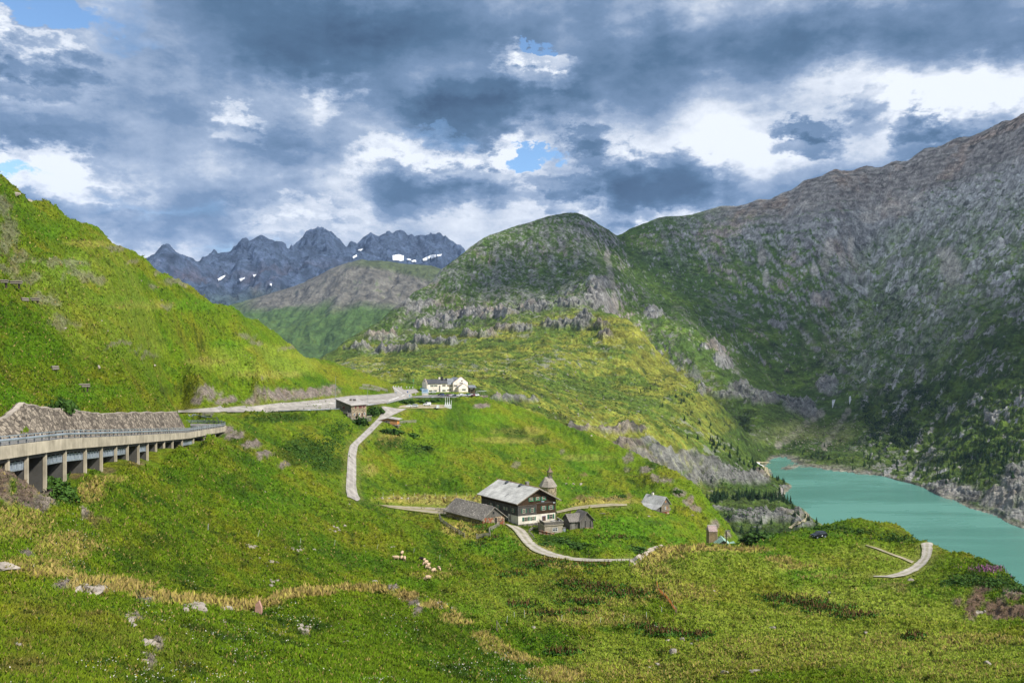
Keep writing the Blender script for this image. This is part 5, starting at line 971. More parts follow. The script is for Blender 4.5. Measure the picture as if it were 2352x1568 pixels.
def stable():
    o = P3(1108.5, 1203, 244); L = skew(104)
    r = thing('stable', 'low grey stable with shaggy shake roof and red stone gable base', 'barn', o, math.radians(29)); W, Ln = 7.6, 18.2; U = L(1, 0, 0); Vv = L(0, 1, 0)
    bx = lambda mb, a0, a1, b0, b1, z0, z1: mb.box(L(a0, b0, z0), L(a1 - a0, 0, 0), L(0, b1 - b0, 0), (0, 0, z1 - z0))
    bx(MB(), .1, W - .1, .05, Ln, -2.2, 1.75).build('stone_wall', M['palestone'], r)
    mb = MB(); bx(mb, -.02, 4.0, -.06, .3, -2.2, 1.8); bx(mb, 5.0, W, -.06, .3, -2.2, 1.8); bx(mb, 4.0, 5.0, -.06, .3, 1.5, 1.8); mb.build('brick_wall', M['redstone'], r)
    mb = MB(); mb.prism([L(0, -.12, 1.8), L(W, -.12, 1.8), L(W / 2, -.12, 4.75)], L(0, .25, 0)); mb.build('gable_planks', M['greyplank'], r)
    rf = gable_roof(MB(), L, -.75, W + .75, -.55, Ln + .4, 1.35, 5.0, .2).build('roof', M['roofshake'], r)
    mb = MB(); rr = random.Random(8)
    for i in range(150):                                     # lifted shakes
        a = rr.uniform(-.6, W / 2 - .15); b = rr.uniform(-.4, Ln); z = 1.35 + (a + .75) / (W / 2 + .75) * 3.65 + .03
        mb.prism([L(a, b, z), L(a + .28, b, z + .26), L(a + .28, b, z + .32), L(a, b, z + .09)], L(0, rr.uniform(.12, .3), 0))
    for i in range(60): b = rr.uniform(-.4, Ln); mb.box(L(W / 2 - .15, b, 4.9), (.3, 0, 0), L(0, .2, 0), (0, 0, rr.uniform(.1, .22)))
    mb.build('loose_shakes', mat('split_shake', (.46, .42, .39), (.17, .15, .135), 1.5, .95), rf)['kind'] = 'stuff'
    mb = MB()
    for s in (-.75, W + .75): mb.prism([L(s, -.6, 1.35), L(W / 2, -.6, 5.0), L(W / 2, -.6, 4.75), L(s, -.6, 1.1)], L(0, .06, 0))
    mb.build('bargeboard', M['fencewood'], rf)
    win(r, L(W / 2 - .15, -.12, 3.1), U, (0, -1, 0), .5, .75, None, 'greyplank', False)
    MB().box(L(4.05, .05, -1.5), L(.9, 0, 0), (0, .1, 0), (0, 0, 3.0)).build('doorway', plain('dark_opening', (.012, .010, .008), .9), r)
    mb = MB().box(L(4.02, -.14, -1.5), L(.12, 0, 0), (0, .1, 0), (0, 0, 3.1)); mb.box(L(4.86, -.14, -1.5), L(.12, 0, 0), (0, .1, 0), (0, 0, 3.1)); mb.build('door_frame', M['fencewood'], r)
stable()
def wood_barn():
    o = P3(1309, 1213, 246); r = thing('wooden_barn', 'small grey plank barn with crossed shake roofs beside the terrace', 'barn', o, math.radians(16))
    L = skew(100); W, Dp = 7.3, 4.0
    bx = lambda mb, a0, a1, b0, b1, z0, z1: mb.box(L(a0, b0, z0), L(a1 - a0, 0, 0), L(0, b1 - b0, 0), (0, 0, z1 - z0))
    mb = MB(); bx(mb, 0, W, 0, Dp, -.9, 2.35); mb.prism([L(0, 0, 2.35), L(0, Dp, 2.35), L(0, Dp / 2, 4.0)], L(3.2, 0, 0)); bx(mb, 3.0, W + .05, -.6, Dp, -.3, 2.35); mb.prism([L(3.0, -.6, 2.35), L(W + .05, -.6, 2.35), L((3 + W) / 2, -.6, 4.75)], L(0, Dp + .6, 0)); mb.build('plank_wall', M['greyplank'], r)
    bx(MB(), 4.4, W + .12, -.7, Dp, -1.2, .12).build('stone_base', M['redstone'], r)
    gable_roof(MB(), L, -.45, 4.6, -.5, Dp + .5, 2.1, 4.2, .16, 'a').build('roof', M['roofshake'], r)
    gable_roof(MB(), L, 2.55, W + .5, -1.05, Dp + .4, 2.15, 5.0, .18).build('roof', M['roofshake'], r)
    mb = MB().bx(-.02, .05, -.03, .1, -.8, 2.35); 
    MB().tube(L(1.2, 2.0, 3.8), L(1.2, 2.0, 5.2), .13).build('stove_pipe', plain('rusty_pipe', (.10, .055, .04), .8), r)
    for a in (4.6, 6.3): MB().box(L(a, -.64, .1), L(.28, 0, 0), (0, .05, 0), (0, 0, 2.1)).build('slot', plain('dark_slot', (.02, .018, .016), .9), r)
    d = MB().box(L(.5, -.05, -.4), L(1.1, 0, 0), (0, .06, 0), (0, 0, 2.2)).build('door', mat('pale_planks', (.23, .22, .20), (.15, .14, .125), 2, .9, 'vplank', rows=.2), r)
wood_barn()
def chapel():
    o = P3(1258.5, 1133, 297); r = thing('chapel', 'octagonal stone chapel with shingled hood roof and bell turret', 'chapel', o, math.radians(22))
    k = 8; R = 3.15; ring = lambda R, z, ph=math.pi / 8: [Vector((R * math.cos(ph + 2 * math.pi * i / k), R * math.sin(ph + 2 * math.pi * i / k), z)) for i in range(k)]
    def frus(rs):
        mb = MB(); mb.v = [p for R_, z in rs for p in ring(R_, z)]
        mb.f = [(i + j * k, (i + 1) % k + j * k, (i + 1) % k + (j + 1) * k, i + (j + 1) * k) for j in range(len(rs) - 1) for i in range(k)] + [tuple(reversed(range(k))), tuple(range((len(rs) - 1) * k, len(rs) * k))]; return mb
    frus([(R, -2), (R, 3.0)]).build('wall', M['palestone'], r)
    # hipped hood with a short ridge
    rg = 1.15; base = ring(R + .4, 2.85); mid_ = ring(R - .9, 4.75)
    mb = MB(); mb.v = base + mid_ + [Vector((-rg, 0, 6.3)), Vector((rg, 0, 6.3))]
    mb.f = [(i, (i + 1) % k, (i + 1) % k + k, i + k) for i in range(k)]
    for i in range(k):
        a, b = mid_[i], mid_[(i + 1) % k]; ta = 16 if a.x < 0 else 17; tb = 16 if b.x < 0 else 17
        mb.f.append((i + k, (i + 1) % k + k, tb) if ta == tb else (i + k, (i + 1) % k + k, tb, ta))
    mb.f.append(tuple(reversed(range(k)))); rf = mb.build('roof', mat('grey_wood_shingle', (.34, .30, .25), (.25, .22, .185), 2, .95, 'shingle', c3=(.40, .36, .31), rows=.2, width=.25), r)
    t = MB().bx(.05, 1.45, -.7, .7, 5.4, 6.4); 
    for x in (.05, 1.25):
        for y in (-.7, .5): t.bx(x, x + .2, y, y + .2, 6.4, 7.7)
    t.bx(0, 1.5, -.75, .75, 7.7, 8.1); tr = t.build('bell_turret', M['greyplank'], r)
    sp = MB(); b = [Vector((.75 + x * 1.0, y * 1.0, 8.05)) for x, y in ((-1, -1), (1, -1), (1, 1), (-1, 1))]; sp.v = b + [Vector((.75 + x * .45, y * .45, 8.75)) for x, y in ((-1, -1), (1, -1), (1, 1), (-1, 1))] + [Vector((.75, 0, 10.2))]
    sp.f = [(i, (i + 1) % 4, (i + 1) % 4 + 4, i + 4) for i in range(4)] + [(4 + i, 4 + (i + 1) % 4, 8) for i in range(4)] + [(3, 2, 1, 0)]; sp.build('spire', mat('brown_spire_shingle', (.22, .165, .115), (.15, .115, .085), 3, .95), tr)
    MB().tube((.75, 0, 10.1), (.75, 0, 11.0), .035).bx(.5, 1.0, -.03, .03, 10.6, 10.68).build('cross', M['darksteel'], tr)
    bell = MB().tube((.75, 0, 6.7), (.75, 0, 7.3), .42, .2, 12).build('bell', plain('bronze', (.12, .08, .04), .4, metal=.8), tr)
    n = Vector((math.cos(-math.pi / 4), math.sin(-math.pi / 4), 0)); h = Vector((-n.y, n.x, 0)); ap = R * math.cos(math.pi / 8)
    win(r, n * ap + UPV * 1.6, h, n, .38, 1.5, None, 'brick', False); n = Vector((0, -1, 0)); 
chapel()
def log_hut():
    o = P3(1519, 1177, 331); L = skew(103); r = thing('log_hut', 'log hut with silvery shingle roof and white chimney on the right slope', 'hut', o, math.radians(33))
    W, Ln = 4.7, 9.2; U = L(1, 0, 0); Vv = L(0, 1, 0)
    bx = lambda mb, a0, a1, b0, b1, z0, z1: mb.box(L(a0, b0, z0), L(a1 - a0, 0, 0), L(0, b1 - b0, 0), (0, 0, z1 - z0))
    bx(MB(), -2.0, W, .2, Ln, -2, .25).build('stone_base', M['redstone'], r)
    bx(MB(), 0, W, 0, Ln, .25, 3.15).build('log_wall', M['barkplank'], r)
    mb = MB().prism([L(0, -.05, 3.15), L(W, -.05, 3.15), L(W / 2, -.05, 6.0)], L(0, Ln, 0)); bx(mb, -2.1, 0, .6, Ln - .4, -1, 1.55); mb.build('gable_planks', M['greyplank'], r)
    rf = MB(); rf.prism([L(W / 2, -.5, 6.45), L(W + .55, -.5, 2.95), L(W + .55, -.5, 2.78), L(W / 2, -.5, 6.25)], L(0, Ln + .9, 0)); rf.prism([L(W / 2, -.5, 6.45), L(-.55, -.5, 3.1), L(-.55, -.5, 2.9), L(W / 2, -.5, 6.25)], L(0, Ln + .9, 0)); rf.prism([L(-.55, -.5, 3.1), L(-3.0, .2, 1.45), L(-3.0, .2, 1.28), L(-.55, -.5, 2.9)], L(0, Ln + .9, 0))
    rf = rf.build('roof', M['roofpale'], r)
    ch = MB(); bx(ch, W / 2 - .35, W / 2 + .35, 6.0, 6.7, 5.6, 7.3); ch.build('chimney', M['plaster'], rf); MB().tube(L(W / 2, 6.35, 7.3), L(W / 2, 6.35, 7.7), .2).build('cowl', M['darksteel'], rf)
    w = win(r, L(2.3, 0, 1.75), U, (0, -1, 0), .55, .95, None, 'white'); MB().box(L(2.75, -.06, 1.2), L(.6, 0, 0), (0, .06, 0), (0, 0, 1.1)).build('shutter', M['orange'], w)
    MB().box(L(2.05, -.1, 3.9), L(.65, 0, 0), (0, .06, 0), (0, 0, .9)).build('hatch', M['orange'], r)
    MB().box(L(2.2, -.1, -1.4), L(1.0, 0, 0), (0, .12, 0), (0, 0, 1.5)).build('cellar_door', plain('rust_red_door', (.20, .065, .03), .8), r)
    mb = MB()
    for i, z in enumerate((.5, .95, 1.4)): mb.tube(L(W - .05, .15, z), L(W + .8, .1, z), .13)
    mb.build('log_end', M['log'], r)
log_hut()
def brick_tower():
    o = P3(1638, 1262, 289); z0 = o.z; r = thing('brick_tower', 'narrow tan brick tower with rusty pitched sheet roof', 'tower', Vector((o.x, o.y, -77.5)), math.radians(6))
    w = 3.05; H = 8.6
    MB().bx(-w / 2, w / 2, 0, 3.0, -1, H).build('wall', M['brick'], r)
    mb = MB().bx(-w / 2 - .06, -w / 2 + .36, -.14, .02, -1, H).bx(w / 2 - .36, w / 2 + .06, -.14, .02, -1, H).bx(-w / 2 + .36, w / 2 - .36, -.14, .02, H - .55, H); mb.build('brick_pilaster', mat('pale_brick', (.30, .23, .15), (.22, .17, .11), 2, .95), r)
    MB().prism([(-w / 2 - .12, -.3, H + .02), (-w / 2 - .12, 1.5, H + 2.0), (-w / 2 - .12, 3.3, H + .02)], (w + .24, 0, 0)).build('roof', M['rustroof'], r)
    MB().bx(-w / 2 - .2, w / 2 + .2, 1.4, 1.6, H + 1.95, H + 2.08).build('ridge_cap', M['rooftin'], r)
brick_tower()
def green_shed():
    o = P3(1662.5, 1262, 284); zb = -75.6; r = thing('green_roofed_shed', 'grey plank shed with pale green sheet roof beside the brick tower', 'shed', Vector((o.x, o.y, zb)), math.radians(-3))
    zr = 4.9; e = 2.7
    MB().prism([(-2.5, 0, -1), (2.4, 0, -1), (2.4, 0, 3.0), (-.1, 0, 4.7), (-2.5, 0, 3.0)], (0, 6.4, 0)).build('plank_wall', M['greyplank'], r)
    mb = MB(); mb.prism([(-.1, -.35, zr), (-3.0, -.35, 2.85), (-3.0, -.35, 2.73), (-.1, -.35, 4.78)], (.35, 7.0, 0)); mb.prism([(-.1, -.35, zr), (2.7, -.35, 2.75), (2.7, -.35, 2.63), (-.1, -.35, 4.78)], (.35, 7.0, 0)); mb.build('roof', M['greenroof'], r)
    MB().prism([(2.6, .6, 2.75), (4.5, 1.0, 3.2), (4.5, 1.0, 3.1), (2.6, .6, 2.63)], (.25, 4.6, 0)).build('lean_to_roof', M['greenroof'], r); MB().bx(2.5, 4.2, 1.4, 5, -1, 2.7).build('lean_to_wall', M['greyplank'], r)
green_shed()
def utility_pole():
    o = P3(1668, 1256, 277); r = thing('utility_pole', 'dark wooden utility pole with crossbar in front of the green shed', 'pole', Vector((o.x, o.y, -75.5)), 0)
    H = -65.2 + 75.5 - .5
    MB().tube((0, 0, -1), (0, 0, H), .24, .18, 10).build('post', M['pole'], r)
    MB().bx(-.3, 1.4, -.5, .5, H - .15, H + .02).build('platform', M['greyplank'], r)
    for z in (H - 1.1, H - 1.95): MB().bx(-.55, .55, -.06, .06, z, z + .1).build('crossbar', M['pole'], r)
utility_pole()
def customs_house():
    o = P3(807, 962, 385); r = thing('stone_house', 'grey stone house with mono pitch roof below the main road', 'house', o, math.radians(50))
    L = skew(94); Wd, Ln = 9.3, 10.8; U = L(1, 0, 0); Vv = L(0, 1, 0); nL = Vector((-Vv.y, Vv.x, 0)); nF = Vector((0, -1, 0))
    z0 = 3.6                                            # upper storeys start above the slope
    MB().box(L(0, 0, -3), L(Wd, 0, 0), L(0, Ln, 0), (0, 0, 10.0)).build('wall', M['palestone'], r)
    mb = MB(); mb.prism([L(-.06, -.0, -3), L(-.06, -.0, 6.9), L(-.06, Ln, 8.0), L(-.06, Ln, -3)], L(.1, 0, 0)); mb.build('side_wall', M['greystone'], r)
    mb = MB(); mb.prism([L(-.08, 0, 6.95), L(-.08, Ln, 7.2), L(-.08, Ln, 9.4)], L(Wd, 0, 0)); mb.build('gable_planks', M['greyplank'], r)
    rf = MB().prism([L(-1.0, -.9, 6.8), L(-1.0, Ln + .7, 9.75), L(-1.0, Ln + .7, 9.45), L(-1.0, -.9, 6.5)], L(Wd + 1.9, 0, 0)).build('roof', M['roofgrey'], r)
    for a, b in ((4.2, 5.3), (5.9, 4.7)): 
        zz = 6.8 + (b + .9) / (Ln + 1.6) * 2.95
        c = MB().box(L(a, b, zz - .3), L(1.1, 0, 0), L(0, .8, 0), (0, 0, 1.15)).build('chimney', M['greystone'], rf); MB().box(L(a - .1, b - .1, zz + .95), L(1.3, 0, 0), L(0, 1.0, 0), (0, 0, .12)).build('cap', M['darkconc'], c)
    for a, w_ in ((2.6, .7), (5.0, .6), (6.0, .6), (7.7, .9)): win(r, L(a, -.02, 5.6), U, nF, w_, 1.0, None, 'redsh')
    for a in (1.9, 5.0, 8.1): win(r, L(a, -.02, 2.0), U, nF, .6, 1.1, None, 'white', False)
    MB().box(L(3.1, -.06, .1), L(.9, 0, 0), (0, .1, 0), (0, 0, 2.3)).build('door', M['door'], r); MB().box(L(6.2, -.06, .1), L(.9, 0, 0), (0, .1, 0), (0, 0, 2.3)).build('door', M['door'], r)
    win(r, L(-.1, 5.2, 5.2), Vv, nL, 1.2, 1.0, None, 'redsh')
    # lower block with roof terrace on the valley side
    lw = MB().box(L(-2.6, -.4, -3.5), L(2.55, 0, 0), L(0, Ln + 2.0, 0), (0, 0, 6.3)).build('lower_wall', M['greystone'], r)
    MB().box(L(-2.8, -.6, 2.8), L(2.7, 0, 0), L(0, Ln + 2.4, 0), (0, 0, .25)).build('terrace_slab', M['greyplank'], r)
    rl = MB()
    for z in (3.4, 3.8): rl.box(L(-2.75, -.5, z), L(.08, 0, 0), L(0, Ln + 2.2, 0), (0, 0, .2))
    for k in range(8): rl.box(L(-2.76, -.5 + k * 1.85, 3.0), L(.12, 0, 0), L(0, .12, 0), (0, 0, 1.05))
    rl.build('terrace_railing', M['fencewood'], r)
    win(r, L(-2.62, 4.4, .7), Vv, nL, 1.3, 1.1, None, 'redsh'); MB().box(L(-1.6, -.46, -.6), L(.8, 0, 0), (0, .1, 0), (0, 0, 2.2)).build('door', M['door'], r)
    fw = MB().box(L(-2.6, -3.0, -3.6), L(9.0, 0, 0), L(0, 2.6, 0), (0, 0, 3.3)).box(L(6.0, -4.0, -4.5), L(3.0, 0, 0), L(0, 3.6, 0), (0, 0, 4.6)).build('yard_wall', M['greystone'], r)
    rl = MB()
    for z in (.2, .6): rl.box(L(-2.6, -3.0, z), L(8.7, 0, 0), (0, .08, 0), (0, 0, .22)); rl.box(L(6.0, -4.0, z + .5), L(3.2, 0, 0), (0, .08, 0), (0, 0, .22))
    for k in range(8): rl.box(L(-2.6 + k * 1.25, -3.05, -.3), (.12, 0, 0), (0, .12, 0), (0, 0, 1.2))
    rl.build('yard_railing', M['fencewood'], r)
customs_house()
def timber_hut():
    o = P3(869.5, 976, 392); r = thing('stone_timber_hut', 'low hut half rubble stone and half orange planks beside the driveway', 'hut', o, math.radians(-2))
    MB().bx(0, 9.2, 0, 6, -3.5, 2.2).build('stone_wall', M['wallstone'], r); MB().bx(5.7, 9.25, -.05, 6.05, .25, 2.7).build('plank_wall', M['orange'], r)
    MB().bx(9.2, 9.3, .1, 5.9, .3, 2.9).build('side_planks', mat('fresh_orange_planks', (.52, .22, .06), (.40, .16, .045), 2, .8, 'vplank', rows=.25), r)
    mb = MB(); mb.prism([(-.8, -.6, 2.35), (4.6, -.6, 3.6), (4.6, -.6, 3.4), (-.8, -.6, 2.12)], (.9, 7.2, 0)); mb.prism([(4.6, -.6, 3.6), (9.9, -.6, 2.75), (9.9, -.6, 2.55), (4.6, -.6, 3.4)], (.9, 7.2, 0)); mb.build('roof', M['roofgrey'], r)
    mb = MB().prism([(0, -.02, 2.2), (5.7, -.02, 2.2), (5.7, -.02, 2.7), (4.6, -.02, 3.4), (0, -.02, 2.35)], (0, 6, 0)); mb.build('gable_planks', M['orange'], r)
    win(r, (4.1, -.02, 1.9), (1, 0, 0), (0, -1, 0), .5, .7, None, 'greyplank', False); MB().bx(3.0, 4.1, -.08, .02, -1.6, -.5).build('door', M['concrete'], r); win(r, (5.8, -.02, -1.2), (1, 0, 0), (0, -1, 0), .45, .6, None, 'greyplank', False)
    MB().bx(8.2, 11.0, -.9, 1.4, -.15, .1).build('deck', M['fencewood'], r)
timber_hut()
def hotel():
    o = P3(980.5, 905, 600); r = thing('hotel', 'cream hotel with stepped gables and dark roofs above its car park', 'hotel', o, math.radians(22))
    r.scale = (1.12, 1.12, .94)
    U, Vn, nF, nL = Vector((1, 0, 0)), Vector((0, 1, 0)), Vector((0, -1, 0)), Vector((-1, 0, 0)); box = lambda a0, a1, b0, b1, z0, z1: MB().bx(a0, a1, b0, b1, z0, z1)
    def stepped(a0, a1, ze, zt, n, z0=-2):
        am = (a0 + a1) / 2; half = (a1 - a0) / 2; pts = [(a0, z0), (a1, z0)]; R_ = []; st = (half - .45) / n; dz = (zt - ze) / n
        for i in range(n + 1): R_ += [(a1 - i * st, ze + i * dz + (0 if i else 0))]
        seq = [(a1, ze)]
        for i in range(n): seq += [(a1 - i * st, ze + (i + 1) * dz - dz * .25), (a1 - (i + 1) * st, ze + (i + 1) * dz - dz * .25)]
        seq += [(am + .45, zt)]
        return [(a0, z0), (a1, z0)] + seq + [(2 * am - a, z) for a, z in reversed(seq)]
    def gable_wall(a0, a1, ze, zt, n, at, axis, name='gable_wall', th=.5):
        poly = stepped(a0, a1, ze, zt, n); P = [(a, at, z) if axis == 'a' else (at, a, z) for a, z in poly]
        g = MB().prism(P, (0, th, 0) if axis == 'a' else (th, 0, 0)).build(name, M['cream'], r)
        cp = MB()
        for (x0, z0), (x1, z1) in zip(poly[2:-1], poly[3:]):
            if abs(z0 - z1) < 1e-6 and abs(x0 - x1) > .1:
                lo, hi = min(x0, x1), max(x0, x1)
                if axis == 'a': cp.bx(lo - .08, hi + .12, at - .12, at + th + .1, z0 + .003, z0 + .2)
                else: cp.bx(at - .12, at + th + .1, lo - .08, hi + .12, z0 + .003, z0 + .2)
        cp.build('step_coping', M['copper'], g); return g
    I3 = lambda a, b, z: Vector((a, b, z))
    box(0, 14, 0, 11, -3, 8.4).build('wall', M['cream'], r)
    rf = gable_roof(MB(), I3, .5, 14.6, -.5, 11.5, 8.35, 11.6, .25, 'a').build('roof', M['slate'], r)
    gable_wall(0, 11, 8.4, 12.3, 5, -.1, 'b')
    box(13.8, 20, 1.6, 11, -3, 7.4).build('wall', M['cream'], r)
    MB().prism([(13.6, 1.2, 7.35), (13.6, 6.2, 11.9), (13.6, 12, 7.35)], (6.6, 0, 0)).build('roof', M['zinc'], r)
    box(18.4, 28.6, -.8, 15, -3, 8.9).build('wall', M['cream'], r)
    MB().prism([(18.1, -.4, 8.7), (23.5, -.4, 12.6), (28.9, -.4, 8.7)], (0, 16, 0)).build('roof', M['zinc'], r)
    gable_wall(18.3, 28.7, 8.9, 13.3, 7, -1.1, 'a')
    box(20.5, 26.9, -6, -1.1, -3, 5.2).build('wall', M['cream'], r)
    MB().prism([(20.1, -5.7, 5.1), (23.7, -5.7, 7.6), (27.3, -5.7, 5.1)], (0, 4.6, 0)).build('roof', M['zinc'], r)
    gable_wall(20.4, 27.0, 5.3, 8.0, 5, -6.25, 'a')
    for z in (6.6, 2.6):
        for a in ((3.5, 6.2) if z > 5 else (2.6, 5.8)): win(r, (a, 0, z), U, nF, 1.0, 1.25, 'green', 'frame')
        win(r, (12.0, 0, z), U, nF, 1.0, 1.3, 'green' if z < 5 else 'darkgreen')
    box(8.6, 9.4, -.35, .0, -1, 6.7).build('drain_shaft', M['darkconc'], r)
    for a in (14.8, 16.2, 17.8): win(r, (a, 1.6, 6.1), U, nF, .7, .8, 'darkgreen')
    for a in (15.0, 16.6): win(r, (a, 1.6, 2.9), U, nF, .8, 1.0, 'darkgreen')
    win(r, (0, 3.4, 6.8), Vn, nL, .9, 1.4, None, 'darkgreen'); win(r, (-.1, 5.2, 10.2), Vn, nL, .4, .9, None, 'copper', False); win(r, (-.1, 6.6, 10.2), Vn, nL, .4, .9, None, 'copper', False)
    bl = MB().bx(-1.2, 0, 6.5, 9.5, 3.0, 3.15).bx(-1.2, -1.1, 6.5, 9.5, 3.15, 4.1).bx(-1.2, 0, 6.5, 6.6, 3.15, 4.1).build('balcony', M['greyplank'], r)
    win(r, (24.3, -1.1, 10.0), U, nF, 1.0, 1.2, None, 'darksteel'); MB().bx(23.2, 25.6, -1.9, -1.1, 9.0, 9.1).bx(23.2, 25.6, -1.95, -1.85, 9.1, 9.8).build('balcony', M['cream'], r)
    for z in (4.0, 1.0): win(r, (24.1, -6.25, z - .6), U, nF, 1.1, 1.35, 'green')
    win(r, (20.0, -1.1, 6.4), U, nF, 1.0, 1.2, 'darkgreen')
    for a, b, z in ((11.4, 3.5, 10.2), (14.4, 3.8, 10.6)): MB().bx(a, a + 1.0, b, b + 1.0, z - .5, z + 1.9).build('chimney', plain('black_chimney', (.02, .02, .022), .8), r)
    MB().bx(10.3, 11.3, 6.5, 7.5, 10.5, 13.0).build('chimney', M['cream'], r); MB().bx(12.0, 13.2, 6.2, 7.4, 10.5, 13.4).build('chimney', plain('soot_chimney', (.025, .024, .024), .8), r)
    cs = thing('conservatory', 'timber and glass restaurant annex with pale awning at the hotel end', 'annex', o + Vector((math.cos(math.radians(22)) * 31.5 + 2.2, math.sin(math.radians(22)) * 31.5 - 4.5, 0)), math.radians(12))
    MB().bx(0, 4.6, 0, 6, -2.5, 5.0).build('wall', mat('brown_glazed_wall', (.10, .075, .045), (.05, .04, .03), 2, .5, 'vplank', rows=.8), cs); MB().prism([(-.3, -2.5, 4.6), (-.3, 6, 6.2), (-.3, 6, 6.0), (-.3, -2.5, 4.45)], (5.6, 0, 0)).build('awning', M['zinc'], cs)
    MB().bx(1.0, 3.0, -.1, 0, 3.2, 4.0).build('sign_board', M['plaster'], cs)
hotel()
# ------------------------------------------------------------------ dam, fences, rails, signs
def fence_run(name, pts, label, cat, h, rails, post_step, m, pw=.12, sheet=GA, th=.05, group=None, sink=.3):
    """plank fence: posts and boards as parts, following the ground through the given spots"""
    P = [sheet.at(*p) for p in resample(pts, max(2, len(pts) * 3))]
    r = thing(name, label, cat, P[0], 0, group); o = P[0]
    s = [0]
    for a, b in zip(P[:-1], P[1:]): s.append(s[-1] + (b - a).length)
    n = max(1, min(40, round(s[-1] / post_step))); Q = []
    for k in range(n + 1):
        q = k / n * s[-1]; i = max(0, min(len(P) - 2, int(np.searchsorted(s, q)) - 1)); f = (q - s[i]) / max(1e-6, s[i + 1] - s[i]); Q.append(P[i].lerp(P[i + 1], f) - o)
    for q in Q: MB().bx(q.x - pw / 2, q.x + pw / 2, q.y - pw / 2, q.y + pw / 2, q.z - sink, q.z + h + .15).build('post', m, r)
    for z in rails:
        mb = MB()
        for a, b in zip(Q[:-1], Q[1:]):
            d = (b - a); t = Vector((d.y, -d.x, 0)).normalized() * th
            j = rnd.uniform(-.04, .04); mb.box(a + UPV * (z + j) - t * 1.6, d, t, UPV * .17)
        mb.build('rail', m, r)
    return r
fence_run('plank_fence', [(1008.5, 1187), (1013, 1199), (1037, 1216), (1067, 1234)], 'silvered plank fence curving along the lower side of the pen', 'fence', 1.15, (.15, .45, .8, 1.05), 1.9, M['fencewood'], .16, group='plank fences around the farm pen')
fence_run('plank_fence', [(1006, 1180), (1030, 1181), (1055, 1183)], 'silvered plank fence along the stable wall above the pen', 'fence', 1.1, (.25, .6, .95), 2.0, M['fencewood'], .14, group='plank fences around the farm pen')
fence_run('plank_fence', [(1000, 1174), (1014, 1174), (1026, 1177)], 'short plank fence at the far corner of the stable', 'fence', 1.0, (.25, .6, .9), 1.6, M['fencewood'], .14, group='plank fences around the farm pen')
fence_run('plank_fence', [(1126, 1230), (1123, 1219), (1133, 1216), (1147, 1207)], 'zigzag plank fence between the pen gate and the stable corner', 'fence', 1.1, (.3, .65, .95), 1.5, M['fencewood'], .16, group='plank fences around the farm pen')
def gate():
    a, b = GA.at(1095, 1237), GA.at(1126, 1232); r = thing('farm_gate', 'silvered wooden field gate with diagonal brace at the pen entrance', 'gate', a); d = b - a; t = Vector((d.y, -d.x, 0)).normalized() * .06
    for q in (Vector((0, 0, 0)), d): MB().bx(q.x - .11, q.x + .11, q.y - .11, q.y + .11, q.z - .4, q.z + 1.55).build('post', M['fencewood'], r)
    for z in (.15, .45, .75, 1.1): MB().box(UPV * z, d, t, UPV * .17).build('board', M['fencewood'], r)
    MB().prism([UPV * .2 - t * .1, UPV * .4 - t * .1, d + UPV * 1.25 - t * .1, d + UPV * 1.05 - t * .1], -t).build('brace', M['fencewood'], r)
gate()
fence_run('pole_fence', [(1216, 1222), (1228, 1216), (1250, 1214)], 'thin pole fence beside the cellar ramp', 'fence', 1.0, (.5, .9), 2.2, M['fencewood'], .09)
fence_run('pole_fence', [(1214, 1224), (1226, 1238)], 'leaning pole rail down beside the gravel road', 'fence', 1.0, (.45, .85), 2.2, M['fencewood'], .1)
fence_run('plank_fence', [(914, 972), (930, 971), (956, 970)], 'pale plank fence running right from the timber hut', 'fence', 1.3, (.1, .5, .9, 1.2), 1.6, M['fencewood'], .14)
fence_run('snow_fence', [(833, 888), (850, 889), (870, 894), (890, 900)], 'upper silvered snow fence on the bank above the car park', 'snow fence', 1.6, (.3, .65, 1.0, 1.35, 1.6), 3.0, M['fencewood'], .2, group='wooden snow fences on the bank')
fence_run('snow_fence', [(826, 893), (850, 895), (872, 899)], 'lower silvered snow fence on the bank above the car park', 'snow fence', 1.2, (.2, .55, .9, 1.2), 3.0, M['fencewood'], .2, group='wooden snow fences on the bank')
def rail_on(pts, label, n=30, step=4.0): 
    pth = [GA.at(*p) for p in resample(pts, n)]
    for i in range(1, n - 1): pth[i].z = .5 * pth[i].z + .25 * (pth[i - 1].z + pth[i + 1].z)
    guard_rail(pth, label, step, .75, double=False, zoff=.1)
rail_on([(640, 947), (690, 945.5), (746, 943.5), (780, 941.5)], 'guard rail along the car park edge left of the stone house')
rail_on([(845, 932.5), (862, 930.5)], 'short guard rail right of the stone house', 8)
rail_on([(889, 929), (905, 924.5), (925, 920), (948, 915.5)], 'guard rail on the bend beside the white parked cars')
rail_on([(955, 914.8), (1000, 914.6), (1046, 914.6)], 'guard rail in front of the hotel car park')
rail_on([(433, 957), (455, 959), (485, 963), (508, 971)], 'guard rail on the inside of the road bend past the stone wall', 14)
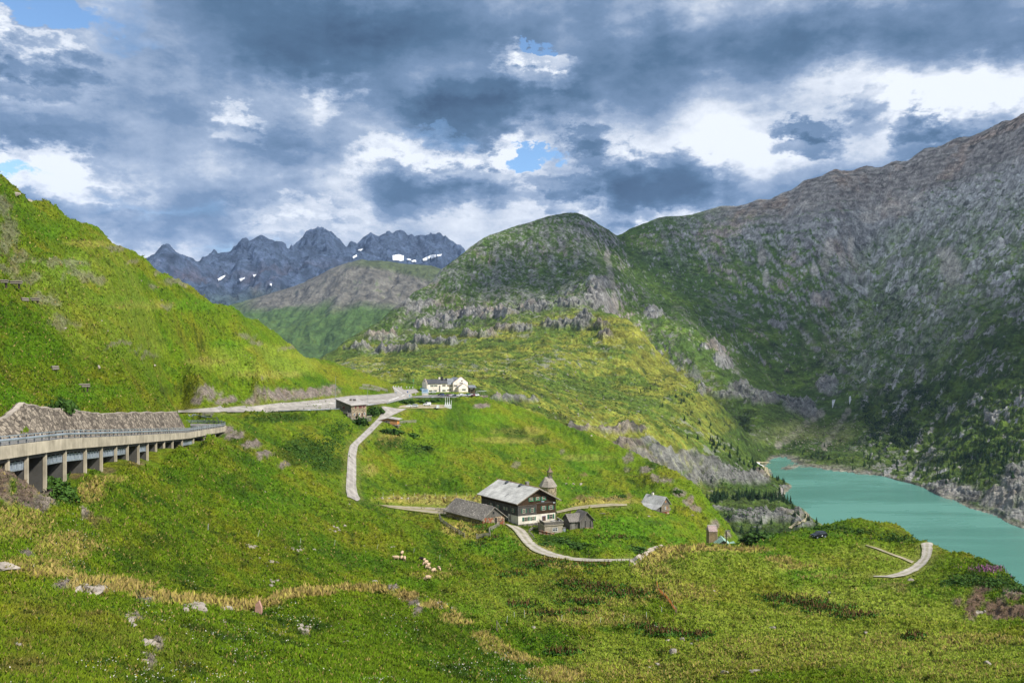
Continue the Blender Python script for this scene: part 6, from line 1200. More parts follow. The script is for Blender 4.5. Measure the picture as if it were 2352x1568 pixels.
def hotel_wall():
    pts = resample([(1050, 914.8), (1075, 915.5), (1100, 917), (1116, 919), (1121, 914)], 16); r = thing('terrace_wall', 'curved rubble wall holding the hotel terrace', 'wall', (0, 0, 0)); mb = MB(); tops = []
    for i, (px, py) in enumerate(pts):
        d = 560 + (14 if i > 13 else 0) * (i - 13) - 8 * math.sin(i / 15 * 3.1); top_ = P3(px, 907.8 - .05 * abs(i - 8), d); g = float(GA.h(np.array(top_.x), np.array(top_.y)))
        bz = min(g - 1.5, top_.z - .5 - i * .55); mb.v += [Vector((top_.x, top_.y, bz)), top_, top_ + Vector((-.6, 1.2, 0)), Vector((top_.x - .6, top_.y + 1.2, bz))]
    for i in range(15):
        for j in range(4): a = i * 4 + j; b = i * 4 + (j + 1) % 4; mb.f.append((a, a + 4, b + 4, b))
    mb.f += [(0, 1, 2, 3), (63, 62, 61, 60)]; mb.build('wall_face', M['wallstone'], r)
hotel_wall()
def dam():
    r = thing('dam', 'small curved concrete arch dam at the end of the lake', 'dam', (0, 0, 0)); z = LAKE + 3.5; pts = []
    for px, py in resample([(1772, 1106), (1782, 1109), (1791, 1115), (1796.5, 1122), (1797.5, 1129), (1794, 1135)], 18): pts.append(Vector(((px - CX) / F * (-z * F / (py - CY)), -z * F / (py - CY), z)))
    sweep('wall', pts, [(-1.4, -.2), (1.4, -.2), (1.4, -14), (-3.4, -14)], M['concrete'], r); sweep('walkway', pts, [(-1.9, .25), (1.9, .25), (1.9, -.2), (-1.9, -.2)], M['oldasphalt'], r)
    for sd in (-1.8, 1.8): sweep('parapet', pts, [(sd - .1, 1.2), (sd + .1, 1.2), (sd + .1, .25), (sd - .1, .25)], M['concrete'], r)
    for k in range(2, 17, 2):
        p = pts[k]; t = (pts[k + 1] - pts[k - 1]).normalized(); s = Vector((t.y, -t.x, 0)); MB().prism([p - s * 1.4 + Vector((0, 0, -1)), p - s * 3.6 + Vector((0, 0, -14)), p - s * 1.0 + Vector((0, 0, -14))], t * .9).build('rib', M['darkconc'], r)
dam()
def brib(name, pts, w, m, lift, sheet=GB):
    p = np.array([sheet.at(*q)[:2] for q in resample(pts, 24)]); dv = np.gradient(p, axis=0); nr = np.stack([-dv[:, 1], dv[:, 0]], -1); nr /= np.maximum(np.linalg.norm(nr, axis=1)[:, None], 1e-6)
    ribbon(name, p - nr * w, p + nr * w, sheet, m, lift, 3)
brib('dam_road', [(1752, 1069), (1757, 1078), (1763, 1086), (1766, 1093)], 2.4, M['dirt'], .8)
brib('shore_path', [(1815, 1214), (1826, 1205), (1845, 1196), (1856, 1188), (1850, 1178)], 1.6, M['dirt'], .8)
brib('valley_path', [(1735, 1062), (1760, 1063), (1790, 1067), (1820, 1068)], 1.0, M['dirt'], .7)
M['foam'] = plain('white_water', (.75, .77, .78), .6)
brib('white_water', [(1740, 1064), (1748, 1069), (1757, 1074)], 2.2, M['foam'], 1.0)
def sign(px, py, w, h, top, m, label, cat='sign', posts=1, round_=False, yaw=0.0, group=None, board_from=None):
    g = GA.at(px, py); r = thing('road_sign' if cat == 'sign' else cat.replace(' ', '_'), label, cat, g, yaw)
    for k in range(posts): x = 0 if posts == 1 else (-w / 2 + .1 + k * (w - .2) / (posts - 1)); MB().tube((x, 0, -.4), (x, 0, top), .06).build('post', M['steel'], r)
    if round_: MB().tube((0, -.12, top - h / 2), (0, -.07, top - h / 2), h / 2, None, 16).build('board', m, r)
    else: MB().bx(-w / 2, w / 2, -.13, -.06, top - h, top).build('board', m, r)
    return r
sg = sign(970.5, 898, 3.6, 1.7, 3.2, M['teal_sign'], 'large turquoise board on posts left of the hotel', posts=2); MB().bx(-1.4, 1.4, -.15, -.131, 2.5, 2.7).bx(-1.1, 1.1, -.15, -.131, 2.15, 2.3).build('lettering', M['white'], sg)
sg = sign(976.5, 909, 4.8, 3.0, 5.0, M['sky_sign'], 'large pale blue board at the hotel car park entrance', posts=2); MB().bx(-1.8, 1.8, -.15, -.131, 3.9, 4.1).bx(-1.8, 1.4, -.15, -.131, 3.3, 3.5).build('lettering', M['blue'], sg); MB().bx(-2.2, 2.2, -.2, .3, -.3, 1.9).build('plinth', M['plaster'], sg)
sign(936, 907, .9, .9, 2.6, M['blue'], 'round blue keep right sign on the traffic island', round_=True)
sign(909.5, 908, .8, .8, 2.4, M['steel'], 'small grey sign post at the edge of the car park')
sign(941, 915, .9, 1.5, 2.6, M['sky_sign'], 'small blue and white information board at the bend')
sign(955, 911, .9, .9, 2.6, M['plaster'], 'round white sign with red rim beside the hotel lane', round_=True)
def mast(px, py, h, label, flag=None, group=None):
    g = GA.at(px, py); r = thing('flag_pole' if flag else 'snow_pole', label, 'flag pole' if flag else 'snow pole', g, 0, group)
    MB().tube((0, 0, -.5), (0, 0, h), .085 if h > 6 else .06, .05).build('pole', M['steel'] if h > 6 else M['fencewood'], r)
    if flag: MB().box((.08, 0, h - 3.9), (-.8, 0, -.4), (0, .05, 0), (0, 0, 1.6)).build('flag', M[flag], r)
mast(950.5, 897, 11, 'tall pole with green flag left of the hotel', 'greenflag')
mast(771, 941, 16, 'tall thin lamp mast left of the stone house'); mast(844.5, 932, 10, 'thin mast on the car park edge right of the stone house')
mast(1075, 906, 7, 'pale post on the hotel terrace beside the annex'); mast(1080, 906.5, 6, 'yellow topped post at the far end of the hotel terrace')
def small(name, label, cat, loc, build, group=None, rz=0): r = thing(name, label, cat, loc, rz, group); build(r); return r
for k, px in enumerate((903.5, 909, 915, 922, 934, 941, 948)):
    small('guide_post', 'short white guide post on the edge of the road behind the hotel', 'guide post', GA.at(px, 889.0 + .45 * (px - 903) / 10), lambda r: MB().bx(-.25, .25, -.2, .2, -.3, 1.1).build('post', M['white'], r), 'white guide posts along the pass road')
def parasol(px, lbl):
    def f(r):
        MB().tube((0, 0, 0), (0, 0, 2.4), .05).build('pole', M['steel'], r); mb = MB().prism([(-1.6, -1.2, 2.3), (1.3, -1.2, 3.0), (1.3, -1.2, 3.08), (-1.6, -1.2, 2.38)], (0, 2.4, 0)); mb.build('canopy', M['white'], r)
    small('sun_shade', lbl, 'sun shade', P3(px, 906.5, 585), f, 'white sun shades on the hotel terrace')
for k, (px, nm) in enumerate(((1098, 'white slanted sun shade nearest the hotel annex'), (1104, 'second white sun shade from the hotel annex'), (1109, 'third white sun shade from the hotel annex'), (1113.5, 'outermost white sun shade at the terrace wall'))): parasol(px, nm)
def cabinets(r):
    MB().bx(-1.9, 1.9, 0, 1.5, -.5, 1.9).build('base', M['white'], r)
    for k in range(3): MB().tube((-1.3 + 1.15 * k, .7, 1.9), (-1.3 + 1.15 * k, .7, 3.4), .35, .22).tube((-1.3 + 1.15 * k, .7, 3.4), (-1.3 + 1.15 * k, .7, 6.4), .13).build('pipe', M['white'], r)
    MB().tube((2.2, .2, -.3), (2.2, .2, 4.5), .13).build('pipe', M['white'], r)
small('vent_station', 'white vent cabinet with upright pipes at the end of the lower car park', 'vent station', GA.at(1028, 936.5), cabinets)
def picnic(r):
    MB().bx(-.9, .9, -.38, .38, .70, .76).build('table_top', M['fencewood'], r)
    for y in (-.85, .6): MB().bx(-.9, .9, y, y + .25, .42, .47).build('bench', M['fencewood'], r)
    for x in (-.7, .62): MB().bx(x, x + .08, -.8, .8, .30, .38).bx(x, x + .08, -.35, -.25, 0, .7).bx(x, x + .08, .25, .35, 0, .7).build('leg', M['fencewood'], r)
q = small('picnic_table', 'wooden picnic table on the grass inside the road bend', 'picnic table', GA.at(477, 956), picnic); q.scale = (2.1, 1.6, 1.6)
def bench(r):
    MB().bx(-.9, .9, -.2, .2, .40, .47).build('seat', M['log'], r)
    for x in (-.7, .6): MB().bx(x, x + .1, -.15, .15, -.2, .40).build('leg', M['log'], r)
small('bench', 'plain wooden bench on the meadow right of the wooden barn', 'bench', GA.at(1384, 1181), bench, rz=.1)
# log snow barriers on the left hill
for (px, py, L_, rz, lb) in ((27, 652, 4.2, .1, 'long bleached log barrier, uppermost on the left hill'), (1, 650, 3.0, .1, 'log barrier cut by the left edge of the view'), (57, 691, 1.6, 1.2, 'short end on log barrier below the rocks'), (74, 691, 3.0, .1, 'bleached log barrier right of the short one below the rocks'), (126, 849, 1.4, 1.2, 'short upright log barrier low on the left hill'), (188, 889, 2.9, .35, 'tilted bleached log barrier above the retaining wall')):
    def f(r):
        MB().tube((-L_ / 2, 0, .68), (L_ / 2, 0, .68), .21, .19, 10).build('log', M['log'], r); MB().tube((-L_ / 2, -.14, .30), (L_ / 2, -.14, .30), .17, .16, 10).build('log', M['log'], r)
        for x in (-L_ * .36, L_ * .30): MB().bx(x, x + .22, -.05, .4, -.8, .55).build('post', M['pole'], r)
    small('log_barrier', lb, 'log barrier', GA.at(px, py + 2), f, 'log snow barriers on the left hill', rz)
# electric fence stakes
STK = [(489, 1202), (594, 1233), (691, 1238), (770, 1250), (865, 1262), (955, 1295), (1024, 1312), (1136, 1315)]
stake_me = MB().tube((0, 0, -.2), (0, 0, 1.25), .032, .028, 6).mesh('stake', M['white'])
def stake(px, py, lbl, grp, tilt=0):
    o = bpy.data.objects.new('fence_stake', stake_me); COL.objects.link(o); o.location = GA.at(px, py); o.rotation_euler = (0, tilt, 0); tag(o, lbl, 'fence stake', grp); return o
for k, (px, py) in enumerate(((478, 1220), (592, 1232), (690, 1250), (768, 1252), (866, 1260), (950, 1270), (1010, 1285))): stake(px, py, 'thin white electric fence stake on the slope below the viaduct', 'electric fence stakes on the slope', rnd.uniform(-.1, .3))
for px, py in ((1182, 1421), (1205, 1416), (1290, 1428), (1378, 1433), (1432, 1428), (1485, 1420), (1520, 1408), (1164, 1430), (1551, 1405)): stake(px, py, 'thin white electric fence stake crossing the valley meadow', 'electric fence stakes on the meadow', rnd.uniform(-.15, .15))
for px in range(880, 1100, 24): stake(px, 1139, 'thin fence stake behind the row of boundary stones', 'thin stakes behind the boundary stones')
def bigpost(r):
    MB().tube((0, 0, -.3), (0, 0, 1.7), .075, .06).build('post', M['log'], r); MB().tube((1.0, 0, -.1), (0.05, 0, 1.5), .05).build('strut', M['log'], r)
small('fence_post', 'bleached fence post with slanting strut on the valley meadow', 'fence post', GA.at(1141, 1448), bigpost)
small('fence_post', 'white fence post at the end of the gravel road', 'fence post', GA.at(1446, 1299), lambda r: MB().tube((0, 0, -.3), (0, 0, 1.9), .09, .08).build('post', M['log'], r))
small('marker_stone', 'upright pinkish boundary stone on the straw coloured ridge', 'marker stone', GA.at(594, 1407), lambda r: MB().prism([(-.3, -.12, -.3), (.28, -.12, -.3), (.26, -.12, .45), (.05, -.12, 1.0), (-.22, -.12, .75)], (0, .28, 0)).build('stone', mat('pink_stone', (.50, .30, .24), (.40, .22, .17), 4, .95), r))
def orange_net():
    pts = [(1508, 1340), (1512, 1358), (1528, 1372), (1540, 1388), (1554, 1408)]; P = [GA.at(*p) for p in resample(pts, 16)]; r = thing('orange_net_fence', 'orange plastic net fence winding down the slope of the knoll', 'fence', (0, 0, 0))
    mb = MB()
    for a, b in zip(P[:-1], P[1:]):
        t = Vector((0, .03, 0))
        for z in (.1, .3, .5, .7): mb.box(a + UPV * z, b - a, t, UPV * .06)
        for k in range(4): q = a.lerp(b, k / 4); mb.box(q + UPV * .1, (.05, 0, 0), t, UPV * .65)
    mb.build('net', M['net'], r)
    for p in P[::3]: MB().tube(p + UPV * -.2, p + UPV * 1.35, .04).build('post', M['fencewood'], r)
orange_net()

def slab():
    L_, R_ = [(1446, 1290), (1462, 1278), (1480, 1266), (1500, 1256), (1520, 1251)], [(1456, 1297), (1474, 1284), (1492, 1271), (1508, 1260), (1524, 1254)]
    l = resample(L_, 16); r_ = resample(R_, 16); mb = MB(); rr = random.Random(5)
    for i in range(16):
        a, b = GA.at(*l[i]), GA.at(*r_[i]); u = Vector((0, 0, .16 + rr.uniform(-.1, .22))); mb.v += [a - UPV * .5, a + u, b + u * .7, b - UPV * .5]
    for i in range(15):
        for j in range(4): p = i * 4 + j; q = i * 4 + (j + 1) % 4; mb.f.append((p, q, q + 4, p + 4))
    mb.f += [(0, 1, 2, 3), (63, 62, 61, 60)]; o = mb.build('rock_slab', mat('pale_slab_rock', (.46, .40, .33), (.26, .22, .18), 1.2, .95, bump=.6)); tag(o, 'long pale rock rib climbing the knoll from the end of the gravel road', 'rock')
slab()
# ------------------------------------------------------------------ cars
def car(kind, paint, label, loc, rz, group=None, nm='parked_car'):
    r = thing(nm, label, 'car' if kind != 'van' else 'van', loc, rz, group)
    prof = {'suv': [(-2.35, .45), (-2.38, .85), (-2.25, 1.02), (-1.15, 1.14), (-.35, 1.68), (.3, 1.78), (1.75, 1.74), (2.2, 1.15), (2.36, .95), (2.34, .42)],
            'car': [(-2.2, .38), (-2.22, .68), (-2.05, .80), (-1.05, .93), (-.25, 1.40), (.35, 1.47), (1.25, 1.40), (2.0, .98), (2.18, .82), (2.15, .38)],
            'van': [(-2.35, .42), (-2.38, .8), (-2.2, 1.05), (-1.45, 1.22), (-.75, 1.85), (-.3, 1.95), (2.15, 1.93), (2.32, 1.75), (2.36, .9), (2.33, .42)]}[kind]
    W = {'suv': .95, 'car': .88, 'van': .93}[kind]; belt = {'suv': 1.15, 'car': .95, 'van': 1.22}[kind]; n = len(prof); mb = MB()
    secs = [(-1, .0), (-1, 1), (1, 1), (1, .0)]
    rows = []
    for x, z in prof:
        tum = W - max(0, z - belt) * .28; rows.append((x, z, tum))
    for sgn in (-1, 1):
        for x, z, w in rows: mb.v.append(Vector((x, sgn * w, z)))
    for x, z, w in rows: mb.v.append(Vector((x * .97, 0, z + (.04 if z > belt else .02))))
    for i in range(n - 1): mb.f += [(i, 2 * n + i, 2 * n + i + 1, i + 1), (2 * n + i, n + i, n + i + 1, 2 * n + i + 1)]
    mb.f += [tuple(range(n)), tuple(reversed(range(n, 2 * n))), (0, n - 1, 3 * n - 1, 2 * n), (2 * n, 3 * n - 1, 2 * n - 1, n)]
    mb.build('body', M[paint], r)
    zt = max(z for _, z in prof); roofx = [x for x, z in prof if z > zt - .2]; gl = MB()
    for sgn in (-1, 1):
        x0, x1 = {'suv': (-.95, 1.9), 'car': (-.85, 1.6), 'van': (-1.2, .2)}[kind]; y0 = sgn * (W + .006); y1 = sgn * (W - (zt - .12 - belt) * .28 + .006); xr0, xr1 = min(roofx) + .15, min(max(roofx) - .1, x1 - .1)
        if kind == 'van': xr1 = x1
        gl.prism([(x0, y0, belt + .04), (x1, y0, belt + .04), (xr1, y1, zt - .12), (xr0, y1, zt - .12)], (0, sgn * .012, 0))
    a, b = [(x, z) for x, z in prof if z >= belt - .05][0:2]
    gl.prism([(a[0] + .06, -W * .86, a[1] + .05), (a[0] + .06, W * .86, a[1] + .05), (b[0] - .05, W * .72, b[1] + .03), (b[0] - .05, -W * .72, b[1] + .03)], (-.02, 0, .02))
    rear = [(x, z) for x, z in prof if x > .5]; gl.prism([(rear[0][0] + .12, -W * .7, rear[0][1] - .06), (rear[0][0] + .12, W * .7, rear[0][1] - .06), (rear[1][0] + .02, W * .82, rear[1][1] + .06), (rear[1][0] + .02, -W * .82, rear[1][1] + .06)], (.03, 0, .02))
    gl.build('windows', M['pane'], r)
    for x in (-1.45, 1.4):
        for s in (-1, 1):
            w = MB().tube((x, s * (W - .18), .34), (x, s * (W + .03), .34), .35, None, 14).build('wheel', M['tyre'], r); MB().tube((x, s * (W + .0), .34), (x, s * (W + .04), .34), .2, None, 10).build('rim', M['steel'], w)
    for s in (-1, 1):
        MB().bx(-2.40, -2.26, s * W * .75 - .18, s * W * .75 + .18, .70, .84).build('headlight', M['white'], r); MB().bx(2.24, 2.38, s * W * .8 - .12, s * W * .8 + .12, .84, 1.02).build('tail_light', M['red'], r)
    MB().bx(-2.42, -2.3, -.26, .26, .46, .57).build('number_plate', M['white'], r)
    return r
M['tyre'] = plain('tyre_rubber', (.018, .018, .018), .8)
def paint(n, c, rough=.22): M[n] = mat(n, c, c, 1, rough, 'noise', .6, 0, 0)
for n, c in (('car_white', (.78, .79, .80)), ('car_black', (.010, .011, .016)), ('car_navy', (.02, .03, .07)), ('car_blue', (.03, .06, .16)), ('car_grey', (.06, .065, .07)), ('car_green', (.015, .10, .09)), ('car_red', (.16, .015, .02)), ('car_silver', (.5, .52, .54))): paint(n, c)
def at_(px, py): return GA.at(px, py) + Vector((0, 0, .22))
r = car('suv', 'car_black', 'black estate car parked on the grass knoll above the lake', GA.at(1881, 1234) + Vector((0, 0, .05)), .38)
MB().prism([(.1, -.975, .55), (.5, -.975, .55), (.35, -.975, .95)], (0, -.015, 0)).build('door_emblem', M['white'], r)
car('van', 'car_white', 'white delivery van parked side on in the lower car park', at_(981, 932), .05); car('van', 'car_white', 'white minibus seen from behind in the lower car park', at_(1005, 938.5), -1.4)
car('car', 'car_white', 'white estate car, left of the pair at the lower car park entrance', at_(938, 935.5), .1); car('suv', 'car_silver', 'pale car overlapping the white estate at the lower car park entrance', at_(951, 935.5), .25)
HC = [(995, 903, 'car', 'car_white', .05, 'white car against the front wall of the hotel'), (1013, 908.6, 'suv', 'car_black', .3, 'black car at the left end of the hotel row'), (1017, 909.5, 'car', 'car_blue', 1.2, 'blue car beside the black one in the hotel row'), (1027.5, 909.4, 'car', 'car_grey', .2, 'dark grey car in front of the grassy hump'), (1033, 909.6, 'car', 'car_red', .9, 'dark red car half hidden behind the grey one'),
      (1038.5, 910.4, 'car', 'car_white', .15, 'white car in the middle of the hotel row'), (1046, 910.6, 'car', 'car_navy', .4, 'navy car right of the middle white one'), (1056.5, 910.8, 'van', 'car_white', .1, 'white van in front of the stepped gable'), (1064, 910.4, 'car', 'car_silver', .5, 'silver car between the white van and the green van'), (1073, 910.2, 'van', 'car_green', .1, 'dark green van near the terrace wall'), (1082, 910.0, 'car', 'car_white', .3, 'white car right of the green van'), (1087.5, 910.0, 'car', 'car_red', 1.0, 'red car near the end of the hotel row'), (1092.5, 910.2, 'suv', 'car_white', .3, 'last white car at the right end of the hotel row')]
for px, py, k, p, rz, lb in HC: car(k, p, lb, at_(px, py), rz, 'cars parked in front of the hotel')

# ------------------------------------------------------------------ sheep
def sheep_mesh(name, body, graze):
    V = [(-.55, 0, .62), (-.25, 0, .66), (.1, 0, .66), (.42, 0, .64), (.62, 0, .72 if not graze else .52), (.80, 0, .84 if not graze else .26), (.98, 0, .76 if not graze else .10)]; R = [.20, .31, .33, .29, .17, .125, .07]
    E = [(i, i + 1) for i in range(6)]
    for i, x in ((0, -.45), (3, .40)):
        for s in (-1, 1): a = len(V); V += [(x, s * .16, .40), (x, s * .16, .20), (x + .02, s * .16, -.02)]; R += [.12, .055, .045]; E += [(1 if i == 0 else 3, a), (a, a + 1), (a + 1, a + 2)]
    for s in (-1, 1): a = len(V); V.append((V[5][0] - .02, s * .17, V[5][2] + .03)); R.append(.035); E.append((5, a))
    a = len(V); V.append((-.78, 0, .5)); R.append(.06); E.append((0, a))
    me = bpy.data.meshes.new(name); me.from_pydata(V, E, []); me.materials.append(body)
    o = bpy.data.objects.new(name, me); COL.objects.link(o)
    sk = o.modifiers.new('skin', 'SKIN'); 
    for i, q in enumerate(me.skin_vertices[0].data): q.radius = (R[i], R[i]); q.use_root = i == 2
    o.modifiers.new('sub', 'SUBSURF').levels = 1; o.modifiers['sub'].render_levels = 1
    dg = bpy.context.evaluated_depsgraph_get(); dg.update(); m2 = bpy.data.meshes.new_from_object(o.evaluated_get(dg)); bpy.data.objects.remove(o)
    m2.polygons.foreach_set('use_smooth', [True] * len(m2.polygons)); m2.materials.clear(); m2.materials.append(body); return m2
wool = mat('cream_fleece', (.62, .46, .31), (.46, .33, .21), 9, .95, bump=.6); bwool = mat('black_fleece', (.02, .017, .015), (.012, .01, .01), 9, .95, bump=.5)
SM = {(0, 0): sheep_mesh('sheep', wool, False), (0, 1): sheep_mesh('sheep', wool, True), (1, 1): sheep_mesh('sheep', bwool, True)}
S0x, S0y, S0k = 1530, 2180, 4.978
for zx, zy, col, gz, rz, lb in ((388, 190, 0, 1, 1.4, 'cream sheep standing uppermost, behind the left trio'), (275, 285, 0, 0, 3.3, 'large cream sheep facing left with dark head, leftmost of the flock'), (380, 290, 0, 1, 1.5, 'cream sheep seen from behind, left one of two beside the mound'), (440, 300, 0, 1, 1.7, 'cream sheep seen from behind, right one of two beside the mound'), (775, 310, 1, 1, 3.2, 'black sheep grazing among the cream ones'), (832, 318, 0, 1, 1.3, 'small cream sheep right behind the black one'), (862, 380, 0, 1, 4.0, 'cream sheep with lowered head below the black one'), (905, 435, 0, 1, 4.2, 'cream sheep upper one of the touching pair'), (925, 485, 0, 1, 2.6, 'cream lamb lower one of the touching pair'), (1015, 540, 0, 1, 1.0, 'cream sheep facing uphill below the pair'), (1125, 500, 0, 1, 5.2, 'cream sheep grazing farthest right of the flock'), (900, 685, 0, 1, 3.4, 'cream sheep with dark head lowest on the slope')):
    o = bpy.data.objects.new('sheep', SM[(col, gz)]); COL.objects.link(o); p = GA.at((S0x + zx / S0k) / 1.7415, (S0y + zy / S0k) / 1.7415); o.location = p; o.rotation_euler = (0, 0, rz); o.scale = (1.05,) * 3
    if zx in (925, 832): o.scale = (.8,) * 3
    tag(o, lb, 'sheep', 'sheep grazing on the slope')

# ------------------------------------------------------------------ snow patches (draped on the rock)
def drape(name, poly, sheet, m, lift, label, step=1.1, dmin=0):
    a = np.array(poly, float); x0, y0 = a.min(0); x1, y1 = a.max(0)
    nx, ny = int((x1 - x0) / step) + 2, int((y1 - y0) / step) + 2; gx = np.linspace(x0, x1, nx); gy = np.linspace(y0, y1, ny)
    def inside(p, q):
        c = False; k = len(poly)
        for i in range(k):
            xa, ya = poly[i]; xb, yb = poly[i - 1]
            if (ya > q) != (yb > q) and p < (xb - xa) * (q - ya) / (yb - ya) + xa: c = not c
        return c
    idx = {}; V = []; Fc = []
    def vid(i, j):
        if (i, j) not in idx:
            p = sheet_at(sheet, gx[i], gy[j]); idx[(i, j)] = len(V); V.append(p + (-p.normalized()) * lift * 1.0 + Vector((0, 0, lift * .5)))
        return idx[(i, j)]
    for i in range(nx - 1):
        for j in range(ny - 1):
            if inside((gx[i] + gx[i + 1]) / 2, (gy[j] + gy[j + 1]) / 2): Fc.append((vid(i, j), vid(i, j + 1), vid(i + 1, j + 1), vid(i + 1, j)))
    if not Fc: return
    me = bpy.data.meshes.new(name); me.from_pydata([tuple(v) for v in V], [], Fc); me.materials.append(m); me.polygons.foreach_set('use_smooth', [True] * len(Fc)); o = bpy.data.objects.new(name, me); COL.objects.link(o); tag(o, label, 'snow patch', 'old snow patches on the mountains')
    md = o.modifiers.new('solid', 'SOLIDIFY'); md.thickness = lift * .8; md.offset = 0
def sheet_at(s, px, py):
    if hasattr(s, 'ds'): return s.at(px, py)
    c = np.interp(px, s.px, np.arange(len(s.px))); i = int(min(c, len(s.px) - 2)); f = c - i
    col = s.py[i] * (1 - f) + s.py[i + 1] * f; D_ = s.D[i] * (1 - f) + s.D[i + 1] * f
    k = np.nonzero(col <= py)[0]; j = max(1, k[0]) if len(k) else int(np.argmin(col)); t = np.clip((col[j - 1] - py) / max(1e-6, col[j - 1] - col[j]), 0, 1); d = D_[j - 1] * (1 - t) + D_[j] * t
    return P3(px, col[j - 1] * (1 - t) + col[j] * t, d)
zz = lambda l: [((500 + x / 1.68) / 1.7415, (850 + y / 1.68) / 1.7415) for x, y in l]
for poly, lb in (([(1798, 295), (1835, 288), (1872, 297), (1870, 330), (1798, 326)], 'large square snowfield on the far range above the grey hill'), ([(2000, 320), (2030, 305), (2060, 292), (2088, 290), (2085, 305), (2060, 318), (2060, 303), (2020, 330), (2003, 330)], 'long curved snow patch on the right end of the far range'), ([(2095, 292), (2128, 286), (2120, 298), (2096, 301)], 'small snow patch at the tip of the long curved one'), ([(1530, 305), (1558, 290), (1556, 302), (1534, 316)], 'slanting snow patch at the left foot of the far range'), ([(1565, 258), (1600, 250), (1598, 257), (1568, 263)], 'thin high snow strip on the far range'), ([(625, 452), (648, 438), (672, 430), (668, 440), (640, 462), (628, 462)], 'snow patch with two lobes left of the reddish gully'), ([(770, 455), (805, 445), (800, 453), (775, 468)], 'sickle snow patch in the reddish gully'), ([(862, 428), (882, 424), (872, 437), (864, 440)], 'small snow patch right of the sickle one'), ([(975, 487), (986, 488), (985, 500), (976, 498)], 'tiny snow patch low on the reddish slope'), ([(1925, 328), (1955, 326), (1955, 338), (1928, 338)], 'snow patch right below the large snowfield'), ([(1895, 318), (1920, 320), (1918, 328), (1896, 326)], 'thin snow strip right of the large snowfield')):
    drape('snow_patch', zz(poly), GD, M['snow'], 14, lb, 1.0)
for poly, lb in (([(1911, 919), (1919, 917), (1916, 926), (1912, 938), (1911, 928)], 'narrow snow tongue in the left gully above the lake'), ([(1950, 911), (1954, 909), (1955, 918), (1951, 929), (1950, 920)], 'narrow snow tongue in the right gully above the lake')):
    drape('snow_patch', poly, GB, M['dirtysnow'], .5, lb, .5)
# ------------------------------------------------------------------ rocks
def rock_mesh(seed, flat):
    import bmesh
    bm = bmesh.new(); bmesh.ops.create_icosphere(bm, subdivisions=2, radius=1); rr = random.Random(seed)
    pl = [(Vector((rr.gauss(0, 1), rr.gauss(0, 1), rr.gauss(0, 1))).normalized(), rr.uniform(.45, .8)) for _ in range(9)]
    for v in bm.verts:
        for n, d in pl:
            k = v.co.dot(n)
            if k > d: v.co -= n * (k - d)
        v.co *= rr.uniform(.95, 1.05); v.co.z = v.co.z * flat
    me = bpy.data.meshes.new('boulder'); bm.to_mesh(me); bm.free(); me.materials.append(M['boulder']); return me
M['boulder'] = mat('lichen_rock', (.42, .37, .31), (.21, .18, .155), 1.6, .95, bump=.7, c3=None)
RKM = [rock_mesh(i, f) for i, f in enumerate((.55, .7, .45, .8, .6, .35, .65))]
rr = random.Random(21)
def rock(px, py, size, label, group, sheet=GA, sink=.55, yaw=None):
    p = sheet.at(px, py); o = bpy.data.objects.new('boulder', rr.choice(RKM)); COL.objects.link(o); s = size * rr.uniform(.75, 1.25)
    o.scale = (s * rr.uniform(.8, 1.35), s * rr.uniform(.7, 1.1), s); o.rotation_euler = (rr.uniform(-.25, .25), rr.uniform(-.25, .25), rr.uniform(0, 6.3) if yaw is None else yaw); o.location = p + Vector((0, 0, -sink * s * .3)); return tag(o, label, 'boulder', group)
PILES = [(448, 1391, 20, 9, 20, .34, 'angular stone in the left half of the rubble heap on the straw coloured ridge', 'stones of the left rubble heap'), (520, 1394, 26, 8, 18, .30, 'angular stone in the right half of the rubble heap on the straw coloured ridge', 'stones of the right rubble heap'),
         (296, 1425, 12, 16, 16, .22, 'grey stone in the narrow scree strip below the ridge', 'stones of the upper scree strip'), (340, 1478, 16, 8, 12, .24, 'stone in the rubble patch low on the left foreground slope', 'stones of the foreground rubble patch'), (330, 1512, 7, 18, 9, .16, 'small stone in the lowest scree strip of the left foreground', 'stones of the lowest scree strip'),
         (215, 1354, 34, 8, 9, .38, 'flat slab among the stones at the top of the left foreground slope', 'slabs at the top of the foreground slope'), (770, 1212, 26, 9, 12, .45, 'stone in the upper rubble patch on the slope left of the farm', 'stones of the upper slope rubble'), (700, 1262, 34, 8, 10, .5, 'stone in the middle rubble patch on the slope left of the farm', 'stones of the middle slope rubble'), (580, 1255, 20, 6, 9, .4, 'stone in the left rubble patch on the slope below the viaduct', 'stones of the left slope rubble'), (632, 1338, 18, 10, 7, .42, 'stone of the loose group right of the ridge hollow', 'loose stones at the hollow'), (1000, 1388, 50, 10, 10, .4, 'stone on the broken bank below the sheep', 'stones on the bank below the sheep'),
         (700, 1442, 10, 7, 7, .3, 'stone of the small group in the middle of the foreground slope', 'stones in the middle foreground'), (630, 1290, 26, 6, 6, .4, 'stone on the slope below the sheep free pasture', 'stones on the lower pasture'), (2255, 1410, 22, 8, 8, .8, 'block fallen below the dark rock face on the right', 'blocks below the rock face'), (1320, 1110, 22, 6, 3, .9, 'stone half sunk in the grassy spur behind the farm', 'stones on the spur')]
for px, py, sx, sy, n, sz, lb, gp in PILES:
    for k in range(n): rock(px + rr.gauss(0, .5) * sx, py + rr.gauss(0, .5) * sy, sz * rr.uniform(.6, 1.5), lb, gp)
for k, px in enumerate((860, 878, 893, 907, 922, 938, 958, 978, 1000, 1022, 1045, 1068, 1090)): rock(px, 1143 + .1 * (k % 3), .62, 'pale boundary stone in the row along the far edge of the farm lawn', 'row of boundary stones behind the farm')
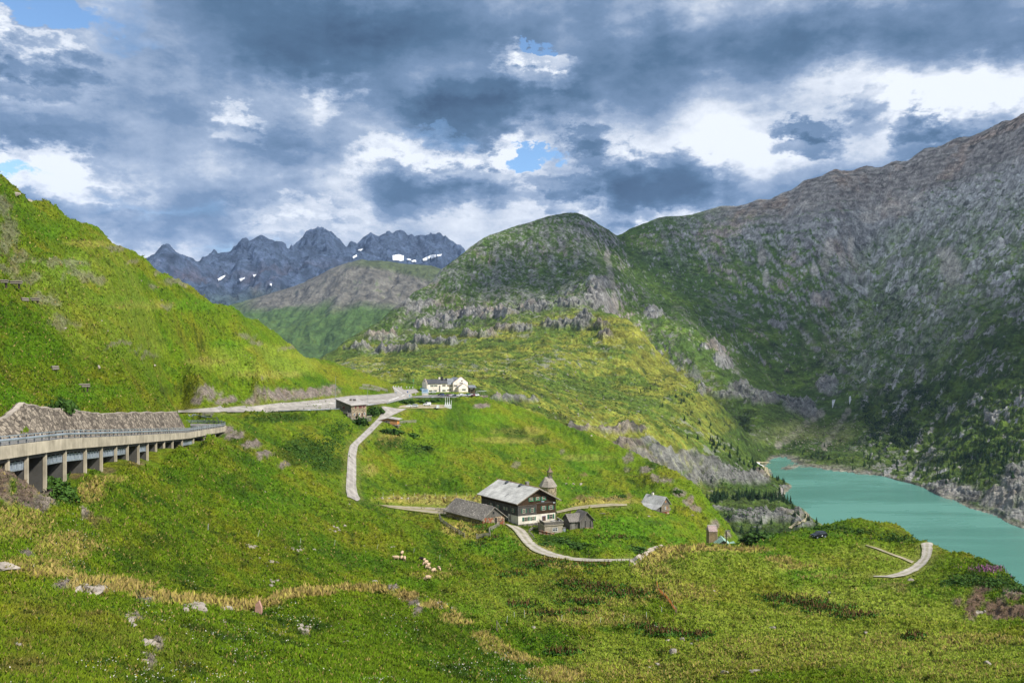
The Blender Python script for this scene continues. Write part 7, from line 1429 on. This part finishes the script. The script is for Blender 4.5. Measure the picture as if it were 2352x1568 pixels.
SING = [(12, 1300, .8, 'dark boulder at the left edge of the foreground slope'), (1548, 1497, 1.0, 'long smooth grey boulder in the right foreground'), (1430, 1356, .9, 'grey boulder beside the orange net fence'), (1565, 1467, .5, 'pale stone left of the long smooth boulder'), (1535, 1470, .55, 'paired stone above the long smooth boulder'), (1600, 1468, .6, 'tilted pale stone right of the long smooth boulder'), (1668, 1545, .75, 'low pale stone at the bottom right of the meadow'), (1740, 1540, .9, 'broad pale stone cut by the bottom edge'), (2092, 1332, .9, 'flat slab below the gravel loop'), (1905, 1360, .5, 'lone stone in the docks meadow'), (1060, 1306, .45, 'flat light stone below the pen'), (1506, 1437, .55, 'stone in the middle of the valley meadow'), (1588, 1480, .45, 'small stone between the boulder and the pale stone'), (1775, 1440, .8, 'pair of slabs on the knoll side'), (1640, 1356, .6, 'pale slab on the flank of the knoll'), (2270, 1522, .6, 'pale flat stone near the right edge'), (1225, 1440, .5, 'whitish stone at the stream hollow'), (980, 1370, .5, 'stone at the lip of the ridge'), (860, 1335, .45, 'stone on the slope right of the ridge hollow'), (795, 1472, .35, 'pale stone in the foreground slope'), (1138, 1498, .45, 'stone at the foot of the foreground slope'), (1990, 1452, .5, 'little white stone in the bottom meadow'), (1510, 1525, .6, 'brownish stone near the bottom edge'), (64, 440, 1.6, 'dark boulder on the crest of the left hill'), (36, 445, 1.4, 'pale boulder on the crest of the left hill'), (355, 838, .9, 'pale flat rock in the middle of the left hill'), (225, 842, .7, 'light rock low on the left hill'), (1358, 1000, .9, 'light rock on the hotel spur'), (1230, 1035, .8, 'small rock in the middle of the spur face'), (1490, 1185, .9, 'rock below the log hut'), (1590, 1182, 1.1, 'rock ledge on the slope right of the log hut')]
for px, py, sz, lb in SING: rock(px, py, sz, lb, None)
for k in range(40):
    px, py = rr.uniform(480, 1000), rr.uniform(1100, 1300); 
    if GA.pick(px, py) > 90: rock(px, py, rr.uniform(.16, .34), 'small pale stone strewn over the slope between viaduct and farm', 'small stones strewn over the left slope')
for k in range(14): rock(rr.uniform(20, 760), rr.uniform(1420, 1560), rr.uniform(.09, .18), 'fist sized stone in the flowery foreground slope', 'small stones in the foreground slope')
for k in range(14): rock(rr.uniform(1180, 2200), rr.uniform(1300, 1540), rr.uniform(.12, .28), 'small stone lying in the valley meadow', 'small stones in the valley meadow')
for k in range(16): rock(rr.uniform(60, 700), rr.uniform(520, 860), rr.uniform(.3, .7), 'small rock sticking out of the turf of the left hill', 'small rocks on the left hill')
def blocks(name, pts, label):
    """debris too plentiful to count, one object"""
    V = []; Fc = []
    for px, py, sz in pts:
        p = GB.at(px, py); me = rr.choice(RKM); n = len(V); s = Vector((sz * rr.uniform(.8, 1.4), sz * rr.uniform(.7, 1.2), sz)); a = rr.uniform(0, 6.3); ca, sa = math.cos(a), math.sin(a)
        for v in me.vertices: q = Vector((v.co.x * s.x, v.co.y * s.y, v.co.z * s.z)); V.append((p.x + q.x * ca - q.y * sa, p.y + q.x * sa + q.y * ca, p.z + q.z))
        Fc += [tuple(n + i for i in f.vertices) for f in me.polygons]
    me = bpy.data.meshes.new(name); me.from_pydata(V, [], Fc); me.materials.append(M['boulder']); o = bpy.data.objects.new(name, me); COL.objects.link(o); tag(o, label, 'debris', None, 'stuff')
blocks('plateau_blocks', [(rr.uniform(1150, 1560), rr.uniform(840, 960), rr.uniform(.7, 1.6)) for _ in range(60)], 'pale blocks strewn over the plateau behind the hotel')
blocks('debris_fan', [(rr.gauss(1880, 60), rr.uniform(960, 1035), rr.uniform(.6, 1.5)) for _ in range(260)], 'pale debris strewn over the fan above the lake')

# ------------------------------------------------------------------ leaf helpers
def leaf_mat(name, c1, c2, trans=.25):
    m = bpy.data.materials.new(name); m.use_nodes = True; t = NT(m.node_tree); b = t.n['Principled BSDF']; b.inputs['Roughness'].default_value = .8; b.inputs['Specular IOR Level'].default_value = .15
    P = t.node('ShaderNodeNewGeometry').outputs['Position']; n = t.noise(P, .9, 4, .7); inf = t.node('ShaderNodeObjectInfo').outputs['Random']
    c = t.mix(t.maprange(n, .3, .7), c1, c2); hs = t.node('ShaderNodeHueSaturation', i_Color=c); t.put(hs.inputs['Value'], t.math('MULTIPLY_ADD', inf, .5, .75)); t.put(b.inputs['Base Color'], hs.outputs[0]); return m
L_con = leaf_mat('conifer_needles', (.026, .060, .018), (.042, .088, .022)); L_bush = leaf_mat('shrub_leaves', (.030, .072, .012), (.055, .115, .016)); L_alder = leaf_mat('dwarf_pine_needles', (.024, .050, .020), (.040, .078, .026)); L_dock = leaf_mat('dock_leaves', (.035, .10, .012), (.06, .14, .014)); L_dock2 = leaf_mat('dock_seed_spikes', (.075, .042, .016), (.115, .070, .024)); L_pink = leaf_mat('fireweed_blossom', (.30, .115, .24), (.22, .09, .18))
def quads(C, S, rng, up=0.0, asp=1.0):
    """random leaf quads: centres C (n,3), sizes S (n)"""
    n = len(C); a = rng.normal(size=(n, 3)); a[:, 2] = a[:, 2] * (1 - up); a /= np.linalg.norm(a, axis=1)[:, None]; b = rng.normal(size=(n, 3)); b[:, 2] += up * 3; b -= a * (a * b).sum(1)[:, None]; b /= np.linalg.norm(b, axis=1)[:, None]
    a = a * S[:, None]; b = b * (S * asp)[:, None]
    co = np.stack([C - a * .5, C - b * .6, C + a * .5, C + b], 1).reshape(-1, 3); return co, np.arange(4 * n).reshape(n, 4)
def conifer(seed):
    rng = np.random.RandomState(seed); V = []; k = 0; Q = []
    for lv in range(15):
        t = lv / 14; z = .10 + .88 * t; R = .24 * (1 - t) ** .85 + .012; nb = int(10 - 5 * t)
        for i in range(nb):
            a = rng.rand() * 6.283; r = R * rng.uniform(.65, 1.2); w = .055 * (1 - .55 * t) * rng.uniform(.8, 1.4); dz = -r * rng.uniform(.15, .5)
            c, s = math.cos(a), math.sin(a); zz_ = z + rng.uniform(-.02, .02)
            V += [(0.01 * c, 0.01 * s, zz_ + .03), (c * r * .55 - s * w, s * r * .55 + c * w, zz_ + dz * .4), (c * r, s * r, zz_ + dz), (c * r * .55 + s * w, s * r * .55 - c * w, zz_ + dz * .4)]; Q.append((k, k + 1, k + 2, k + 3)); k += 4
            V += [(c * r * .1, s * r * .1, zz_ + .05), (c * r * .6, s * r * .6, zz_ + dz * .5 + .035), (c * r * .95, s * r * .95, zz_ + dz), (c * r * .5, s * r * .5, zz_ + dz * .5 - .05)]; Q.append((k, k + 1, k + 2, k + 3)); k += 4
    V += [(0, 0, 1.02), (.012, 0, .9), (0, .012, .88), (-.012, 0, .9)]; Q.append((k, k + 1, k + 2, k + 3))
    me = bpy.data.meshes.new('crown'); fast_mesh(me, np.array(V), np.array(Q), False); me.materials.append(L_con); return me
CROWNS = [conifer(s) for s in range(5)]; TRUNK = MB().tube((0, 0, -.06), (0, 0, .8), .016, .005, 6).mesh('trunk', M['trunk'])
rt = random.Random(77)
def tree(px, py, h, label, group, sheet=GB):
    p = sheet.at(px, py)
    if p.z < LAKE + .8: return 0
    r = thing('conifer_tree', label, 'tree', p, rt.uniform(0, 6.28), group); r.scale = (h * rt.uniform(.85, 1.2),) * 2 + (h,)
    for nm, me in (('trunk', TRUNK), ('crown', rt.choice(CROWNS))): c = bpy.data.objects.new(nm, me); COL.objects.link(c); c.parent = r
    return 1
def grove(n, poly_pts, sx, sy, h0, h1, label, group):
    k = tries = 0
    while k < n and tries < n * 4:
        tries += 1; i = rt.uniform(0, len(poly_pts) - 1.001); a, b = poly_pts[int(i)], poly_pts[int(i) + 1]; f = i - int(i)
        k += tree(a[0] + (b[0] - a[0]) * f + rt.gauss(0, sx), a[1] + (b[1] - a[1]) * f + rt.gauss(0, sy), rt.uniform(h0, h1), label, group)
grove(58, [(1628, 1150), (1670, 1146), (1720, 1143), (1770, 1146), (1815, 1152)], 8, 4, 6, 10.5, 'conifer in the dark strip of wood below the dam', 'conifers of the wood below the dam')
grove(34, [(1620, 1010), (1660, 1030), (1700, 1052), (1740, 1075)], 10, 7, 5, 8.5, 'conifer on the rocky ridge above the dam', 'conifers on the ridge above the dam')
grove(22, [(1640, 1180), (1665, 1200), (1680, 1225), (1720, 1222), (1760, 1218)], 14, 8, 4.5, 8, 'conifer among the rock slabs beyond the farm', 'conifers among the rock slabs')
grove(9, [(1820, 1172), (1838, 1186), (1860, 1196), (1880, 1212)], 5, 4, 5, 8, 'conifer at the near shore of the lake', 'conifers at the near lake shore')
grove(9, [(1778, 1098), (1800, 1104), (1814, 1112)], 5, 3, 4.5, 7, 'conifer on the small spit beside the dam', 'conifers on the spit')
grove(40, [(1850, 1045), (1940, 1052), (2020, 1062), (2090, 1078), (2150, 1098)], 34, 9, 4.5, 9, 'conifer on the flat along the far lake shore', 'conifers along the far shore')
grove(62, [(2130, 1070), (2190, 1062), (2240, 1056), (2300, 1048), (2352, 1040)], 26, 13, 5, 10, 'conifer in the open wood on the right shore slope', 'conifers on the right shore slope')
grove(22, [(2180, 1105), (2240, 1095), (2300, 1085), (2352, 1070)], 24, 10, 5, 9, 'conifer near the grey cliff at the right shore', 'conifers near the right cliff')
grove(38, [(1510, 890), (1560, 925), (1610, 965), (1650, 1000)], 26, 14, 3.5, 7, 'young conifer on the yellow green nose', 'young conifers on the nose')
def bush_mesh(seed, n=260, leaf=.17):
    rng = np.random.RandomState(seed); d = rng.normal(size=(n, 3)); d /= np.linalg.norm(d, axis=1)[:, None]; d[:, 2] = np.abs(d[:, 2]) * .85
    lob = 1 + .28 * np.sin(d[:, 0] * 5 + seed) * np.cos(d[:, 1] * 4 + seed) ; C = d * (rng.uniform(.55, 1.0, n) * lob)[:, None]
    co, q = quads(C, rng.uniform(.6, 1.3, n) * leaf * 1.6, rng); me = bpy.data.meshes.new('shrub'); fast_mesh(me, co, q, False); me.materials.append(L_bush); return me
BUSH = [bush_mesh(s) for s in range(4)]
def shrub(px, py, w, h, label, group=None, sheet=GA):
    p = sheet.at(px, py); o = bpy.data.objects.new('shrub', rt.choice(BUSH)); COL.objects.link(o); o.location = p + Vector((0, 0, -.15)); o.scale = (w / 2, w / 2, h); o.rotation_euler = (0, 0, rt.uniform(0, 6)); return tag(o, label, 'shrub', group)
SH = [(866, 948, 9, 4.2, 'tall dark shrub between the stone house and the driveway'), (853, 953, 7, 3, 'broad green shrub right of the stone house'), (826, 974, 8, 4, 'dark shrub against the yard wall of the stone house'), (905, 995, 9, 2.6, 'rounded dark shrub below the timber hut'), (888, 993, 7, 2.2, 'low shrub left below the timber hut'), (927, 925.5, 6, 2.4, 'dark shrub beside the guard rail bend'), (940, 926, 6, 2.4, 'green shrub behind the white parked cars'), (970, 923, 8, 2.2, 'low shrub on the bank below the hotel lane'), (1000, 922, 8, 2.0, 'shrub on the bank above the white minibus'), (133, 946, 5, 2.6, 'dark bush hanging over the retaining wall'), (160, 943, 3.4, 2.0, 'small bush on the retaining wall top'), (945, 1002, 8, 2.2, 'flat shrub right below the timber hut'), (975, 1030, 8, 1.8, 'low dark shrub in the middle of the spur face'), (1258, 1250, 5, 1.0, 'dark low shrub beside the gravel road'), (1300, 1246, 6, 1.2, 'dark shrub below the terrace block'), (1330, 1252, 6, 1.1, 'dark shrub below the wooden barn'), (1283, 1240, 5, 1.2, 'dark shrub at the foot of the cellar'), (1740, 1240, 9, 2.6, 'dark green shrub at the notch left of the black car'), (1760, 1236, 7, 2.2, 'smaller shrub right of the dark one at the notch'), (1720, 1244, 6, 1.6, 'low shrub at the foot of the green shed slope'), (1460, 1262, 7, 1.2, 'grey green willow bush at the end of the gravel road'), (1430, 1140, 5, 1.2, 'small shrub left of the log hut'), (1555, 1130, 5, 1.4, 'small shrub behind the log hut'), (1330, 1172, 2, .6, 'tiny shrub at the edge of the meadow track')]
for px, py, w, h, lb in SH: shrub(px, py, w, h, lb)
# uncountable ground cover: dwarf pine scrub, alder scrub on the near banks, docks, grass
def scrub(name, regs, sheet, m, size, n, leaves, seed, label, cat, hgt=.7):
    rng = np.random.RandomState(seed); CO = []; Q = []; k = 0
    wts = np.array([r[2] * r[3] for r in regs], float); wts /= wts.sum()
    C_all = []; S_all = []
    for i in range(n):
        r = regs[rng.choice(len(regs), p=wts)]; px, py = r[0] + rng.normal() * r[2] * .5, r[1] + rng.normal() * r[3] * .5
        p = np.array(sheet.at(px, py)); s = size * rng.uniform(.5, 1.4)
        if p[2] < LAKE + .5: continue
        d = rng.normal(size=(leaves, 3)); d /= np.linalg.norm(d, axis=1)[:, None]; d[:, 2] = np.abs(d[:, 2]) * hgt
        C_all.append(p + d * s * rng.uniform(.4, 1, leaves)[:, None]); S_all.append(s * .45 * rng.uniform(.6, 1.3, leaves))
    co, q = quads(np.concatenate(C_all), np.concatenate(S_all), rng); me = bpy.data.meshes.new(name); fast_mesh(me, co, q, False); me.materials.append(m); o = bpy.data.objects.new(name, me); COL.objects.link(o); tag(o, label, cat, None, 'stuff'); return o
scrub('dwarf_pine_scrub', [(2010, 990, 24, 40), (2060, 960, 40, 34), (2090, 1000, 40, 25), (2140, 930, 30, 20), (1990, 940, 16, 34), (2060, 1020, 24, 10), (2110, 900, 30, 16), (2040, 905, 16, 20)], GB, L_alder, 2.6, 1700, 7, 3, 'dark dwarf pine scrub covering the lower right mountain flank', 'scrub')
scrub('plateau_scrub', [(1000, 855, 160, 12), (1250, 870, 160, 30), (1400, 900, 120, 40), (1300, 940, 100, 20), (1450, 960, 60, 20), (1550, 980, 60, 25), (1500, 880, 60, 30), (1150, 840, 160, 20), (1350, 800, 120, 20), (1700, 1180, 90, 25), (1650, 1110, 80, 20), (1700, 1060, 50, 20), (1900, 1050, 120, 10), (2150, 1040, 100, 30), (2300, 1000, 60, 40), (1600, 900, 40, 30), (1760, 1120, 40, 12)], GB, L_bush, 2.0, 1500, 6, 4, 'low alpine rose scrub dotted over the plateau', 'scrub', .6)
scrub('bank_scrub', [(640, 962, 70, 8), (700, 1030, 50, 26), (740, 1060, 40, 26), (760, 1020, 30, 30), (780, 985, 30, 20), (600, 950, 40, 5), (900, 1018, 40, 14), (960, 1030, 40, 10), (1000, 919, 60, 4), (930, 922, 25, 4), (1180, 992, 30, 10), (1245, 1012, 20, 8), (120, 1105, 26, 16), (150, 1135, 20, 18), (2220, 1335, 34, 14), (2290, 1335, 40, 14), (2340, 1350, 30, 14), (2180, 1340, 20, 8), (1500, 1070, 20, 10), (1900, 1213, 60, 5), (1970, 1222, 40, 5), (2060, 1236, 50, 8), (640, 945.5, 40, 2), (730, 944, 40, 2)], GA, L_bush, .75, 2600, 7, 5, 'low green scrub on the banks below the roads and above the lake', 'scrub', .75)
def road_here(p): return ROADM[min(len(GA.px) - 1, int(np.searchsorted(GA.px, CX + p[0] / p[1] * F))), min(len(GA.ld) - 1, int(np.searchsorted(GA.ld, math.log(p[1]))))] > .2
def docks(name, regs, n, seed, label):
    rng = np.random.RandomState(seed); wts = np.array([r[2] * r[3] for r in regs], float); wts /= wts.sum(); leaf_c, leaf_s, sp_c, sp_s = [], [], [], []
    for i in range(n):
        r = regs[rng.choice(len(regs), p=wts)]; p = np.array(GA.at(r[0] + rng.normal() * r[2] * .45, r[1] + rng.normal() * r[3] * .45))
        if road_here(p): continue
        for k in range(5): leaf_c.append(p + np.r_[rng.normal(size=2) * .3, rng.uniform(.1, .4)]); leaf_s.append(rng.uniform(.22, .42))
        for k in range(1): sp_c.append(p + np.r_[rng.normal(size=2) * .25, rng.uniform(.45, .75)]); sp_s.append(rng.uniform(.16, .26))
    co, q = quads(np.array(leaf_c), np.array(leaf_s), rng, .0); co2, q2 = quads(np.array(sp_c), np.array(sp_s), rng, .95, 2.6); me = bpy.data.meshes.new(name); fast_mesh(me, np.vstack([co, co2]), np.vstack([q, q2 + len(co)]), False)
    me.materials.append(L_dock); me.materials.append(L_dock2); me.polygons.foreach_set('material_index', np.r_[np.zeros(len(q), np.int32), np.ones(len(q2), np.int32)]); o = bpy.data.objects.new(name, me); COL.objects.link(o); tag(o, label, 'dock plants', None, 'stuff')
docks('dock_plants', [(1780, 1372, 40, 10), (1840, 1385, 70, 12), (1900, 1400, 70, 10), (1960, 1415, 70, 8), (1310, 1340, 50, 10), (1370, 1350, 70, 14), (1440, 1365, 60, 12), (1210, 1240, 30, 8), (1260, 1290, 60, 6), (1350, 1297, 60, 5), (1230, 1300, 40, 8), (1180, 1320, 40, 8), (1340, 1385, 60, 7), (1200, 1390, 50, 6), (1090, 1208, 22, 6), (1120, 1214, 22, 7), (1060, 1215, 10, 5), (1140, 1235, 20, 8), (1100, 1250, 30, 8), (1330, 1408, 30, 6), (1250, 1410, 50, 6), (1520, 1455, 60, 10), (1600, 1460, 40, 10), (1290, 1500, 40, 8), (2090, 1465, 20, 8), (1420, 1235, 60, 6), (1350, 1315, 20, 6), (1060, 1180, 30, 5), (2110, 1460, 12, 6), (1480, 1440, 40, 6)], 2300, 5, 'russet dock plants with dark leaves in the valley meadow')
def fireweed():
    rng = np.random.RandomState(9); C = []
    for i in range(230): C.append(np.array(GA.at(2268 + rng.normal() * 24, 1310 + rng.normal() * 3 + .0))); C[-1][2] += rng.uniform(.2, 1.0)
    C = np.array(C); a = (C[:, 0] / C[:, 1] * F + CX); co, q = quads(C, rng.uniform(.12, .24, len(C)), rng, .9, 2.2); me = bpy.data.meshes.new('fireweed'); fast_mesh(me, co, q, False); me.materials.append(L_pink); o = bpy.data.objects.new('fireweed', me); COL.objects.link(o); tag(o, 'pink fireweed in bloom on the brink above the lake', 'flowers', None, 'stuff')
fireweed()
def grass():
    rng = np.random.RandomState(3); py = GA.py; run = np.minimum.accumulate(py, axis=1)
    vis = np.zeros_like(py); vis[:, 1:] = np.maximum(0, run[:, :-1] - run[:, 1:])
    vis *= (GA.D > 13) & (GA.D < 420) & (GA.PX > -80) & (GA.PX < 2430) & (py < 1600)
    vis *= np.clip(1 - 1.2 * ROADM, 0, 1) * (1 - .85 * rockM) * (1 - .9 * sstep(GA.D, 90, 300))
    wall = (np.abs(GA.X - (-41.8 - .2 * GA.D)) < 6.5) & (GA.D > 55) & (GA.D < 240); vis[wall] = 0
    w = vis.ravel() / vis.sum(); n = 190000
    k = rng.choice(len(w), n, p=w); i, j = np.divmod(k, py.shape[1]); j = np.minimum(j, py.shape[1] - 2); i = np.minimum(i, py.shape[0] - 2)
    fu, fv = rng.rand(n), rng.rand(n); A_ = lambda Q: (Q[i, j] * (1 - fu) + Q[i + 1, j] * fu) * (1 - fv) + (Q[i, j + 1] * (1 - fu) + Q[i + 1, j + 1] * fu) * fv
    P = np.stack([A_(GA.X), A_(GA.D), A_(GA.Z)], -1); D_ = P[:, 1]; base = COL_A[i, j]; dr = dry[i, j]
    h = (.07 + .0016 * D_) * rng.uniform(.5, 1.5, n) * (1 + 1.3 * dr * (rng.rand(n) < .5)); wd = h * rng.uniform(.10, .26, n) + .0006 * D_
    CO, COLR = [], []
    for b in range(3):
        a = rng.rand(n) * 6.283; lean = rng.normal(size=(n, 2)) * .45 * h[:, None]; off = rng.normal(size=(n, 2)) * (h * .35)[:, None]
        p = P.copy(); p[:, :2] += off; p[:, 2] -= .02
        e = np.stack([np.cos(a) * wd, np.sin(a) * wd, 0 * a], -1); tip = p + np.c_[lean, h * rng.uniform(.7, 1.2, n)]
        CO.append(np.stack([p - e, p + e, tip], 1)); v = rng.uniform(.75, 1.35, n)[:, None]
        c = base * v * np.array((1.05, 1.12, .9)); st = (rng.rand(n) < .05 + .75 * dr)[:, None]; c = np.where(st, np.array((.42, .32, .105)) * rng.uniform(.6, 1.2, n)[:, None], c)
        dk = (rng.rand(n) < .07)[:, None]; c = np.where(dk & ~st, np.array((.028, .070, .008)) * v, c); COLR.append(np.repeat(c[:, None], 3, 1))
    CO = np.concatenate(CO).reshape(-1, 3); COLR = np.clip(np.concatenate(COLR).reshape(-1, 3), .005, .6)
    # small white and yellow flower heads on the near slope
    m = (D_ < 95) & (P[:, 0] < 25) & (rng.rand(n) < .10 * sstep(V2[i, j] + .5 * V1[i, j], .0, .35)); F_ = P[m]; s = (.012 + .00030 * F_[:, 1]) * rng.uniform(.7, 1.6, len(F_)); F_ = F_ + np.c_[rng.normal(size=(len(F_), 2)) * .1, h[m] * 1.05]
    co, q = quads(F_, s * 1.6, rng); tri = np.concatenate([co.reshape(-1, 4, 3)[:, [0, 1, 2]], co.reshape(-1, 4, 3)[:, [0, 2, 3]]]).reshape(-1, 3)
    yl = rng.rand(len(F_)) < .18; fc = np.where(yl[:, None], np.array((.6, .45, .03)), np.array((.72, .70, .60))); fc = np.repeat(np.concatenate([fc, fc])[:, None], 3, 1).reshape(-1, 3)
    CO = np.vstack([CO, tri]); COLR = np.vstack([COLR, fc])
    me = bpy.data.meshes.new('meadow_grass'); fast_mesh(me, CO, np.arange(len(CO)).reshape(-1, 3), False); add_col(me, COLR)
    mt = bpy.data.materials.new('grass_blades'); mt.use_nodes = True; t = NT(mt.node_tree); b = t.n['Principled BSDF']; b.inputs['Roughness'].default_value = .8; b.inputs['Specular IOR Level'].default_value = .15
    at = t.node('ShaderNodeAttribute', attribute_name='col'); t.put(b.inputs['Base Color'], at.outputs['Color'])
    gn = t.node('ShaderNodeNewGeometry').outputs['Normal']; v1_ = t.node('ShaderNodeVectorMath', operation='SCALE', i_0=gn); v1_.inputs[3].default_value = .45
    v2_ = t.node('ShaderNodeVectorMath', operation='ADD', i_0=v1_.outputs[0]); v2_.inputs[1].default_value = (0, 0, .8); v3_ = t.node('ShaderNodeVectorMath', operation='NORMALIZE', i_0=v2_.outputs[0]); t.l.new(v3_.outputs[0], b.inputs['Normal'])
    tr = t.node('ShaderNodeBsdfTranslucent'); t.put(tr.inputs[0], at.outputs['Color']); mx = t.node('ShaderNodeMixShader'); mx.inputs[0].default_value = .35; t.l.new(b.outputs[0], mx.inputs[1]); t.l.new(tr.outputs[0], mx.inputs[2]); t.l.new(mx.outputs[0], t.n['Material Output'].inputs[0])
    me.materials.append(mt); o = bpy.data.objects.new('meadow_grass', me); COL.objects.link(o); tag(o, 'alpine meadow grass with small white and yellow flowers', 'grass', None, 'stuff')
grass()
